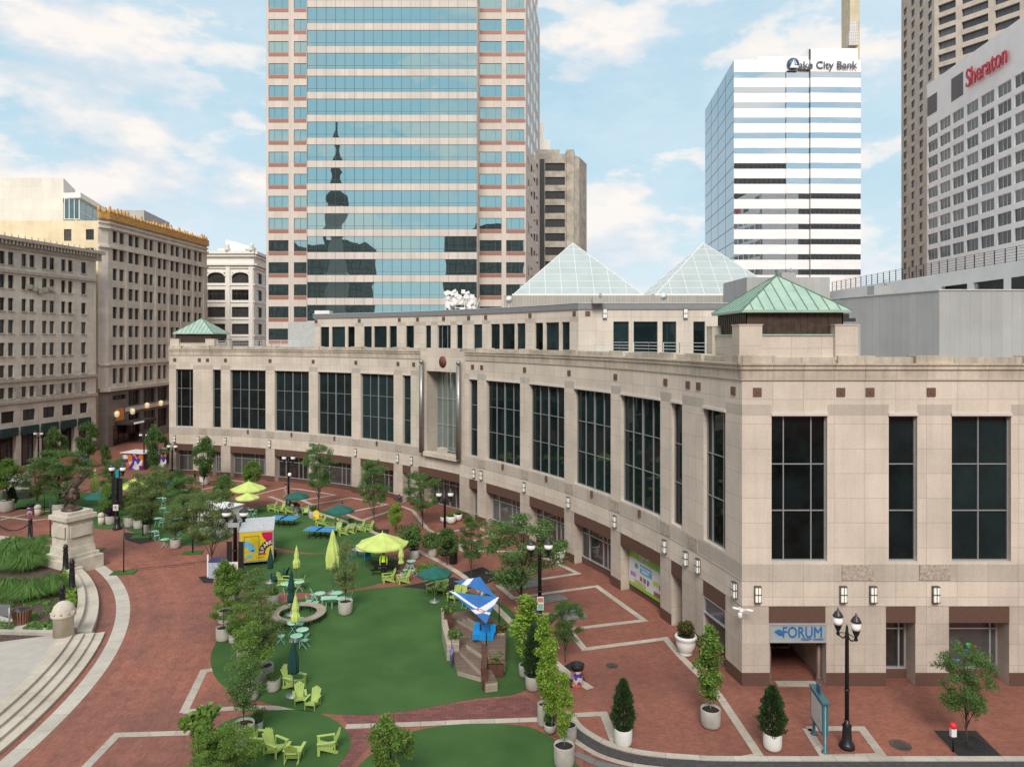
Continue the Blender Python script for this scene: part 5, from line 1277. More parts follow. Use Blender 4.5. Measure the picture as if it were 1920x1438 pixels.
# ---- folding bistro chair and table ----
def bistro_chair(label):
    t = thing('bistro_chair', label, 'chair', group='mint folding bistro chairs'); m = M_MINT
    s = MB()
    for k in range(5): s.box((0, -0.16+0.08*k, 0.45), (0.38, 0.06, 0.018))
    obj('seat', s, m, t)
    f = MB()
    for x in (-0.19, 0.19):
        f.bar((x,-0.24,0.0), (x,0.22,0.85), 0.022); f.bar((x*0.9,0.26,0.0), (x*0.9,-0.18,0.45), 0.022)
    f.bar((-0.19,-0.20,0.08), (0.19,-0.20,0.08), 0.018); obj('frame', f, m, t)
    b = MB(); b.box((0,0.21,0.80), (0.38,0.018,0.10)); b.box((0,0.16,0.67), (0.38,0.018,0.06)); obj('backrest', b, m, t)
    return t
def bistro_table(label, sq=False):
    t = thing('bistro_table', label, 'table', group='mint bistro tables'); m = M_MINT
    a = MB()
    if sq: a.box((0,0,0.71), (1.1,0.7,0.025))
    else: a.lathe([(0.36,0.695),(0.38,0.70),(0.38,0.72),(0.36,0.725),(0,0.725)], 24)
    obj('tabletop', a, m, t)
    for x in (-0.2, 0.2):
        l = MB(); l.bar((x,-0.26,0), (x,0.2,0.70), 0.022); l.bar((x*0.85,0.26,0), (x*0.85,-0.2,0.70), 0.022); obj('leg', l, m, t)
    return t
# ---- parasols ----
def parasol(name, label, m, R, Ht, n=8, group=None, base=True):
    t = thing(name, label, 'parasol', group=group)
    p = MB(); p.tube((0,0,0.05), (0,0,Ht), 0.03, n=8); obj('pole', p, M_GST, t)
    if base: b = MB(); b.lathe([(0.38,0.0),(0.38,0.04),(0.1,0.07),(0.05,0.25)], 20); obj('base', b, M_GST, t)
    c = MB(); K = 5; hz = Ht-R*0.42
    for k in range(n):
        for j in range(K):
            def P(kk, jj):
                f = jj/K; a = 2*math.pi*kk/n; sag = -0.07*R*math.sin(math.pi*f)*0.4
                return Vector((R*f*math.cos(a), R*f*math.sin(a), Ht-(Ht-hz)*f**1.08+sag))
            def Q(kk, jj, h):
                a, b = P(kk, jj), P(kk+1, jj); v = a.lerp(b, h); v.z -= 0.035*R*(jj/K)*math.sin(math.pi*h); return v
            for i in range(2):
                h0, h1 = i/2, (i+1)/2
                if j == 0: c.face([Q(k,0,0), Q(k,1,h0), Q(k,1,h1)])
                else: c.face([Q(k,j,h0), Q(k,j+1,h0), Q(k,j+1,h1), Q(k,j,h1)])
                if j == K-1:
                    a, b = Q(k,K,h0), Q(k,K,h1); dz = Vector((0,0,-0.12)); c.face([a+dz, b+dz, b, a])
    obj('canopy', c, m, t)
    r = MB()
    for k in range(n):
        a = 2*math.pi*k/n; r.bar((0,0,Ht-0.09), (R*0.97*math.cos(a), R*0.97*math.sin(a), hz-0.03), 0.02); r.bar((0,0,hz-0.3), (R*0.5*math.cos(a), R*0.5*math.sin(a), (Ht+hz)/2-0.06), 0.018)
    obj('ribs', r, M_GST, t)
    f = MB(); f.lathe([(0.02,Ht),(0.05,Ht+0.05),(0.03,Ht+0.12),(0.0,Ht+0.16)], 8); obj('finial', f, m, t)
    return t
def closed_parasol(name, label, m, Ht, Lc, r=0.2, group=None, waist=0.55, base=True):
    t = thing(name, label, 'parasol', group=group)
    p = MB(); p.tube((0,0,0.05), (0,0,Ht), 0.03, n=8); obj('pole', p, M_GST, t)
    if base: b = MB(); b.lathe([(0.40,0.0),(0.40,0.04),(0.1,0.07),(0.05,0.25)], 20); obj('base', b, M_GST, t)
    z0 = Ht-Lc; prof = []
    for k in range(13):
        f = k/12; rr = r*(0.75+0.35*math.sin(math.pi*min(1, f*1.3)))*(1-f)**0.55+0.03
        if abs(f-waist) < 0.09: rr *= 0.72
        prof.append((rr, z0+Lc*f))
    prof[0] = (prof[0][0]*1.15, prof[0][1])
    c = MB(); c.lathe(prof, 40, f=lambda a, z: 1+0.17*math.sin(8*a+z*1.5)+0.05*math.sin(3*a+2.1*z)); obj('canopy', c, m, t)
    if waist < 1: s = MB(); s.lathe([(r*0.62+0.02, z0+Lc*waist-0.03),(r*0.66+0.02, z0+Lc*waist),(r*0.62+0.02, z0+Lc*waist+0.03)], 20); obj('strap', s, m, t)
    f = MB(); f.lathe([(0.02,Ht-0.02),(0.045,Ht+0.04),(0.02,Ht+0.1),(0.0,Ht+0.14)], 8); obj('finial', f, m, t)
    return t
def PL(px, py, z=0.02): return (*gp(px, py), z)
CH = adirondack('lime adirondack chair, the leftmost of three behind the potted trees on the small front lawn', M_LIMEP)
CH.location = PL(489, 1400); CH.rotation_euler.z = R_(80)
def ch(px, py, rz, lb, s=1.0): return copy_thing(CH, PL(px, py), R_(rz), lb, s)
ch(517,1413,60,'lime adirondack chair second from the left on the small front lawn')
ch(552,1424,178,'lime adirondack chair seen from behind at the bottom of the small front lawn')
ch(612,1409,-75,'lime adirondack chair alone at the right of the small front lawn, facing left')
ch(552,1290,65,'lime adirondack chair beside the closed dark green parasol on the main lawn', 1.15)
ch(562,1317,20,'small lime adirondack chair left of the matching pair below the dark green parasol', 0.85)
ch(586,1326,-10,'small lime adirondack chair nearest the bottom edge of the main lawn', 0.85)
ch(727,1091,-70,'left lime adirondack chair of the pair before the big open lime parasol')
ch(755,1093,-65,'right lime adirondack chair of the pair before the big open lime parasol')
ch(812,1110,-40,'left lime adirondack chair under the open dark green parasol by the stage')
ch(829,1112,-20,'right lime adirondack chair under the open dark green parasol by the stage')
ch(851,1126,-30,'left lime adirondack chair behind the blue shade sails')
ch(864,1124,-20,'right lime adirondack chair behind the blue shade sails')
ch(509,957,-60,'lime adirondack chair between the open lime parasols and the far table tennis table')
ch(524,961,-40,'lime adirondack chair with a black ringed toy behind the far table tennis table')
ch(542,962,-70,'lime adirondack chair behind the right end of the far table tennis table')
ch(573,965,10,'lime adirondack chair beside the round concrete planter at the top of the upper lawn')
ch(600,985,-60,'lime adirondack chair left behind the near table tennis table')
ch(619,991,-50,'lime adirondack chair directly behind the near table tennis table')
ch(632,999,-10,'large lime adirondack chair right of the near table tennis table')
ch(642,1003,-60,'lime adirondack chair fourth from the right in the row by the upper lawn edge')
ch(655,1000,-70,'lime adirondack chair third from the right in the row by the upper lawn edge')
ch(672,996,-60,'lime adirondack chair second from the right in the row by the upper lawn edge')
ch(689,996,-60,'lime adirondack chair at the right end of the row by the upper lawn edge')
ch(534,1097,80,'lime adirondack chair left of the closed dark green parasol on the middle lawn')
ch(557,1103,-80,'lime adirondack chair right of the closed dark green parasol on the middle lawn')
Y = adirondack('yellow adirondack chair behind the near table tennis table', M_YELP); Y.location = PL(595, 977); Y.rotation_euler.z = R_(30)
D1_ = adirondack('dark green adirondack chair, left of the pair beside the yellow trailer', M_DGRN); D1_.location = PL(519, 1090); D1_.rotation_euler.z = R_(-60)
copy_thing(D1_, PL(528, 1086), R_(-100), 'dark green adirondack chair, right of the pair beside the yellow trailer')
# bistro sets
BT = bistro_table('round mint table, left of the cluster beside the tall closed lime parasol'); BT.location = PL(600, 1131)
BC = bistro_chair('mint folding chair at the left end of the table cluster by the tall lime parasol'); BC.location = PL(579, 1139); BC.rotation_euler.z = R_(100)
def bt(px, py, lb): return copy_thing(BT, PL(px, py), 0.3*px, lb)
def bc(px, py, rz, lb): return copy_thing(BC, PL(px, py), R_(rz), lb)
SQT = bistro_table('rectangular mint table in the cluster beside the tall closed lime parasol', True); SQT.location = PL(617, 1140); SQT.rotation_euler.z = 0.2
bt(633,1130,'round mint table at the foot of the tall closed lime parasol'); bt(641,1141,'round mint table just behind the lone round planter on the main lawn')
bt(550,1189,'round mint table under the closed lime parasol by the round bench'); bt(567,1202,'round mint table right of the closed lime parasol by the round bench')
bt(556,1214,'pale round mint table lowest of the three by the round bench')
bt(536,1113,'round mint table left of the closed dark parasol on the middle lawn'); bt(561,1109,'round mint table right of the closed dark parasol on the middle lawn')
bt(771,1068,'round mint table on the brick left of the open dark green parasol')
bt(309,1026,'round mint table beside the planter at the lane edge')
bc(592,1141,80,'mint folding chair left of the rectangular mint table'); bc(655,1134,-80,'mint folding chair at the right end of the table cluster'); bc(588,1126,120,'mint folding chair with an upright back behind the table cluster')
bc(527,1206,95,'mint folding chair left of the three tables by the round bench'); bc(562,1184,-10,'mint folding chair behind the three tables by the round bench'); bc(571,1214,-110,'mint folding chair right of the three tables by the round bench')
bc(760,1079,-60,'mint folding chair beside the lime pair of adirondack chairs'); bc(775,1080,60,'mint folding chair beneath the bush near the open dark green parasol'); bc(873,1140,-30,'mint folding chair behind the shade sails near the stage')
far_sets = [(296,985),(280,970),(305,965),(322,978),(340,985),(300,945),(330,935),(420,975),(438,985),(445,965),(150,968),(190,960),(205,972),(470,968),(330,1000),(287,1010)]
for i, (x, y) in enumerate(far_sets):
    copy_thing(BT, PL(x, y), 0.4*i, 'small round mint table among the trees of the far lawn, half hidden by leaves', group='mint tables scattered among the far lawn trees')
    copy_thing(BC, PL(x+7, y+3), 1.3*i, 'mint folding chair among the trees of the far lawn, half hidden by leaves', group='mint chairs scattered among the far lawn trees')
# parasols in place
def at_(o, px, py, rz=0.0): o.location = PL(px, py); o.rotation_euler.z = rz; return o
at_(parasol('parasol', 'big open lime parasol over the person in the yellow jacket', M_UL, 2.15, 2.95, 8), 717, 1066, 0.3)
at_(parasol('parasol', 'large open lime parasol behind the white booth, the upper of two', M_UL, 1.9, 3.1, 8), 466, 955, 0.2)
at_(parasol('parasol', 'smaller open lime parasol just below the large one near the table tennis tables', M_UL, 1.25, 2.5, 8), 464, 968, 0.1)
at_(parasol('parasol', 'open lime parasol far left behind the double lamp post', M_UL, 1.9, 2.9, 8), 252, 945, 0.5)
at_(parasol('parasol', 'open dark green parasol beside the blue shade sails', M_UD, 1.25, 2.55, 8, group=None), 815, 1128, 0.2)
at_(parasol('parasol', 'open dark green parasol behind the near table tennis table', M_UD, 1.45, 2.5, 8), 637, 993, 0.2)
at_(parasol('parasol', 'open dark green parasol behind the far table tennis table', M_UD, 1.3, 2.5, 8), 557, 965, 0.1)
at_(parasol('parasol', 'open dark green parasol behind the bronze statue', M_UD, 1.7, 2.6, 8), 190, 963, 0.4)
at_(parasol('parasol', 'open dark green parasol on the far lawn under the tall lamp post', M_UD, 1.3, 2.5, 8), 312, 938, 0.4)
at_(closed_parasol('closed_parasol', 'very tall closed lime parasol on a long pole in the middle of the lawns', M_UL, 4.6, 2.75, 0.50, waist=2.0), 624, 1112)
at_(closed_parasol('closed_parasol', 'closed lime parasol standing on the middle lawn left of the very tall one', M_UL, 2.75, 1.6, 0.24, waist=0.45), 556, 1093)
at_(closed_parasol('closed_parasol', 'closed lime parasol over the small tables by the round bench', M_UL, 2.8, 1.65, 0.25, waist=0.35), 554, 1201)
at_(closed_parasol('closed_parasol', 'closed lime parasol right beside the person in the yellow jacket', M_UL, 2.5, 1.6, 0.2, waist=0.2), 752, 1078)
at_(closed_parasol('closed_parasol', 'closed lime parasol far left behind the statue', M_UL, 3.6, 2.6, 0.42, waist=2.0), 178, 938)
at_(closed_parasol('closed_parasol', 'closed dark green parasol leaning over the round bench', M_UDK, 3.0, 2.15, 0.24, waist=0.3), 546, 1152)
at_(closed_parasol('closed_parasol', 'closed dark green parasol above the lime chairs at the lower left of the main lawn', M_UDK, 2.8, 1.6, 0.27, waist=2.0), 550, 1304)
at_(closed_parasol('closed_parasol', 'closed dark green parasol standing against the yellow trailer', M_UDK, 2.6, 1.5, 0.2, waist=2.0), 507, 1092)
# ---- table tennis tables ----
M_TTB = mat('table_blue', (0.02,0.24,0.55), 0.4, var=0.05)
def pingpong(label):
    t = thing('table_tennis_table', label, 'table', group='blue table tennis tables on the upper lawn')
    for y in (-1, 1): 
        a = MB(); a.box((y*0.69,0,0.75), (1.36,1.525,0.03)); obj('tabletop', a, M_TTB, t)
    l = MB()
    for x, w_ in ((-1.365,0.02),(1.365,0.02)): l.box((x,0,0.767), (0.02,1.525,0.004))
    for y in (-0.755, 0, 0.755): l.box((0,y,0.767), (2.74,0.02,0.004))
    obj('lines', l, M_WHT, t)
    n = MB(); n.box((0,0,0.84), (0.02,1.75,0.14)); obj('net', n, M_DGRN, t)
    for x in (-0.9,-0.25,0.25,0.9):
        g_ = MB(); g_.bar((x,-0.6,0.05), (x*0.9,-0.6,0.74), 0.04); g_.bar((x,0.6,0.05), (x*0.9,0.6,0.74), 0.04); g_.bar((x,-0.6,0.12), (x,0.6,0.12), 0.03)
        for y in (-0.6,0.6): g_.tube((x,y-0.02,0.06), (x,y+0.02,0.06), 0.06, n=10)
        obj('leg', g_, M_BLK, t)
    return t
p1_ = pingpong('blue table tennis table farther from the camera on the upper lawn'); p1_.location = PL(532, 985); p1_.rotation_euler.z = R_(-8)
copy_thing(p1_, PL(601, 1007), R_(-10), 'blue table tennis table nearer the camera on the upper lawn')
# board game table with blue legs
t = thing('game_table', 'white topped game table with bright blue legs left of the big lime parasol', 'table', PL(677, 1049), R_(-25))
a = MB(); a.box((0,0,0.84), (1.5,0.85,0.06)); obj('tabletop', a, mat('game_top', (0.62,0.62,0.60), 0.4, var=0.3, scale=9), t)
for x, y in ((-0.65,-0.35),(0.65,-0.35),(-0.65,0.35),(0.65,0.35)): a = MB(); a.bar((x*1.05,y*1.1,0), (x,y,0.82), 0.10, 0.05); obj('leg', a, M_TTB, t)
a = MB(); a.box((0.68,0,0.5), (0.06,0.8,0.45)); obj('end_panel', a, M_TTB, t)
# service table under the big lime parasol
t = thing('picnic_table', 'dark slatted picnic table in the shade of the big open lime parasol', 'table', PL(722, 1072), 0.1)
a = MB(); [a.box((0,-0.35+0.12*k,0.74), (2.2,0.1,0.04)) for k in range(7)]; obj('tabletop', a, M_BLK, t)
for y in (-0.85, 0.85): a = MB(); a.box((0,y,0.44), (2.2,0.3,0.04)); obj('bench_seat', a, M_BLK, t)
for x in (-0.9,0.9): a = MB(); a.bar((x,-0.9,0), (x,-0.2,0.72), 0.06); a.bar((x,0.9,0), (x,0.2,0.72), 0.06); obj('leg', a, M_BLK, t)
# ---- circular bench ----
bx_, by_ = gp(559, 1160)
t = thing('round_bench', 'ring shaped slatted wooden bench on black legs on the main lawn', 'bench', (bx_, by_, 0.02))
for a0, a1 in ((-75,20),(24,130),(134,200),(204,278)):
    a = MB(); n = 7
    for r0, r1 in ((1.22,1.36),(1.38,1.52),(1.54,1.68),(1.70,1.82)): annulus(a, (0,0), r0, r1, a0, a1, 0.40, 0.45, n*2)
    obj('bench_seat', a, M_WOODL, t)
for k in range(12):
    an = R_(30*k+8); a = MB()
    for r in (1.28, 1.76): a.bar((r*math.cos(an), r*math.sin(an), 0), (r*math.cos(an), r*math.sin(an), 0.40), 0.05)
    a.bar((1.28*math.cos(an), 1.28*math.sin(an), 0.37), (1.76*math.cos(an), 1.76*math.sin(an), 0.37), 0.05); obj('leg', a, M_BLK, t)
# ---- wooden stage with steps, planters, poles and shade sails ----
X, Y = gp(895, 1225); t = thing('wooden_stage', 'terraced wooden stage with board steps and rusty steel edging on the main lawn', 'stage', (X, Y, 0.0))
def SP(pts, z): return [gp(x, y, z) for x, y in pts]
a = MB(); a.prism(SP([(828,1150),(838,1190),(848,1225),(858,1258),(901,1270),(930,1262),(949,1240),(950,1190),(930,1160),(895,1142)], 0.25), 0.0, 0.25, mt=1); obj('lower_deck', a, [M_WOODL, M_WOOD], t, world=True)
a = MB(); a.prism(SP([(862,1219),(902,1258),(903,1236),(903,1215),(880,1200)], 0.55), 0.25, 0.55, mt=1); obj('step', a, [M_WOODL, M_WOOD], t, world=True)
a = MB(); a.prism(SP([(874,1207),(903,1226),(904,1205),(886,1192)], 0.85), 0.25, 0.85, mt=1); obj('step', a, [M_WOODL, M_WOOD], t, world=True)
a = MB(); a.prism(SP([(884,1190),(904,1202),(914,1232),(947,1231),(948,1190),(940,1180),(905,1178)], 1.1), 0.25, 1.1, mt=1); obj('upper_deck', a, [M_WOOD, M_WOOD], t, world=True)
for k in range(3):
    z = 0.5+0.25*k; y0 = 6*k; a = MB(); a.prism(SP([(856+10*k,1160-2*k),(880+8*k,1140-y0*0.4),(902+6*k,1150),(880+8*k,1172-2*k)], z), 0.25, z, mt=1); obj('step', a, [M_WOODL, M_WOOD], t, world=True)
a = MB(); a.prism(SP([(827,1139),(833,1139),(842,1180),(846,1208),(838,1208),(829,1172)], 0.95), 0.0, 0.95); obj('side_screen', a, M_WOODL, t, world=True)
a = MB(); a.prism(SP([(838,1178),(842,1178),(850,1220),(846,1230)], 0.7), 0.0, 0.7); obj('painted_side', a, mat('purple_panel', (0.16,0.17,0.42), 0.5, var=0.4), t, world=True)
a = MB(); a.prism(SP([(903,1207),(913,1207),(913,1252),(903,1253)], 1.2), 0.0, 1.2); obj('steel_fin', a, M_CORT, t, world=True)
a = MB(); a.prism(SP([(903,1255),(920,1253),(933,1278),(910,1281)], 0.5), 0.0, 0.5, mt=1); obj('bench_block', a, [M_WOODL, M_WOOD], t, world=True)
def stage_planter(pts, z, m, lb, pl_name, leafc):
    P = SP(pts, z); c = sum((Vector(p) for p in P), Vector((0,0)))/len(P)
    tt = thing('box_planter', lb, 'planter', (c.x, c.y, 0)); a = MB(); a.prism(P, 0.0, z, mt=1); obj('box', a, [m, M_SOIL], tt, world=True)
    random.seed(int(pts[0][0])); f = MB(); r = 0.45
    for k in range(170):
        an = random.uniform(0, 6.28); rr = r*random.random()**0.5; p = Vector((c.x+rr*math.cos(an), c.y+rr*math.sin(an), z+random.uniform(0.0,0.4)))
        s = random.uniform(0.06,0.12); d = Vector((random.uniform(-1,1),random.uniform(-1,1),random.uniform(-0.3,1))).normalized(); e = d.orthogonal().normalized()
        f.face([p-d*s, p-e*s*0.5, p+d*s, p+e*s*0.5])
    obj('foliage', f, leafc, tt, world=True)
LF_G = leaf_mat('bed_leaf', (0.04,0.09,0.02), (0.13,0.22,0.05), (0.30,0.32,0.08)); LF_R = leaf_mat('red_leaf', (0.10,0.03,0.02), (0.10,0.16,0.04), (0.40,0.12,0.05))
stage_planter([(833,1141),(848,1141),(848,1152),(833,1152)], 1.25, M_CORT, 'tall rusty steel planter at the far left corner of the wooden stage', '', LF_G)
stage_planter([(845,1190),(861,1190),(861,1198),(846,1198)], 1.0, M_WOODL, 'pale wooden box planter in the middle of the stage lower deck', '', LF_G)
stage_planter([(914,1234),(945,1234),(944,1246),(914,1246)], 0.75, M_CORT, 'low rusty steel planter at the near right corner of the wooden stage', '', LF_G)
stage_planter([(930,1177),(944,1177),(946,1186),(932,1186)], 1.25, M_WOODL, 'flower filled box planter behind the blue foam seats on the stage', '', LF_R)
# sails
M_SB = mat('sail_blue', (0.03,0.15,0.42), 0.7, var=0.12, scale=1.0); M_SW = mat('sail_white', (0.74,0.75,0.78), 0.7, var=0.04); M_SR = mat('sail_red', (0.5,0.10,0.04), 0.7)
def sail(label, A, B, C, crossing, ring=True):
    A, B, C = Vector(A), Vector(B), Vector(C); t = thing('shade_sail', label, 'shade sail', (*(((A+B+C)/3).xy), 0))
    mb = MB(); n = 44
    def P(i, j):
        u, v = i/n, j/n; w_ = 1-u-v; p = A*w_+B*u+C*v; s = 27*u*v*w_
        ctr = (A+B+C)/3; e = 4*max(u*v, v*w_, u*w_); q = p.lerp(ctr, 0.06*e*(1-s*0.9)); q.z -= 0.16*s; return q
    def mi(u, v):
        for f, wd in crossing:
            if abs(f(u, v)) < wd:
                if ring and abs(math.hypot(u-0.281, v-0.494)-0.055) < 0.018: return 2
                return 1
        return 0
    for i in range(n):
        for j in range(n-i):
            mb.smooth = True; mb.face([P(i,j), P(i+1,j), P(i,j+1)], m=mi((i+0.33)/n, (j+0.33)/n))
            if i+j < n-1: mb.face([P(i+1,j), P(i+1,j+1), P(i,j+1)], m=mi((i+0.67)/n, (j+0.67)/n))
    obj('sailcloth', mb, [M_SB, M_SW, M_SR], t, world=True)
def hp(px, py, d, z=None): x, y = dp(px, d); return (x, y, zz(py, d))
pa, pb, pc_ = hp(842,1108,47.6), hp(936,1119,43.4), hp(912,1170,40.6)
sail('near triangular blue shade sail with a white cross and red ring above the stage', pa, pb, pc_, [(lambda u, v: (0.25*(u-0.281)-0.11*(v-0.494))/0.273, 0.055), (lambda u, v: (0.64*(u-0.281)+1.05*(v-0.494))/1.23, 0.055)])
pd, pe_, pf = hp(850,1089,49.0), hp(900,1081,48.0), hp(933,1121,44.0)
sail('far blue shade sail with one white stripe behind the cross marked sail', pd, pe_, pf, [(lambda u, v: (0.24*u+0.62*v-0.149)/0.665, 0.05)], ring=False)
for top, bz, lb in ((pa,0.3,'black sail pole at the far left of the stage'),(pb,0.9,'black sail pole at the right rear of the stage'),(pc_,0.0,'black sail pole nearest the camera beside the blue foam seats'),(pe_,0.0,'black sail pole farthest from the camera behind the sails')):
    t = thing('sail_pole', lb, 'pole', (top[0], top[1], bz)); a = MB(); a.tube((0,0,0), (0,0,top[2]-bz+0.08), 0.035, n=8); obj('shaft', a, M_BLK, t)
    a = MB(); a.box((0,0,0.02), (0.22,0.22,0.04)); obj('foot_plate', a, M_CORT, t)
M_FOAM = mat('blue_foam', (0.01,0.25,0.60), 0.5, var=0.08)
X, Y = gp(907, 1196, 1.1); t = thing('foam_sofa', 'bright blue foam block sofa on the upper deck of the stage', 'sofa', (X, Y, 1.1), R_(-8))
for nm, c, d in (('seat_block',(0,0,0.16),(1.25,0.62,0.32)),('back_block',(-0.45,0.35,0.44),(0.35,0.45,0.5)),('back_block',(0.05,0.5,0.40),(0.42,0.35,0.42)),('back_block',(0.48,0.5,0.40),(0.35,0.35,0.36))):
    a = MB(); a.box(c, d); o = obj(nm, a, M_FOAM, t); bv = o.modifiers.new('b', 'BEVEL'); bv.width = 0.05; bv.segments = 2
# ---- street lamps ----
M_CAP = mat('lamp_cap', (0.05,0.045,0.045), 0.4, metal=0.4); M_GLOBE = mat('opal_globe', (0.80,0.79,0.76), 0.25, var=0.03, emis=((1,0.97,0.9), 0.18))
def street_lamp(label, Hh=5.2, arm=0.62, rz=0.0, loc=(0,0,0)):
    t = thing('street_lamp', label, 'lamp post', loc, rz)
    b = MB(); b.lathe([(0.33,0.0),(0.34,0.12),(0.30,0.22),(0.22,0.30),(0.19,0.95),(0.21,1.02),(0.13,1.12),(0.10,1.3)], 20); obj('base', b, M_BLK, t)
    p = MB(); p.lathe([(0.095,1.3),(0.085,Hh-0.75),(0.11,Hh-0.7),(0.08,Hh-0.55),(0.05,Hh-0.2),(0.0,Hh-0.1)], 14); p.lathe([(0.11,2.6),(0.12,2.65),(0.11,2.7)], 14); obj('pole', p, M_BLK, t)
    for s in (-1, 1):
        a = MB(); a.path([(0,0,Hh-0.62),(s*arm*0.45,0,Hh-0.80),(s*arm*0.9,0,Hh-0.72),(s*arm,0,Hh-0.55)], 0.032, n=6); a.bar((0,0,Hh-0.5), (s*arm*0.9,0,Hh-0.6), 0.03); obj('arm', a, M_BLK, t)
        h = MB(); h.lathe([(0.03,-0.30),(0.09,-0.22),(0.05,-0.12),(0.13,0.05),(0.17,0.20),(0.19,0.22)], 16, (s*arm,0,Hh-0.45)); h2 = obj('lamp_holder', h, M_BLK, t)
        g_ = MB(); g_.lathe([(0.16,0.22),(0.20,0.32),(0.21,0.42),(0.19,0.54),(0.18,0.58)], 16, (s*arm,0,Hh-0.45)); obj('globe', g_, M_GLOBE, t)
        c = MB(); c.lathe([(0.19,0.56),(0.235,0.58),(0.21,0.66),(0.12,0.80),(0.04,0.88),(0.035,0.95),(0.0,1.0)], 16, (s*arm,0,Hh-0.45)); obj('lamp_cap', c, M_CAP, t)
    return t
LP = street_lamp('twin headed black street lamp on the right pavement beside the teal map board', 5.75, 0.42, R_(-52), (*gp(1588,1401), 0))
def lamp(px, py, hz_, rz, lb, arm=None): return copy_thing(LP, (*gp(px, py), 0), R_(rz), lb, (1, 1, hz_/5.75) if arm is None else (arm, arm, hz_/5.75))
lamp(1012,1180,5.4,5,'twin headed street lamp with a parking sign in front of the curved building',1.35)
lamp(834,1040,5.3,5,'twin headed street lamp beside the three white urns at the entrance',1.2)
lamp(541,945,5.3,0,'twin headed street lamp before the second shopfront pier, near the person in pink',1.2)
lamp(323,917,5.4,-10,'twin headed street lamp at the far left corner of the curved building',1.1)
lamp(220,992,6.0,0,'twin headed street lamp with a blue box and no parking sign at the lane edge',1.3)
lamp(441,1091,5.3,0,'twin headed street lamp with a grey box in front of the yellow trailer',1.6)
lamp(72,875,4.9,0,'twin headed street lamp before the teal awnings of the limestone block',1.1)
lamp(270,880,5.0,0,'twin headed street lamp behind the colourful kiosks',1.1)
def sign_board(name, label, cat, loc, rz, w_, h, m, z0, pole=True, text=None, tm=None):
    t = thing(name, label, cat, loc, rz)
    if pole: a = MB(); a.tube((0,0.03,0), (0,0.03,z0+h), 0.03, n=6); obj('post', a, M_BLK, t)
    a = MB(); a.box((0,0,z0+h/2), (w_,0.03,h)); obj('sign_face', a, m, t)
    return t
M_SIGNW = mat('sign_white', (0.72,0.70,0.66), 0.4, var=0.03)
def no_parking(label, px, py, zc_, s=0.5):
    x, y = gp(px, py); t = sign_board('no_parking_sign', label, 'sign', (x, y-0.2, 0), 0.05, s, s*1.15, M_SIGNW, zc_-s*0.55)
    a = MB(); n = 24; R0, R1 = s*0.30, s*0.38
    for k in range(n):
        t0, t1 = 2*math.pi*k/n, 2*math.pi*(k+1)/n
        a.face([(R0*math.cos(t0),-0.022,zc_+R0*math.sin(t0)),(R1*math.cos(t0),-0.022,zc_+R1*math.sin(t0)),(R1*math.cos(t1),-0.022,zc_+R1*math.sin(t1)),(R0*math.cos(t1),-0.022,zc_+R0*math.sin(t1))])
    a.bar((-R0*0.75,-0.024,zc_+R0*0.75), (R0*0.75,-0.024,zc_-R0*0.75), 0.006, s*0.07); obj('prohibition_ring', a, mat('sign_red', (0.45,0.03,0.02), 0.4), t)
    text_obj('P', s*0.5, (x, y-0.2-0.019, zc_), 0.05, M_BLK, t, 0.002, 0.01)
no_parking('white no parking sign on the lane side below the grey boxed lamp post', 440, 1112, 2.0, 0.62)
no_parking('white no parking sign under the blue box lamp post at the lane edge', 219, 995, 2.3, 0.5)
x, y = gp(1013, 1181); t = sign_board('parking_sign', 'white parking sign with red and green panels on the lamp post by the building', 'sign', (x, y-0.16, 0), 0.0, 0.42, 0.85, M_SIGNW, 1.35, pole=False)
a = MB(); a.box((0,-0.02,2.0), (0.36,0.01,0.28)); obj('red_panel', a, mat('faded_red', (0.5,0.16,0.14), 0.5, var=0.3, scale=20), t); a = MB(); a.box((0,-0.02,1.58), (0.36,0.01,0.36)); obj('green_panel', a, mat('faded_green', (0.18,0.42,0.30), 0.5, var=0.3, scale=20), t)
for (px, py, nm, c, d, z, lb) in ((441,1091,'equipment_box',(0.35,0.35,0.36),(0.85,0.45,0.3),4.3,'grey equipment box strapped between the lamps before the yellow trailer'),(222,992,'equipment_box',(0.02,0.22,0.32),(0.3,0.3,0.75),5.1,'upright blue box fixed between the lamps at the lane edge')):
    x, y = gp(px, py); t = thing(nm, lb, 'box', (x, y-0.1, z)); a = MB(); a.box((0,0,d[2]/2), d); obj('casing', a, mat(nm+str(px), c, 0.5), t); a = MB(); a.box((0,0.05,0.0), (0.2,0.2,0.3)); obj('bracket', a, M_BLK, t)
for (px, py, lb, z0, h) in ((430,1091,'left black banner hung on the lamp post before the yellow trailer',0.9,2.2),(452,1091,'right black banner hung on the lamp post before the yellow trailer',0.9,2.2),(213,992,'left black banner hung on the lamp post at the lane edge',2.4,2.6),(226,992,'right black banner hung on the lamp post at the lane edge',2.4,2.6)):
    x, y = gp(px, py); t = thing('banner', lb, 'banner', (x, y, z0)); a = MB(); a.box((0,0,h/2), (0.40,0.02,h)); obj('cloth', a, M_BLK, t); a = MB(); a.bar((-0.3,0,h), (0.3,0,h), 0.03); obj('rod', a, M_BLK, t)
# small globe lamp
t = thing('globe_lamp', 'slim black post with a single white globe near the person in pink', 'lamp post', (*gp(543,948), 0))
a = MB(); a.lathe([(0.12,0),(0.1,0.3),(0.05,0.4),(0.045,3.3)], 12); obj('pole', a, M_BLK, t); a = MB(); a.lathe([(0.0,0.0)]+[(0.2*math.sin(math.pi*k/10), 0.2-0.2*math.cos(math.pi*k/10)) for k in range(1,10)]+[(0.0,0.4)], 16, (0,0,3.3)); obj('globe', a, M_GLOBE, t)
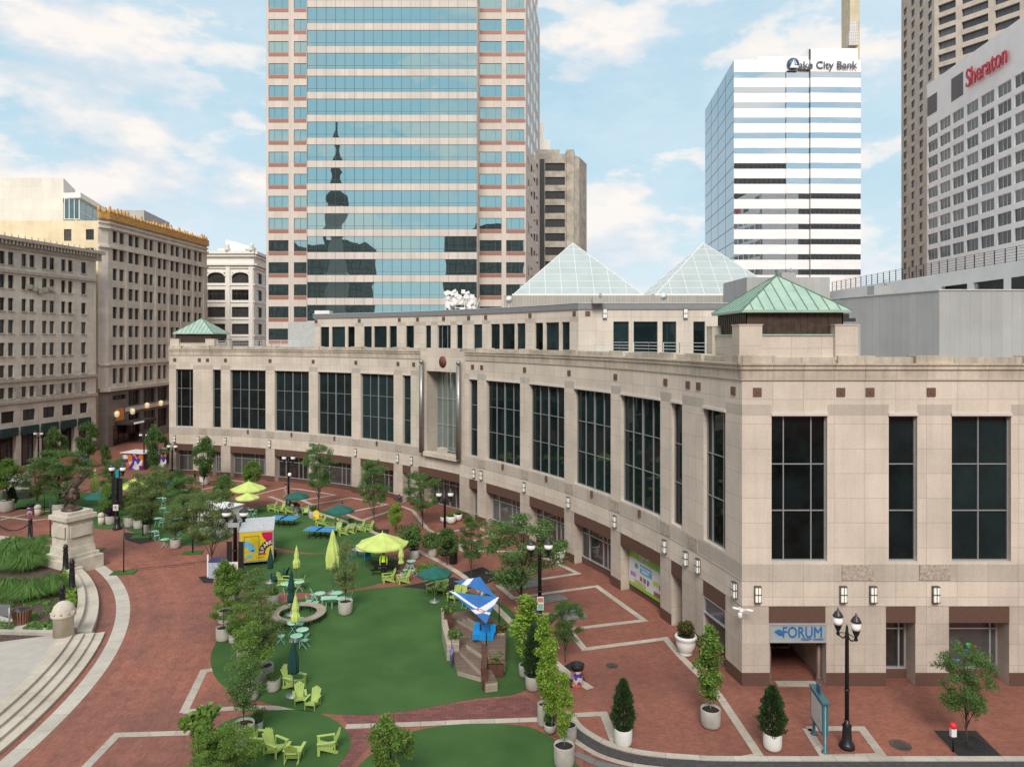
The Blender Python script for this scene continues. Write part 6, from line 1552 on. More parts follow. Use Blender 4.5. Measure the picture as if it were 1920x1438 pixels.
# ---- yellow trailer ----
x, y = gp(481, 1061); yaw = R_(17); t = thing('box_trailer', 'grey roofed box trailer with bright yellow painted doors at the lawn edge', 'trailer', (x, y, 0), yaw)
M_TRL = mat('trailer_grey', (0.42,0.43,0.45), 0.4, var=0.05); M_YEL = mat('trailer_yellow', (0.80,0.56,0.02), 0.4, var=0.03); W_, HT, LT = 2.65, 2.5, 4.6
a = MB(); a.box((0, LT/2, 0.35+HT/2), (W_, LT, HT)); obj('body', a, M_TRL, t)
a = MB(); a.box((0, LT/2, 0.35+HT+0.02), (W_+0.06, LT+0.06, 0.05)); a.box((0.2,1.6,0.35+HT+0.08), (0.5,0.35,0.08)); obj('roof', a, mat('trailer_roof', (0.50,0.51,0.53), 0.5), t)
a = MB(); a.box((0,-0.015,0.40+HT/2), (W_-0.14, 0.03, HT-0.16)); dd = obj('door', a, M_YEL, t)
fy = -0.034
def disc(cx, cz, r0, r1, a0, a1, yy, mm, nm, clip=None):
    mb = MB(); n = 30
    for k in range(n):
        t0, t1 = R_(a0+(a1-a0)*k/n), R_(a0+(a1-a0)*(k+1)/n)
        q = [(cx+r*math.cos(tt), yy, cz+r*math.sin(tt)) for r, tt in ((r0,t0),(r1,t0),(r1,t1),(r0,t1))]
        if clip: q = [(min(max(p[0], clip[0]), clip[1]), p[1], min(max(p[2], clip[2]), clip[3])) for p in q]
        mb.face(q[::-1] if False else q)
    return obj(nm, mb, mm, t)
cl = (-W_/2+0.08, W_/2-0.08, 0.50, 0.35+HT-0.1)
disc(-1.0, 1.20, 0.0, 0.95, 0, 100, fy-0.003, mat('mural_blue', (0.20,0.52,0.75), 0.4), 'mural_shape', cl)
disc(-1.0, 1.20, 0.0, 0.42, 0, 110, fy-0.006, M_YEL, 'mural_shape', cl)
disc(1.25, 2.75, 0.0, 0.85, 160, 290, fy-0.003, mat('mural_magenta', (0.60,0.01,0.10), 0.4), 'mural_shape', cl)
M_PUR = mat('mural_purple', (0.055,0.02,0.085), 0.4)
disc(1.28, 1.02, 0.62, 1.14, 92, 182, fy-0.005, M_PUR, 'mural_arc', cl)
M_CRM = mat('cream_letter', (0.85,0.74,0.48), 0.4)
for ch_, an in zip('SPARK', (172,153,134,116,100)):
    r = 0.88; me = text_mesh(ch_, 0.42, 0.004, 0.012, 'door_lettering'); me.materials.append(M_CRM); o = bpy.data.objects.new('door_lettering', me); col.objects.link(o); o.parent = t
    o.location = (1.28+r*math.cos(R_(an)), fy-0.013, 1.02+r*math.sin(R_(an))); o.rotation_euler = (math.pi/2, -R_(an-90), 0)
for (px_, pz, w2, h2, c) in ((-0.55,0.85,0.5,0.3,(0.2,0.5,0.7)),(0.45,0.95,0.6,0.12,(0.6,0.1,0.03)),(0.3,0.7,0.7,0.08,(0.6,0.25,0.03)),(-0.9,0.65,0.3,0.12,(0.6,0.25,0.03)),(-1.0,1.35,0.16,0.14,(0.6,0.2,0.03)),(-0.3,1.3,0.2,0.12,(0.02,0.08,0.25))):
    a = MB(); a.box((px_, fy-0.002, pz), (w2, 0.006, h2)); obj('mural_shape', a, mat('mural_%d' % int(px_*10+100+pz*70), c, 0.4), t)
a = MB()
for x_ in (-0.95, 0.18): a.bar((x_,-0.05,0.5), (x_,-0.05,2.55), 0.035)
a.bar((-0.95,-0.05,2.5), (0.18,-0.05,2.5), 0.03); obj('lock_rods', a, M_GST, t)
for sx in (-1, 1):
    a = MB(); a.tube((sx*(W_/2-0.02),LT*0.5,0.33), (sx*(W_/2+0.16),LT*0.5,0.33), 0.33, n=20); obj('wheel', a, M_BLK, t)
# ---- white booth with big letters ----
x, y = gp(382, 1003); t = thing('white_booth', 'white flat roofed booth with big dark letters mostly hidden behind the lane trees', 'booth', (x, y, 0), R_(-24))
a = MB(); a.box((0,1.4,1.25), (4.2,2.8,2.5)); obj('body', a, mat('booth_white', (0.60,0.60,0.58), 0.5), t); a = MB(); a.box((0,1.4,2.54), (4.4,3.0,0.08)); obj('roof', a, M_WHT, t)
a = MB(); a.box((0.7,-0.02,1.35), (1.3,0.04,0.9)); obj('serving_hatch', a, M_FRM, t)
disc(-1.15, 1.75, 0.22, 0.40, 0, 360, -0.03, M_BLK, 'letter_ring')
for x_ in (-1.95,-1.75,-1.55,-0.55): a = MB(); a.box((x_,-0.02,1.75), (0.10,0.03,0.8)); obj('letter_bar', a, M_BLK, t)
# ---- patterned kiosks in the distance ----
def pattern_mat(name, cols, scale):
    m = bpy.data.materials.new(name); N, L, b = nodes_of(m); g_ = N.new('ShaderNodeTexCoord'); v = N.new('ShaderNodeTexVoronoi'); v.inputs['Scale'].default_value = scale; L.new(g_.outputs['Object'], v.inputs['Vector'])
    s = N.new('ShaderNodeSeparateColor'); L.new(v.outputs['Color'], s.inputs[0]); r = N.new('ShaderNodeValToRGB'); r.color_ramp.interpolation = 'CONSTANT'; e = r.color_ramp.elements
    while len(e) < len(cols): e.new(0.5)
    for i, c in enumerate(cols): e[i].position = i/len(cols); e[i].color = (*c, 1)
    L.new(s.outputs[0], r.inputs['Fac']); L.new(r.outputs['Color'], b.inputs['Base Color']); b.inputs['Roughness'].default_value = 0.4; return m
M_PAT = pattern_mat('abstract_wrap', [(0.70,0.68,0.66),(0.10,0.03,0.22),(0.62,0.17,0.03),(0.55,0.54,0.6),(0.05,0.05,0.30),(0.68,0.22,0.05)], 1.5)
M_PAT2 = pattern_mat('bin_wrap', [(0.65,0.55,0.5),(0.06,0.06,0.32),(0.68,0.14,0.02),(0.5,0.3,0.35),(0.07,0.09,0.4),(0.72,0.24,0.05)], 5.5)
for (px, py, rz, w_, lb) in ((248,880,-15,3.6,'kiosk wrapped in an orange and purple pattern under a white roof'),(296,876,-15,2.8,'second patterned kiosk farther right, half hidden by a street tree')):
    x, y = gp(px, py); t = thing('patterned_kiosk', lb, 'kiosk', (x, y, 0), R_(rz), group='patterned kiosks by the hotel'); a = MB(); a.box((0,1.3,1.15), (w_,2.6,2.3)); obj('body', a, M_PAT, t); a = MB(); a.box((0,1.3,2.35), (w_+0.4,3.0,0.1)); obj('roof', a, M_WHT, t)
    a = MB()
    for k in range(4): a.bar((w_/2+0.02,0.2+0.7*k,0), (w_/2+0.02,0.2+0.7*k,2.3), 0.06)
    a.box((w_/2+0.015,1.3,1.1), (0.03,2.3,2.0)); obj('side_door', a, M_FRM, t)
x, y = gp(30, 937); t = thing('vendor_booth', 'vendor booth with pale menu boards on a dark base at the left edge', 'booth', (x, y, 0), R_(25))
a = MB(); a.box((0,1.0,0.55), (2.6,2.0,1.1)); obj('counter', a, M_FRM, t); a = MB(); a.box((0,1.2,1.9), (2.5,1.6,1.6)); obj('body', a, M_TRL, t)
for k in range(3): a = MB(); a.box((-0.8+0.8*k,0.35,1.7+0.3*(k%2)), (0.6,0.04,0.7)); obj('menu_board', a, [M_WHT, M_SIGNW, M_LG][k] , t)
x, y = gp(50, 930); t = thing('flower_display', 'low display of yellow and orange signs next to the vendor booth', 'sign', (x, y, 0), 0.3)
for k, c in enumerate(((0.7,0.5,0.03),(0.65,0.12,0.03),(0.7,0.25,0.03))): a = MB(); a.box((-0.9+0.9*k,0,0.7), (0.8,0.1,0.8)); a.bar((-0.9+0.9*k,0,0), (-0.9+0.9*k,0,0.4), 0.08); obj('panel', a, mat('disp%d' % k, c, 0.5, var=0.3, scale=5), t)
# ---- bins ----
def bin_(label, px, py, h=1.15, r=0.37, m=None):
    t = thing('litter_bin', label, 'bin', (*gp(px, py), 0.0)); a = MB(); a.lathe([(r*0.8,0.0),(r*0.84,0.05),(r*0.88,h*0.78),(r*0.9,h*0.8)], 20); obj('body', a, m or M_PAT2, t)
    a = MB(); a.lathe([(r*0.92,h*0.78),(r*1.05,h*0.95),(r*1.1,h),(r*0.95,h),(r*0.8,h*0.9),(0,h*0.88)], 20); obj('rim', a, M_BLK, t); return t
bin_('litter bin wrapped in orange and blue pattern beside the pale stone triangle', 1082, 1285)
bin_('patterned litter bin on the left lane beside the small stone bollard', 57, 966)
bin_('blue and white recycling bin half hidden by the potted tree under the lamp', 997, 1163, 1.15, 0.4, mat('recycle_blue', (0.10,0.25,0.5), 0.4, var=0.5, scale=6))
bin_('black barrel planter bin under the leafy tree right of the big lime parasol', 850, 1056, 1.3, 0.4, M_BLK)
x, y = gp(161, 868); t = thing('news_box', 'small blue newspaper box by the far corner of the limestone block', 'box', (x, y, 0)); a = MB(); a.box((0,0,0.75), (0.7,0.6,1.3)); obj('body', a, mat('news_blue', (0.01,0.06,0.30), 0.4), t); a = MB(); a.box((0,0,0.05), (0.5,0.4,0.1)); obj('foot', a, M_BLK, t)
x, y = gp(53, 890); t = thing('fire_hydrant', 'pale green fire hydrant on the far pavement at left', 'hydrant', (x, y, 0)); a = MB(); a.lathe([(0.2,0),(0.2,0.08),(0.14,0.12),(0.14,0.6),(0.19,0.64),(0.15,0.78),(0.05,0.88),(0,0.9)], 14); a.tube((-0.28,0,0.5),(0.28,0,0.5),0.07); obj('body', a, M_MINT, t); t.scale = (1.4,1.4,1.6)
# ---- teal map board, meter, grate ----
M_TEALP = mat('teal_metal', (0.055,0.16,0.19), 0.4, metal=0.2, var=0.08)
p0, p1 = Vector(gp(1526,1376)), Vector(gp(1547,1411)); mid = (p0+p1)/2; yw = math.atan2(p1.y-p0.y, p1.x-p0.x); Ls = (p1-p0).length
t = thing('map_board', 'teal metal map board on two posts beside the right street lamp', 'sign', (mid.x, mid.y, 0), yw)
for s in (-1, 1): a = MB(); a.lathe([(0.16,0),(0.16,0.06),(0.07,0.12),(0.07,2.28)], 12, (s*Ls/2,0,0)); obj('post', a, M_TEALP, t)
a = MB(); a.box((0,0,1.5), (Ls+0.1,0.26,1.45)); a.box((0,0,2.27), (Ls+0.3,0.34,0.10)); obj('cabinet', a, M_TEALP, t)
a = MB(); a.box((0,-0.135,1.5), (Ls-0.15,0.02,1.2)); obj('map_panel', a, mat('map_paper', (0.62,0.66,0.64), 0.4, var=0.12, scale=7), t)
a = MB(); a.box((-0.1,0,2.52), (0.45,0.06,0.36)); a.bar((-0.1,0,2.3),(-0.1,0,2.4),0.06); obj('top_sign', a, mat('top_sign_blue', (0.03,0.09,0.20), 0.4), t)
x, y = gp(1787, 1409); t = thing('parking_meter', 'small parking meter with a red hood beside the tree grate', 'meter', (x, y, 0))
a = MB(); a.tube((0,0,0),(0,0,0.85),0.035); obj('post', a, M_BLK, t); a = MB(); a.box((0,0,0.85),(0.19,0.14,0.34)); obj('meter_body', a, M_WHT, t); a = MB(); a.lathe([(0.09,1.02),(0.13,1.08),(0.13,1.18),(0.08,1.26),(0,1.28)],14); obj('hood', a, mat('hood_red', (0.6,0.02,0.03), 0.5, emis=((1,0.05,0.05),0.1)), t); t.scale = (1.2,1.2,1.05)
t = thing('tree_grate', 'square black iron tree grate around the tree at the lower right', 'grate', (*gp(1814,1392), 0.0)); a = MB(); P = G([(1751,1370),(1830,1370),(1877,1417),(1797,1417)]); poly(a, P, 0.024); obj('frame', a, mat('grate_black', (0.018,0.018,0.018), 0.7), t, world=True)
a = MB(); c = gp(1814,1394)
for r in (0.25,0.36,0.47,0.58,0.69): annulus(a, (0,0), r, r+0.05, 0, 360, 0.026, 0.040, 36)
obj('rings', a, M_IRON, t)
# ---- green mats with black posts on the lane ----
PM = thing('post_stand', 'thin black post on a green turf mat, nearest the camera on the lane', 'post', PL(232, 1074, 0.01), 0.15, group='black posts on green mats along the lane')
a = MB(); a.box((0,0,0.03), (1.75,1.1,0.06)); obj('mat', a, M_TURF, PM); a = MB(); a.tube((0,0,0.05),(0,0,3.9),0.05,n=8); obj('post', a, M_BLK, PM)
for px, py, s, lb in ((173,1032,1.0,'thin black post on a green turf mat right behind the monument pedestal'),(94,1006,0.95,'thin black post on a green mat left of the monument pedestal'),(268,1006,1.1,'thin black post on a green mat in front of the row of lane planters'),(361,1037,0.95,'thin black post on a green mat under the brown leafed tree'),(83,965,0.8,'thin black post on a green mat beside the little stone bollard')):
    copy_thing(PM, PL(px, py, 0.01), 0.15, lb, s)
# ---- left: pedestal, statue, bollards, stone pier, basket ----
x, y = gp(128, 1071); y += 0.6; t = thing('monument_pedestal', 'weathered white stone pedestal carved with garlands that carries the bronze statue', 'pedestal', (x, y, 0), R_(-28))
M_PED = mat('pedestal_stone', (0.56,0.50,0.41), 0.85, var=0.16, scale=1.6, bump=0.3, bscale=12, detail=9)
a = MB(); a.box((0,0,0.55),(3.5,3.5,1.1)); a.box((0,0,1.25),(3.0,3.0,0.3)); a.box((1.75,-0.9,0.3),(0.9,1.0,0.6)); obj('base', a, M_PED, t); t.scale = (0.9,0.9,1.0)
a = MB(); a.box((0,0,1.7),(2.6,2.6,0.6),taper=0.96); a.box((0,0,3.0),(2.35,2.35,2.0),taper=0.95); obj('die', a, M_PED, t)
a = MB(); a.box((0,0,4.1),(2.35,2.35,0.2)); a.box((0,0,4.35),(2.75,2.75,0.35)); a.box((0,0,4.65),(2.3,2.3,0.3)); obj('capital', a, M_PED, t)
for s, (ux, uy) in enumerate(((1,0),(0,1),(-1,0),(0,-1))):
    a = MB()
    for k in range(8):
        f0, f1 = k/8, (k+1)/8; g_ = lambda f: (-0.8+1.6*f, 3.75-0.22*math.sin(math.pi*((f*2) % 1.0001)))
        (a0, z0), (a1, z1) = g_(f0), g_(f1); o_ = 1.15; a.tube((ux*o_-uy*a0, uy*o_+ux*a0, z0), (ux*o_-uy*a1, uy*o_+ux*a1, z1), 0.07, n=6)
    a.box((ux*1.27,uy*1.27,3.3),(0.1 if ux else 1.9, 0.1 if uy else 1.9, 0.9)); obj('garland', a, M_PED, t)
def skin_body(joints, edges, name, mats, mfun=None, root=0, sub=1):
    me = bpy.data.meshes.new(name); me.from_pydata([j[0] for j in joints], edges, []); o = bpy.data.objects.new(name, me); col.objects.link(o)
    sk = o.modifiers.new('s', 'SKIN'); sv = me.skin_vertices[0].data
    for i, j in enumerate(joints): sv[i].radius = (j[1], j[1] if len(j) < 3 else j[2])
    sv[root].use_root = True; ss = o.modifiers.new('u', 'SUBSURF'); ss.levels = sub; ss.render_levels = sub
    bpy.context.view_layer.update(); m2 = bpy.data.meshes.new_from_object(o.evaluated_get(bpy.context.evaluated_depsgraph_get())); bpy.data.objects.remove(o)
    m2.name = name; m2.materials.clear()
    for m in mats: m2.materials.append(m)
    for p in m2.polygons: p.use_smooth = True; p.material_index = mfun(p.center) if mfun else 0
    return m2
def figure(pose):
    """pose: dict of joint -> xyz; returns joints, edges for a person with fingers"""
    J = [(pose['pelvis'],0.14,0.10),(pose['waist'],0.125,0.09),(pose['chest'],0.155,0.105),(pose['neck'],0.055),(pose['head'],0.085,0.095),(pose['crown'],0.072,0.085)]
    E_ = [(0,1),(1,2),(2,3),(3,4),(4,5)]
    for s in ('l','r'):
        b = len(J); J += [(pose['sh'+s],0.06),(pose['el'+s],0.042),(pose['wr'+s],0.028)]; E_ += [(2,b),(b,b+1),(b+1,b+2)]
        w_ = Vector(pose['wr'+s]); d = (w_-Vector(pose['el'+s])).normalized(); sd_ = d.cross(Vector((0,1,0))); sd_ = sd_.normalized() if sd_.length > 0.1 else Vector((1,0,0))
        J.append((tuple(w_+d*0.07), 0.03, 0.016)); E_.append((b+2, b+3)); 
        for k in range(4):
            q = w_+d*0.10+sd_*(0.022*(k-1.5)); J += [(tuple(q),0.009),(tuple(q+d*(0.06+0.012*(1-abs(k-1.5)))+Vector((0,-0.012,0))),0.007)]; E_ += [(b+3, len(J)-2),(len(J)-2, len(J)-1)]
        q = w_+d*0.05+sd_*0.045; J += [(tuple(q+Vector((0,-0.02,0))),0.010)]; E_.append((b+2, len(J)-1))
        b = len(J); J += [(pose['hip'+s],0.095),(pose['kn'+s],0.062),(pose['an'+s],0.042),(pose['to'+s],0.038,0.03)]; E_ += [(0,b),(b,b+1),(b+1,b+2),(b+2,b+3)]
    return J, E_
STAND = dict(pelvis=(0,0,0.95),waist=(0,0,1.10),chest=(0,0.0,1.32),neck=(0,0,1.49),head=(0,-0.01,1.60),crown=(0,0,1.71),
 shl=(-0.19,0,1.42),ell=(-0.25,0.0,1.13),wrl=(-0.25,-0.10,0.88),shr=(0.19,0,1.42),elr=(0.25,0.02,1.13),wrr=(0.24,-0.08,0.88),
 hipl=(-0.09,0,0.88),knl=(-0.10,-0.02,0.48),anl=(-0.11,0.02,0.08),tol=(-0.12,-0.14,0.04),hipr=(0.09,0,0.88),knr=(0.10,-0.02,0.48),anr=(0.12,0.02,0.08),tor=(0.13,-0.14,0.04))
WALK = dict(STAND, knl=(-0.10,-0.18,0.50), anl=(-0.10,-0.26,0.09), tol=(-0.10,-0.42,0.06), knr=(0.10,0.06,0.48), anr=(0.10,0.30,0.12), tor=(0.10,0.20,0.04), ell=(-0.25,0.14,1.15), wrl=(-0.24,0.16,0.90), elr=(0.25,-0.10,1.15), wrr=(0.23,-0.26,0.98))
SIT = dict(STAND, pelvis=(0,0.05,0.50),waist=(0,0.06,0.66),chest=(0,0.04,0.88),neck=(0,0.02,1.05),head=(0,0.0,1.16),crown=(0,0.01,1.27),shl=(-0.19,0.04,0.98),shr=(0.19,0.04,0.98),ell=(-0.25,0,0.70),elr=(0.25,0,0.70),wrl=(-0.18,-0.22,0.62),wrr=(0.18,-0.22,0.62),
 hipl=(-0.10,0,0.48),hipr=(0.10,0,0.48),knl=(-0.12,-0.42,0.50),knr=(0.12,-0.42,0.50),anl=(-0.12,-0.46,0.08),anr=(0.12,-0.46,0.08),tol=(-0.12,-0.60,0.04),tor=(0.12,-0.60,0.04))
def skin_c(n, c): return mat(n, c, 0.6, var=0.05)
M_SKIN = skin_c('skin_tone', (0.42,0.24,0.16)); M_SKIN2 = skin_c('skin_tone_dark', (0.16,0.085,0.05)); M_HAIR = mat('dark_hair', (0.02,0.014,0.01), 0.7)
def person(label, loc, rz, top, legs, pose=STAND, hood=False, skin=None):
    t = thing('person', label, 'person', loc, rz); J, E_ = figure(pose); sk = skin or M_SKIN
    zn, zp = pose['neck'][2]-0.015, pose['pelvis'][2]
    mt = mat('top_%d' % int(sum(top)*1000+top[0]*77), top, 0.8, var=0.08); ml = mat('legs_%d' % int(sum(legs)*1000), legs, 0.85, var=0.1)
    hands = [Vector(pose['wrl']), Vector(pose['wrr'])]
    def mf(c):
        if any((c-h).length < 0.05 and c.z < h.z+0.01 or (c-h).length < 0.2 and c.z < h.z for h in hands) and abs(c.x) > 0.17: return 2
        if c.z > zn: return 2
        if c.z > zp-0.04 and not (pose is SIT and c.z < zp+0.05 and c.y < -0.12): return 0
        return 1 if c.z > 0.09 else 3
    obj('body', skin_body(J, E_, 'body', [mt, ml, sk, M_BLK], mf), None, t)
    h = Vector(pose['crown']); a = MB(); a.lathe([(0.0,-0.14),(0.096,-0.10),(0.106,0.0),(0.085,0.075),(0.0,0.11)], 14, (h.x,h.y+0.022,h.z-0.03)); obj('hair', a, mt if hood else M_HAIR, t)
    hd_ = Vector(pose['head']); a = MB(); a.lathe([(0.0,-0.02),(0.018,-0.01),(0.0,0.03)], 6, (hd_.x,hd_.y-0.10,hd_.z+0.02)); a.box((hd_.x,hd_.y-0.088,hd_.z-0.045),(0.045,0.012,0.012)); obj('nose_and_mouth', a, sk, t)
    for s in (-1,1): a = MB(); a.lathe([(0,-0.008),(0.010,0),(0,0.008)], 6, (hd_.x+s*0.034,hd_.y-0.088,hd_.z+0.045)); obj('eye', a, M_BLK, t); a = MB(); a.box((hd_.x+s*0.088,hd_.y,hd_.z+0.02),(0.014,0.03,0.05)); obj('ear', a, sk, t)
    return t
person('person in a bright yellow jacket and black trousers standing under the big lime parasol', (*gp(719,1076),0), R_(10), (0.62,0.85,0.03), (0.012,0.012,0.014)).scale = (1.1,1.1,1.05)
person('person in a pale pink outfit walking past the second lamp post by the shopfronts', (*gp(536,935),0), R_(100), (0.55,0.36,0.32), (0.45,0.30,0.27), WALK)
person('person in a dark blue top walking between the trees near the entrance urns', (*gp(749,957),0), R_(60), (0.03,0.05,0.14), (0.03,0.03,0.04), WALK)
person('person in dark blue sitting at the far side of the open dark green parasol', (*gp(641,964),0), R_(-70), (0.02,0.04,0.22), (0.02,0.02,0.03), SIT)
t = thing('stone_block_seat', 'low dark seat under the sitting person in dark blue', 'seat', (*gp(641,964),0)); a = MB(); a.box((0,0.05,0.20),(0.5,0.45,0.40)); obj('block', a, M_BLK, t)
person('left person in black of the two walking below the far white planter', (*gp(365,908),0), R_(-60), (0.02,0.02,0.022), (0.02,0.02,0.02), WALK, skin=M_SKIN2)
person('right person in black of the two walking below the far white planter', (*gp(377,904),0), R_(-60), (0.025,0.02,0.02), (0.03,0.03,0.035), STAND)
person('person in dark clothes standing inside the far passage beside the hotel doors', (*gp(262,872),0), R_(20), (0.05,0.03,0.03), (0.02,0.02,0.025), STAND)
# statue: striding bronze figure, one arm flung up to the right
SM = mat('statue_bronze', (0.085,0.058,0.042), 0.5, metal=0.5, var=0.35, scale=5)
pose = dict(pelvis=(0.0,0,1.05),waist=(0.08,0,1.22),chest=(0.24,0,1.42),neck=(0.34,0,1.58),head=(0.40,-0.01,1.68),crown=(0.46,0,1.77),
 shl=(0.08,0,1.50),ell=(-0.05,-0.12,1.22),wrl=(-0.18,-0.22,1.0),shr=(0.42,0,1.48),elr=(0.62,0,1.72),wrr=(0.80,0,1.95),
 hipl=(-0.09,0,0.95),knl=(-0.20,-0.10,0.52),anl=(-0.40,0.0,0.08),tol=(-0.32,-0.12,0.04),hipr=(0.09,0,0.95),knr=(0.20,-0.15,0.60),anr=(0.06,-0.02,0.15),tor=(0.18,-0.12,0.06))
t = thing('bronze_statue', 'dark bronze statue of a striding draped figure with one arm flung upward', 'statue', (x, y, 4.8), R_(0)); t.scale = (1.75,1.75,1.62)
J, E_ = figure(pose); J = [((j[0]), *[r*1.25 for r in j[1:]]) for j in J]; obj('body', skin_body(J, E_, 'body', [SM]), None, t)
a = MB(); a.lathe([(0.42,0.0),(0.45,0.06),(0.30,0.12),(0.2,0.3),(0.05,0.4)], 12, (-0.05,0,0)); obj('rock', a, SM, t)
a = MB(); a.lathe([(0.30,0.55),(0.26,0.75),(0.20,1.0),(0.17,1.15)], 14, (0.0,0,0), f=lambda an, z: 1+0.15*math.sin(5*an+4*z)); obj('drapery', a, SM, t)
a = MB(); a.path([(-0.75,0,0.80),(-0.3,-0.15,0.92),(0.2,-0.2,0.95),(0.7,-0.15,1.0),(0.98,-0.1,1.12)], 0.03, n=6); obj('staff', a, SM, t)
a = MB(); a.path([(-0.55,0.05,0.62),(-0.3,0.0,0.8),(0.0,0.0,1.0)], 0.10, 0.15, n=8); obj('cloak', a, SM, t)
def bollard(label, px, py, h, z=0.0, g_='black iron bollards of the monument chain'):
    t = thing('iron_bollard', label, 'bollard', (*gp(px, py, z), z), group=g_); a = MB()
    a.lathe([(0.30,0),(0.30,h*0.08),(0.22,h*0.12),(0.19,h*0.5),(0.15,h*0.82),(0.18,h*0.85),(0.18,h*0.90),(0.12,h*0.93),(0.13,h*0.97),(0.0,h)], 16); obj('shaft', a, M_BLK, t)
    
    for k in (0.55,0.75): a = MB(); a.lathe([(0.18,h*k),(0.23,h*k+0.03),(0.18,h*k+0.06)], 16); obj('collar', a, M_BLK, t)
    return t
bl = [bollard('black iron bollard between two chains at the far left of the ring', 57, 1012, 2.1), bollard('black iron bollard standing before the monument pedestal', 123, 1072, 2.2, 0.5), bollard('tallest black iron bollard, right of the green hedge by the curved wall', 135, 1112, 2.5, 0.5), bollard('black iron bollard hidden up to its cap behind the domed stone pier', 117, 1158, 2.2, 0.5)]
def chain(label, p, q, sag, n=26):
    t = thing('hanging_chain', label, 'chain', (*((Vector(p)+Vector(q))/2).xy, 0), group='heavy black chains between the bollards'); a = MB()
    for k in range(n):
        f = lambda u: Vector(p).lerp(Vector(q), u)-Vector((0,0,sag*4*u*(1-u))); a.bar(f(k/n), f((k+1)/n), 0.10 if k % 2 else 0.06, 0.06 if k % 2 else 0.10)
    obj('links', a, M_BLK, t, world=True)
b0 = bl[0].location; chain('black chain hanging left from the far left bollard', (b0.x-6.0, b0.y+3.2, 1.3), (b0.x, b0.y, 1.6), 1.0); chain('black chain hanging from the far left bollard down behind the grasses', (b0.x, b0.y, 1.6), (b0.x+4.4, b0.y-5.2, 1.2), 1.0)
X, Y = gp(119, 1190, 0.62); t = thing('domed_stone_pier', 'squat round stone pier with a carved dome top at the end of the steps', 'pier', (X, Y, 0.60))
a = MB(); a.lathe([(0.56,0),(0.56,1.15),(0.60,1.17)], 32); obj('shaft', a, M_PED, t); a = MB(); a.lathe([(0.62,1.17),(0.68,1.22),(0.68,1.36),(0.63,1.40),(0.60,1.60),(0.5,1.85),(0.3,2.03),(0.0,2.12)], 32); obj('dome', a, M_PED, t)
a = MB()
for k in range(10): an = 2*math.pi*k/10; a.lathe([(0,-0.08),(0.10,0),(0,0.08)], 8, (0.64*math.cos(an),0.64*math.sin(an),1.46))
obj('rosettes', a, M_PED, t)
X, Y = gp(41, 1168, 0.6); t = thing('wooden_basket', 'round slatted wooden litter basket on the grass edge at far left', 'bin', (X, Y, 0.52)); a = MB()
M_SLAT = mat('basket_wood', (0.22,0.10,0.06), 0.7, var=0.25)
for k in range(22): an = 2*math.pi*k/22; a.bar((0.42*math.cos(an),0.42*math.sin(an),0.03), (0.54*math.cos(an),0.54*math.sin(an),1.0), 0.09, 0.04, up=(math.cos(an),math.sin(an),0))
obj('slats', a, M_SLAT, t); a = MB(); a.lathe([(0.36,0.05),(0.46,0.97),(0.40,0.95),(0,0.7)], 20); obj('liner', a, M_BLK, t)
X, Y = gp(10, 1180, 0.6); t = thing('info_plaque', 'grey information plaque on a short post at the left edge', 'sign', (X, Y, 0.5)); a = MB(); a.tube((0.25,0,0),(0.25,0,1.5),0.05); obj('post', a, M_GST, t); a = MB(); a.box((-0.1,0,1.3),(0.85,0.04,0.7)); obj('plate', a, mat('plaque_grey', (0.16,0.16,0.17), 0.5, var=0.3, scale=20), t)
for (px, py, lb) in ((71,968,'small domed stone bollard beside the patterned bin on the left'),(190,984,'small domed stone bollard left of the purple leafed planter'),(447,1143,'small domed stone bollard half hidden by the potted trees under the no parking sign')):
    t = thing('stone_bollard', lb, 'bollard', (*gp(px, py), 0), group='small domed stone bollards'); a = MB(); a.lathe([(0.30,0),(0.30,0.85)], 18); obj('shaft', a, M_PED, t); a = MB(); a.lathe([(0.33,0.85),(0.35,0.92),(0.33,1.05),(0.2,1.22),(0,1.28)], 18); obj('dome', a, M_PED, t)
# display board near the lamp
x, y = gp(409, 1081); t = thing('display_stand', 'low display stand with a blue sloped top and pale front beside the lane lamp post', 'stand', (x, y, 0), 0.1)
a = MB(); a.box((0,0,0.65),(1.15,0.8,1.3)); obj('cabinet', a, mat('pale_cabinet', (0.42,0.46,0.56), 0.5, var=0.2, scale=3), t); a = MB(); a.box((0,0,1.33),(1.25,0.95,0.05)); obj('top', a, mat('navy_top', (0.04,0.05,0.16), 0.5), t); a = MB(); a.box((-0.75,-0.1,0.9),(0.12,0.05,1.8)); obj('side_board', a, M_WHT, t)
# toy clutter in the corner window
x, y = side.at(12.6, -0.75); t = thing('window_toy', 'bright green, blue and red shapes displayed in the corner shop window', 'display', (x, y, 0.9))
for c, d, k in (((0.03,0.45,0.08),(0.5,0.1,0.4),(0.1,0,1.0)),((0.02,0.12,0.5),(0.35,0.1,0.35),(0.0,0,0.65)),((0.55,0.05,0.02),(0.25,0.1,0.25),(0.5,0,0.9)),((0.02,0.25,0.5),(0.9,0.1,0.25),(-0.6,0,0.15))):
    a = MB(); a.lathe([(0,-0.5),(0.35,-0.42),(0.5,0),(0.35,0.42),(0,0.5)], 12); o = obj('shape', a, mat('toy%d' % int(c[1]*100+c[2]*10), c, 0.4), t, k); o.scale = tuple(0.62*q for q in d)
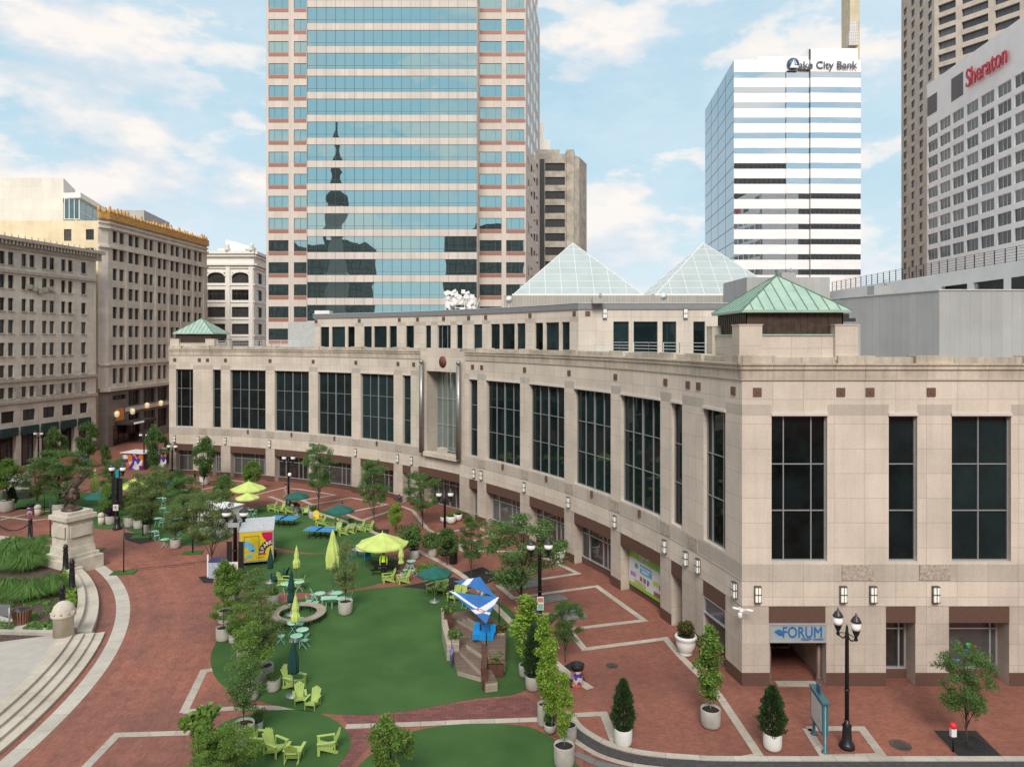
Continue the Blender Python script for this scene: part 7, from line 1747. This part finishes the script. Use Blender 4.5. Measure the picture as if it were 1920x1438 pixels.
# ================= vegetation =================
LM = {
 'locust': leaf_mat('locust_leaf', (0.063,0.129,0.038), (0.152,0.264,0.081), (0.250,0.379,0.121), 0.35),
 'olive': leaf_mat('olive_leaf', (0.086,0.129,0.041), (0.190,0.264,0.084), (0.329,0.379,0.135), 0.35),
 'fresh': leaf_mat('fresh_leaf', (0.076,0.144,0.029), (0.210,0.348,0.070), (0.382,0.504,0.120), 0.4),
 'bright': leaf_mat('bright_leaf', (0.128,0.242,0.028), (0.338,0.506,0.077), (0.536,0.660,0.154), 0.45),
 'mid': leaf_mat('mid_leaf', (0.050,0.108,0.030), (0.122,0.223,0.061), (0.215,0.324,0.095), 0.35),
 'dark': leaf_mat('conifer_leaf', (0.020,0.049,0.016), (0.052,0.108,0.035), (0.114,0.176,0.061), 0.2),
 'sage': leaf_mat('sage_leaf', (0.122,0.161,0.057), (0.268,0.322,0.127), (0.439,0.460,0.207), 0.4),
 'purple': leaf_mat('purple_leaf', (0.015,0.010,0.014), (0.051,0.024,0.042), (0.102,0.048,0.060), 0.2),
 'grassy': leaf_mat('grass_blade', (0.077,0.167,0.041), (0.177,0.319,0.080), (0.307,0.464,0.131), 0.35),
}
M_BARK = mat('bark', (0.060,0.045,0.035), 0.9, var=0.35, scale=10); M_BARKP = mat('pale_bark', (0.22,0.19,0.16), 0.85, var=0.2, scale=10)
def leaves(clumps, n, size, seed, shell=0.5, flat=1.0, narrow=0.42, droop=0.0, jit=0.15):
    rnd = random.Random(seed); mb = MB(); W_ = [c[1][0]*c[1][1]*c[1][2] for c in clumps]; tot = sum(w**0.67 for w in W_)
    for (c, r), w_ in zip(clumps, W_):
        k = int(n*(w_**0.67)/tot)
        for i in range(k):
            while True:
                v = Vector((rnd.uniform(-1,1), rnd.uniform(-1,1), rnd.uniform(-1,1)))
                if 0.01 < v.length <= 1: break
            v = v.normalized()*(v.length**(1-shell)); j = 1+jit*rnd.gauss(0, 1)
            p = Vector((c[0]+v.x*r[0]*j, c[1]+v.y*r[1]*j, c[2]+v.z*r[2]*j))
            d = Vector((rnd.gauss(0,1), rnd.gauss(0,1), rnd.gauss(0,1)*flat-droop)).normalized(); e = d.cross(Vector((rnd.gauss(0,1), rnd.gauss(0,1), rnd.gauss(0,1)))).normalized()
            s = size*rnd.uniform(0.6, 1.35)*0.5
            mb.face([p-d*s, p-e*s*narrow*1.3-d*s*0.1, p+d*s, p+e*s*narrow*1.3-d*s*0.1], [(0,0),(1,0),(1,1),(0,1)])
    return mb
def limbs(z0, clumps, r0, seed, lean=0.1, fork=0.35, n=7, rad=0.3):
    rnd = random.Random(seed); mb = MB(); zt = max(c[0][2] for c in clumps); lx = rnd.uniform(-lean, lean); ly = rnd.uniform(-lean, lean)
    T = [(lx*k/5+rnd.uniform(-1,1)*0.02, ly*k/5, z0+(zt*0.92-z0)*k/5) for k in range(6)]
    T[0] = (0,0,z0); mb.path(T, r0, r0*rad, n=n)
    for c, r in clumps:
        h = z0+(c[2]-z0)*rnd.uniform(fork, fork+0.35); f = (h-z0)/(zt*0.92-z0); f = min(0.95, max(0.15, f)); i = int(f*5); u = f*5-i; a = Vector(T[i]).lerp(Vector(T[i+1]), u)
        b = Vector(c); m_ = a.lerp(b, 0.5)+Vector((0,0,0.12*(b-a).length)); mb.path([a, m_, b], r0*0.42, r0*0.12, n=5)
        for q in range(3):
            e = b+Vector((rnd.uniform(-1,1)*r[0], rnd.uniform(-1,1)*r[1], rnd.uniform(-0.3,0.7)*r[2])); mb.path([m_.lerp(b,0.6), e], r0*0.14, r0*0.05, n=4)
    return mb
def mk(kind, seed):
    rnd = random.Random(seed); C = []
    if kind == 'locust':       # layered, airy, spreading; unit height 6, spread 6
        for k in range(60):
            a = rnd.uniform(0, 6.28); z = rnd.uniform(2.0, 5.75); R0 = 2.6*math.sin(math.pi*min(1,(z-1.1)/5.4))**0.7*rnd.random()**0.5; C.append(((R0*math.cos(a), R0*math.sin(a), z+0.1*R0), (rnd.uniform(0.4,0.85), rnd.uniform(0.4,0.85), rnd.uniform(0.16,0.36))))
        return leaves(C, 15000, 0.16, seed, 0.08, 0.5, 0.30, jit=0.22), limbs(0, C[:14], 0.085, seed, 0.3, 0.2)
    if kind == 'round':
        for k in range(42):
            a = rnd.uniform(0, 6.28); f = rnd.random(); z = 1.9+3.5*f; R0 = 1.75*math.sin(math.pi*(0.12+0.80*f))**0.8*rnd.random()**0.45; C.append(((R0*math.cos(a), R0*math.sin(a), z), (rnd.uniform(0.4,0.75),)*2+(rnd.uniform(0.3,0.55),)))
        return leaves(C, 9000, 0.19, seed, 0.3, 1.0, 0.45, jit=0.2), limbs(0, C[:16], 0.08, seed, 0.2, 0.2)
    if kind == 'column':       # unit: crown from 0.9 to 5, radius 0.8
        for k in range(34):
            f = k/33; z = 0.9+4.0*f; R0 = 0.58*math.sin(math.pi*(0.15+0.78*f))*rnd.random()**0.5; a = rnd.uniform(0,6.28); C.append(((R0*math.cos(a), R0*math.sin(a), z), (rnd.uniform(0.2,0.42),)*2+(rnd.uniform(0.18,0.36),)))
        return leaves(C, 4600, 0.15, seed, 0.25, 1.0, 0.48, jit=0.25), limbs(0, C[:12], 0.03, seed, 0.12, 0.4, 6)
    if kind == 'airy':         # sparse young multi-stem tree in a pot
        for k in range(40):
            a = rnd.uniform(0, 6.28); f = rnd.random(); z = 1.1+3.7*f; R0 = 1.3*math.sin(math.pi*(0.15+0.75*f))**0.8*rnd.random()**0.5; C.append(((R0*math.cos(a), R0*math.sin(a), z), (rnd.uniform(0.3,0.55),)*2+(rnd.uniform(0.18,0.36),)))
        return leaves(C, 7200, 0.13, seed, 0.08, 0.7, 0.36, jit=0.25), limbs(0, C[:18], 0.035, seed, 0.2, 0.12, 6)
    if kind == 'conifer':      # unit height 2.4, radius 0.5
        mb = MB()
        for k in range(5200):
            f = rnd.random()**0.85; z = 0.1+2.3*f; R0 = 0.54*(1-f)**0.48*(0.6+0.4*min(1,f*5)); a = rnd.uniform(0,6.28); l = 1+0.15*math.sin(a*5+z*7)+0.12*math.sin(a*3-z*13)+rnd.gauss(0,0.10); rr = R0*l*(0.55+0.45*rnd.random()**0.4)
            p = Vector((rr*math.cos(a), rr*math.sin(a), z)); d = Vector((math.cos(a)*0.5, math.sin(a)*0.5, 1.0+rnd.gauss(0,0.3))).normalized(); e = d.cross(Vector((rnd.gauss(0,1),rnd.gauss(0,1),0.2))).normalized(); s = rnd.uniform(0.05,0.10)
            mb.face([p-d*s, p-e*s*0.28, p+d*s, p+e*s*0.28], [(0,0),(1,0),(1,1),(0,1)])
        t = MB(); t.tube((0,0,0),(0,0,1.8),0.04,0.01); return mb, t
    if kind == 'shrub':        # unit radius 1, height 1.4
        for k in range(12):
            a = rnd.uniform(0,6.28); R0 = rnd.uniform(0.1,0.6); C.append(((R0*math.cos(a), R0*math.sin(a), rnd.uniform(0.35,1.05)), (rnd.uniform(0.3,0.5),)*2+(rnd.uniform(0.25,0.4),)))
        return leaves(C, 2600, 0.14, seed, 0.5, 1.0, 0.45), limbs(0, C, 0.03, seed, 0.1, 0.1, 5)
    if kind == 'bigleaf':
        for k in range(16):
            a = rnd.uniform(0,6.28); R0 = rnd.uniform(0.1,0.85); C.append(((R0*math.cos(a), R0*math.sin(a), rnd.uniform(0.4,2.4)), (rnd.uniform(0.35,0.6),)*2+(rnd.uniform(0.25,0.45),)))
        return leaves(C, 1900, 0.26, seed, 0.4, 0.7, 0.62, 0.3), limbs(0, C, 0.04, seed, 0.1, 0.1, 5)
    if kind == 'tuft':
        mb = MB()
        for k in range(1500):
            a = rnd.uniform(0,6.28); r1 = rnd.uniform(0.3,1.15); h = rnd.uniform(0.5,0.95)*(1.15-r1*0.45); w_ = 0.009; d = Vector((math.cos(a), math.sin(a), 0)); s_ = Vector((-d.y, d.x, 0))*w_; b = d*rnd.uniform(0,0.25); m_ = b+d*r1*0.45+Vector((0,0,h)); e = b+d*r1+Vector((0,0,h*rnd.uniform(0.45,0.85)))
            mb.face([b-s_, b+s_, m_+s_, m_-s_], [(0,0),(1,0),(1,1),(0,1)]); mb.face([m_-s_, m_+s_, e+s_*0.2, e-s_*0.2], [(0,0),(1,0),(1,1),(0,1)])
        return mb, None
PR = {}
def proto(kind, seed, lm):
    key = (kind, seed)
    if key not in PR:
        c, t = mk(kind, seed); cd = c.data(kind+'_crown', LM['mid']); PR[key] = (cd, t.data(kind+'_trunk', M_BARK if kind != 'column' else M_BARKP) if t else None)
    k2 = (kind, seed, lm)
    if k2 not in PR:
        m = PR[key][0].copy(); m.materials.clear(); m.materials.append(LM[lm]); PR[k2] = m
    return PR[k2], PR[key][1]
UH = {'locust': (5.9, 3.1), 'round': (5.8, 2.2), 'column': (5.1, 0.78), 'airy': (5.0, 1.55), 'conifer': (2.4, 0.5), 'shrub': (1.4, 0.95), 'bigleaf': (2.8, 1.25)}
def tree(kind, seed, lm, px, pyb, pyt, pxw, label, name='street_tree', cat='tree', z0=0.0, group=None, rz=None):
    x, y = gp(px, pyb, z0); d = y-CY; h = zz(pyt, d)-z0; w_ = pxw*d/F/2; uh, uw = UH[kind]
    t = thing(name, label, cat, (x, y, z0), seed*1.3+px*0.1 if rz is None else rz, group); cm, tm = proto(kind, seed, lm)
    t.scale = (w_/uw, w_/uw, h/uh)
    if tm: obj('trunk', tm, None, t)
    obj('crown', cm, None, t); return t
def pot_mesh(style):
    a = MB(); 
    if style == 'urn': a.lathe([(0.30,0),(0.34,0.06),(0.30,0.12),(0.36,0.18),(0.46,0.42),(0.49,0.62),(0.47,0.74),(0.53,0.80),(0.56,0.90),(0.52,0.97),(0.44,0.97),(0.44,0.80)], 32)
    elif style == 'bowl': a.lathe([(0.26,0),(0.40,0.12),(0.5,0.36),(0.48,0.6),(0.46,0.70),(0.42,0.70),(0.42,0.60)], 28)
    else: a.lathe([(0.40,0),(0.45,0.04),(0.485,0.15),(0.5,0.40),(0.5,0.86),(0.49,0.89),(0.455,0.89),(0.445,0.76)], 32)
    s = MB(); h = {'urn':0.86,'bowl':0.62,'cyl':0.78}[style]; s.lathe([(0.445,h),(0.2,h+0.03),(0,h+0.04)], 24); return a.data('planter', M_CONC), s.data('soil', M_SOIL)
POTS = {}
def potted(kind, seed, lm, px, pyb, potw, pyt, pxw, label, style='cyl', m=None, name='potted_tree', poth=1.0, cat='potted plant', dx=0.0):
    x, y = gp(px, pyb); s = potw*(y-CY)/F; y += s*0.45; x, y = x, y; d = y-CY; s = potw*d/F
    key = (style, (m or M_CONC).name)
    if key not in POTS:
        a, b = pot_mesh(style); a.materials[0] = m or M_CONC; POTS[key] = (a, b)
    a, b = POTS[key]; t = thing(name, label, cat, (x, y, 0.02), 0.0)
    p = obj('planter', a, None, t); p.scale = (s, s, s*poth); so_ = obj('soil', b, None, p)
    if kind:
        z0 = s*{'cyl':0.76,'urn':0.90,'bowl':0.64}[style]*poth; uh, uw = UH[kind]; h = zz(pyt, d)-z0; w_ = pxw*d/F/2; cm, tm = proto(kind, seed, lm)
        for nm, me in (('trunk', tm), ('crown', cm)):
            if me: o = obj(nm, me, None, t); o.location = (dx,0,z0); o.scale = (w_/uw, w_/uw, h/uh); o.rotation_euler.z = seed+px
    return t
# pavement trees
tree('locust', 1, 'locust', 976, 1139, 975, 190, 'largest feathery locust tree, forking in front of the lime shop poster', 'locust_tree')
tree('locust', 2, 'locust', 792, 987, 888, 84, 'feathery locust tree directly before the central entrance doors', 'locust_tree')
tree('locust', 3, 'locust', 701, 985, 864, 66, 'slim locust tree in the dark bed above the row of lime chairs', 'locust_tree')
tree('locust', 4, 'locust', 597, 957, 834, 72, 'tall locust tree standing before the third and fourth wide windows', 'locust_tree')
tree('round', 5, 'mid', 382, 914, 818, 52, 'leafy tree in front of the narrow window near the far left corner', 'leafy_tree')
tree('round', 6, 'fresh', 473, 922, 864, 44, 'short bright round tree above the open lime parasols', 'leafy_tree')
tree('locust', 2, 'mid', 1060, 1241, 1128, 78, 'small dark feathery tree rising behind the patterned litter bin', 'locust_tree')
tree('locust', 3, 'mid', 884, 1090, 967, 54, 'thin locust tree in the dark square bed behind the dark green parasol', 'locust_tree')
tree('round', 6, 'mid', 838, 1060, 990, 54, 'leafy green tree over the black barrel, right of the big lime parasol', 'leafy_tree')
tree('round', 7, 'bright', 742, 1002, 942, 32, 'small bright green tree between two locusts behind the big lime parasol', 'leafy_tree')
tree('locust', 4, 'locust', 1813, 1396, 1214, 122, 'feathery tree in the iron grate before the right shop window', 'locust_tree')
tree('round', 5, 'mid', 104, 884, 800, 46, 'street tree before the third teal awning of the limestone block', 'leafy_tree')
tree('round', 7, 'mid', 164, 880, 790, 42, 'street tree before the last teal awning of the limestone block', 'leafy_tree')
tree('round', 6, 'mid', 197, 888, 832, 22, 'very small young tree alone on the far brick crossing', 'leafy_tree')
tree('round', 5, 'mid', 293, 900, 796, 48, 'dark street tree between the patterned kiosks and the curved building', 'leafy_tree')
tree('locust', 1, 'locust', 112, 958, 846, 126, 'broad locust tree behind the bronze statue', 'locust_tree')
tree('locust', 2, 'olive', 70, 955, 866, 80, 'olive green tree left of the broad locust behind the statue', 'locust_tree')
tree('locust', 1, 'olive', 281, 1012, 886, 96, 'olive tree in the dark bed at the lane edge behind the row of planters', 'locust_tree')
tree('locust', 3, 'locust', 262, 985, 905, 64, 'lower green tree left of the olive tree in the lane planting', 'locust_tree')
tree('locust', 4, 'olive', 362, 1030, 925, 90, 'olive leafed tree covering the letters of the white booth', 'locust_tree')
tree('locust', 2, 'olive', 397, 1066, 925, 96, 'brownish green tree standing right of the white booth by the lane', 'locust_tree')
tree('locust', 3, 'locust', 345, 968, 893, 70, 'mid green tree behind the white booth on the far lawn', 'locust_tree')
tree('round', 5, 'mid', 330, 935, 880, 38, 'leafy tree between the far lawn parasol and the corner lamp post', 'leafy_tree')
tree('round', 6, 'locust', 420, 955, 890, 44, 'leafy tree left of the open lime parasols on the far lawn', 'leafy_tree')
tree('locust', 1, 'locust', 215, 948, 862, 60, 'distant locust behind the lamp post with the blue box', 'locust_tree')
tree('round', 7, 'fresh', 205, 975, 905, 40, 'fresh green tree between the statue and the blue box lamp post', 'leafy_tree')
tree('locust', 4, 'olive', 300, 945, 872, 54, 'distant olive tree behind the open lime parasol at far left', 'locust_tree')
# front edge plants (their feet stand below the frame)
tree('bigleaf', 8, 'fresh', 385, 1452, 1322, 100, 'large leafed bright bush at the bottom left beside the big planter', 'leafy_bush', 'bush')
tree('locust', 3, 'fresh', 425, 1478, 1372, 150, 'feathery low tree spreading over the lower left corner of the small lawn', 'locust_tree')
tree('round', 5, 'fresh', 732, 1490, 1343, 100, 'bushy green treetop rising from the bottom edge over the front lawn', 'leafy_tree')
# potted plants
potted('airy', 9, 'sage', 645, 1155, 27, 1008, 52, 'lone round concrete planter with a pale fine leafed tree in the middle of the lawns')
potted('airy', 10, 'fresh', 414, 1205, 27, 1095, 62, 'planter at the left lane edge with a low spreading green tree')
potted('round', 6, 'fresh', 417, 1172, 27, 1052, 58, 'tall bright green potted tree nearest the lane on the left edge of the lawns')
potted('shrub', 11, 'fresh', 435, 1208, 18, 1165, 36, 'small planter with a fresh bush tucked behind the lane edge planters')
potted('airy', 12, 'fresh', 464, 1318, 31, 1170, 92, 'planter with a wide airy tree standing on the brick triangle')
potted('airy', 13, 'olive', 490, 1284, 34, 1122, 76, 'large planter with a yellowish tree at the lower left of the main lawn')
potted('shrub', 14, 'mid', 509, 1300, 26, 1262, 34, 'round concrete planter with a small dark bush beside the lime chairs')
potted('airy', 10, 'locust', 450, 1401, 40, 1225, 84, 'biggest concrete planter with a thin stemmed tree at the small front lawn')
potted('shrub', 11, 'mid', 478, 1377, 22, 1332, 34, 'low grey planter with a dense dark bush behind the biggest planter')
potted('airy', 12, 'olive', 470, 1180, 24, 1068, 76, 'planter with a brownish green tree left of the round bench')
potted('shrub', 14, 'mid', 509, 1137, 22, 1098, 26, 'grey planter with a small bush on the brick strip above the round bench')
potted('airy', 13, 'olive', 478, 1222, 24, 1100, 66, 'half hidden planter with a yellow green tree in front of the round bench')
potted('round', 7, 'fresh', 440, 1150, 22, 1066, 40, 'potted tree just below the white no parking sign')
potted('airy', 9, 'fresh', 452, 1245, 24, 1128, 70, 'planter with a loose green tree on the left rim of the main lawn')
potted('conifer', 1, 'dark', 1000, 1298, 29, 1172, 38, 'grey planter with a tall narrow conifer at the right of the stage', name='potted_conifer')
potted('column', 2, 'bright', 985, 1272, 24, 1118, 62, 'grey planter with a bright leafy tree behind the tall conifer by the stage', dx=0.1)
potted('column', 3, 'bright', 1020, 1365, 24, 1152, 46, 'tall grey planter with a bright yellow green column tree', poth=1.9)
potted('column', 4, 'bright', 1066, 1395, 33, 1195, 44, 'grey planter with a leaning bright tree at the end of the kerb', dx=-0.75)
potted('shrub', 11, 'mid', 1032, 1380, 24, 1338, 26, 'small bulbous planter with a little bush between two tall planters', 'bowl')
potted('column', 2, 'bright', 1059, 1446, 39, 1262, 34, 'large planter with a thin bare trunk at the bottom edge', poth=1.15)
potted('column', 3, 'fresh', 1337, 1370, 37, 1172, 60, 'grey planter with a slim bright tree before the corner of the building')
potted('conifer', 2, 'dark', 1171, 1403, 33.5, 1274, 44, 'white planter with a dark conifer nearest the curved kerb', m=M_WCONC, name='potted_conifer')
potted('conifer', 3, 'dark', 1454, 1412, 34, 1286, 50, 'white planter with a dark conifer left of the teal map board', m=M_WCONC, name='potted_conifer')
potted('shrub', 14, 'purple', 203, 985, 18, 948, 26, 'white round planter with a purple black bush by the lane', name='potted_shrub')
potted('round', 7, 'fresh', 238, 990, 21, 925, 38, 'wide concrete planter with a leafy tree, first right of the blue box lamp post')
potted('shrub', 11, 'fresh', 256, 993, 19, 955, 30, 'concrete planter with a green bush, second right of the blue box lamp post')
potted('shrub', 14, 'mid', 273, 1002, 14, 962, 26, 'narrow tall planter with a bush, third right of the blue box lamp post', poth=1.4)
potted('airy', 13, 'olive', 325, 1030, 19, 952, 52, 'white round planter with an olive tree standing at the lane beside a mint table')
potted('round', 6, 'fresh', 5, 962, 24, 860, 56, 'concrete planter with a leafy tree at the extreme left edge')
potted('conifer', 1, 'dark', 18, 957, 13, 912, 18, 'small white planter with a dark conifer at the far left', m=M_WCONC, name='potted_conifer')
potted('shrub', 14, 'mid', 104, 966, 22, 935, 30, 'grey planter with a bush directly left of the monument pedestal')
potted('shrub', 11, 'mid', 776, 1050, 19, 985, 56, 'grey planter with a wide dark bush right of the big lime parasol')
potted('shrub', 14, 'locust', 810, 1045, 18, 995, 46, 'planter with a loose bush left of the tree with the black barrel')
potted('shrub', 11, 'fresh', 800, 1090, 14, 1058, 44, 'small planter with a bright bush behind the open dark green parasol')
potted('shrub', 14, 'mid', 828, 1092, 17, 1068, 24, 'pale planter hidden behind the chairs under the dark green parasol')
potted('shrub', 11, 'mid', 585, 974, 16, 948, 16, 'round concrete planter with a thin plant behind the yellow chair')
potted('shrub', 14, 'mid', 554, 962, 14, 940, 16, 'grey planter behind the far dark green parasol')
potted('shrub', 11, 'fresh', 658, 992, 12, 972, 14, 'little planter with a round bush behind the row of lime chairs')
potted('shrub', 14, 'fresh', 380, 910, 17, 890, 17, 'white tapered planter at the foot of the far left pier', m=M_WCONC)
potted('shrub', 11, 'mid', 432, 1130, 20, 1090, 30, 'planter with a dark bush under the display stand')
potted('shrub', 14, 'fresh', 915, 1138, 16, 1103, 26, 'planter with yellow green leaves behind the shade sails')
potted('shrub', 11, 'fresh', 190, 975, 12, 950, 20, 'small planter with bright leaves behind the statue, near the purple bush')
potted('shrub', 14, 'fresh', 1290, 1234, 37, 1158, 40, 'large white ribbed urn of red and yellow leaves before the narrow doorway', 'urn', M_WCONC, name='flower_urn')
potted('shrub', 11, 'mid', 1049, 1056, 22, 1012, 30, 'white urn with a low bush at the pier left of the lime shop poster', 'urn', M_WCONC, name='flower_urn')
potted('shrub', 11, 'fresh', 845, 984, 20, 961, 20, 'white urn, middle one of the three by the entrance', 'bowl', M_WCONC, name='flower_urn')
potted('shrub', 14, 'fresh', 858, 978, 17, 955, 17, 'white urn, rightmost of the three by the entrance', 'bowl', M_WCONC, name='flower_urn')
potted('shrub', 14, 'fresh', 832, 981, 15, 966, 14, 'white urn, leftmost of the three by the entrance', 'bowl', M_WCONC, name='flower_urn')
for o in bpy.data.objects:
    if o.get('label', '').startswith('large white ribbed urn'):
        for c in o.children:
            if c.name.startswith('crown'): c.data = c.data.copy(); c.data.materials[0] = LF_R
# grasses and ground cover of the monument bed
def tuft(px, py, w_, h, lb):
    x, y = gp(px, py, 0.5); d = y-CY; t = thing('ornamental_grass', lb, 'grass clump', (x, y, 0.5), px*0.3, 'fountain grass clumps beside the pedestal'); s = w_*d/F/2; t.scale = (s/1.1, s/1.1, h); cm, _ = proto('tuft', 20+int(px) % 3, 'grassy'); obj('blades', cm, None, t)
tuft(12,1063,90,1.5,'arching fountain grass clump at the left edge of the bed'); tuft(50,1066,92,1.6,'arching fountain grass clump just left of the pedestal foot'); tuft(84,1050,56,1.3,'arching fountain grass clump touching the pedestal base')
tuft(15,1118,80,1.5,'front row fountain grass clump at the far left'); tuft(55,1122,88,1.6,'front row fountain grass clump in the middle'); tuft(98,1112,80,1.5,'front row fountain grass clump before the iron bollards'); tuft(24,1030,90,1.2,'rear fountain grass clump under the hanging chain'); tuft(70,1030,60,1.2,'rear fountain grass clump next to the far bollard')
rnd = random.Random(4); mb = MB(); mb2 = MB()
def cover(mb, n, px0, px1, py0, py1, s, hmax, cond=None):
    for k in range(n):
        px, py = rnd.uniform(px0, px1), rnd.uniform(py0, py1)
        if cond and not cond(px, py): continue
        if mnoise.noise(Vector((px*0.045, py*0.06, 0))) < -0.12 and py > 1125 and px < 98: continue
        x, y = gp(px, py, 0.5)
        if math.hypot(x-C2[0], y-C2[1]) > 35.2 or y < 19.8: continue
        z = 0.5+rnd.uniform(0.02, hmax); p = Vector((x, y, z)); d = Vector((rnd.gauss(0,1), rnd.gauss(0,1), rnd.gauss(0,0.6))).normalized(); e = d.cross(Vector((rnd.gauss(0,1), rnd.gauss(0,1), 1))).normalized(); q = s*rnd.uniform(0.6,1.3)
        mb.face([p-d*q, p-e*q*0.5, p+d*q, p+e*q*0.5], [(0,0),(1,0),(1,1),(0,1)])
cover(mb, 9000, -40, 140, 1125, 1184, 0.07, 0.12)
cover(mb, 5000, -40, 140, 1170, 1186, 0.08, 0.2); cover(mb, 3000, -60, 120, 1000, 1060, 0.09, 0.25)
o = obj('ground_cover', mb, LM['grassy']); o['kind'] = 'stuff'
cover(mb2, 5200, 96, 152, 1072, 1180, 0.09, 0.5, lambda a, b: a > 118-0.1*(b-1072))
o = obj('bright_ground_cover', mb2, LM['bright']); o['kind'] = 'stuff'
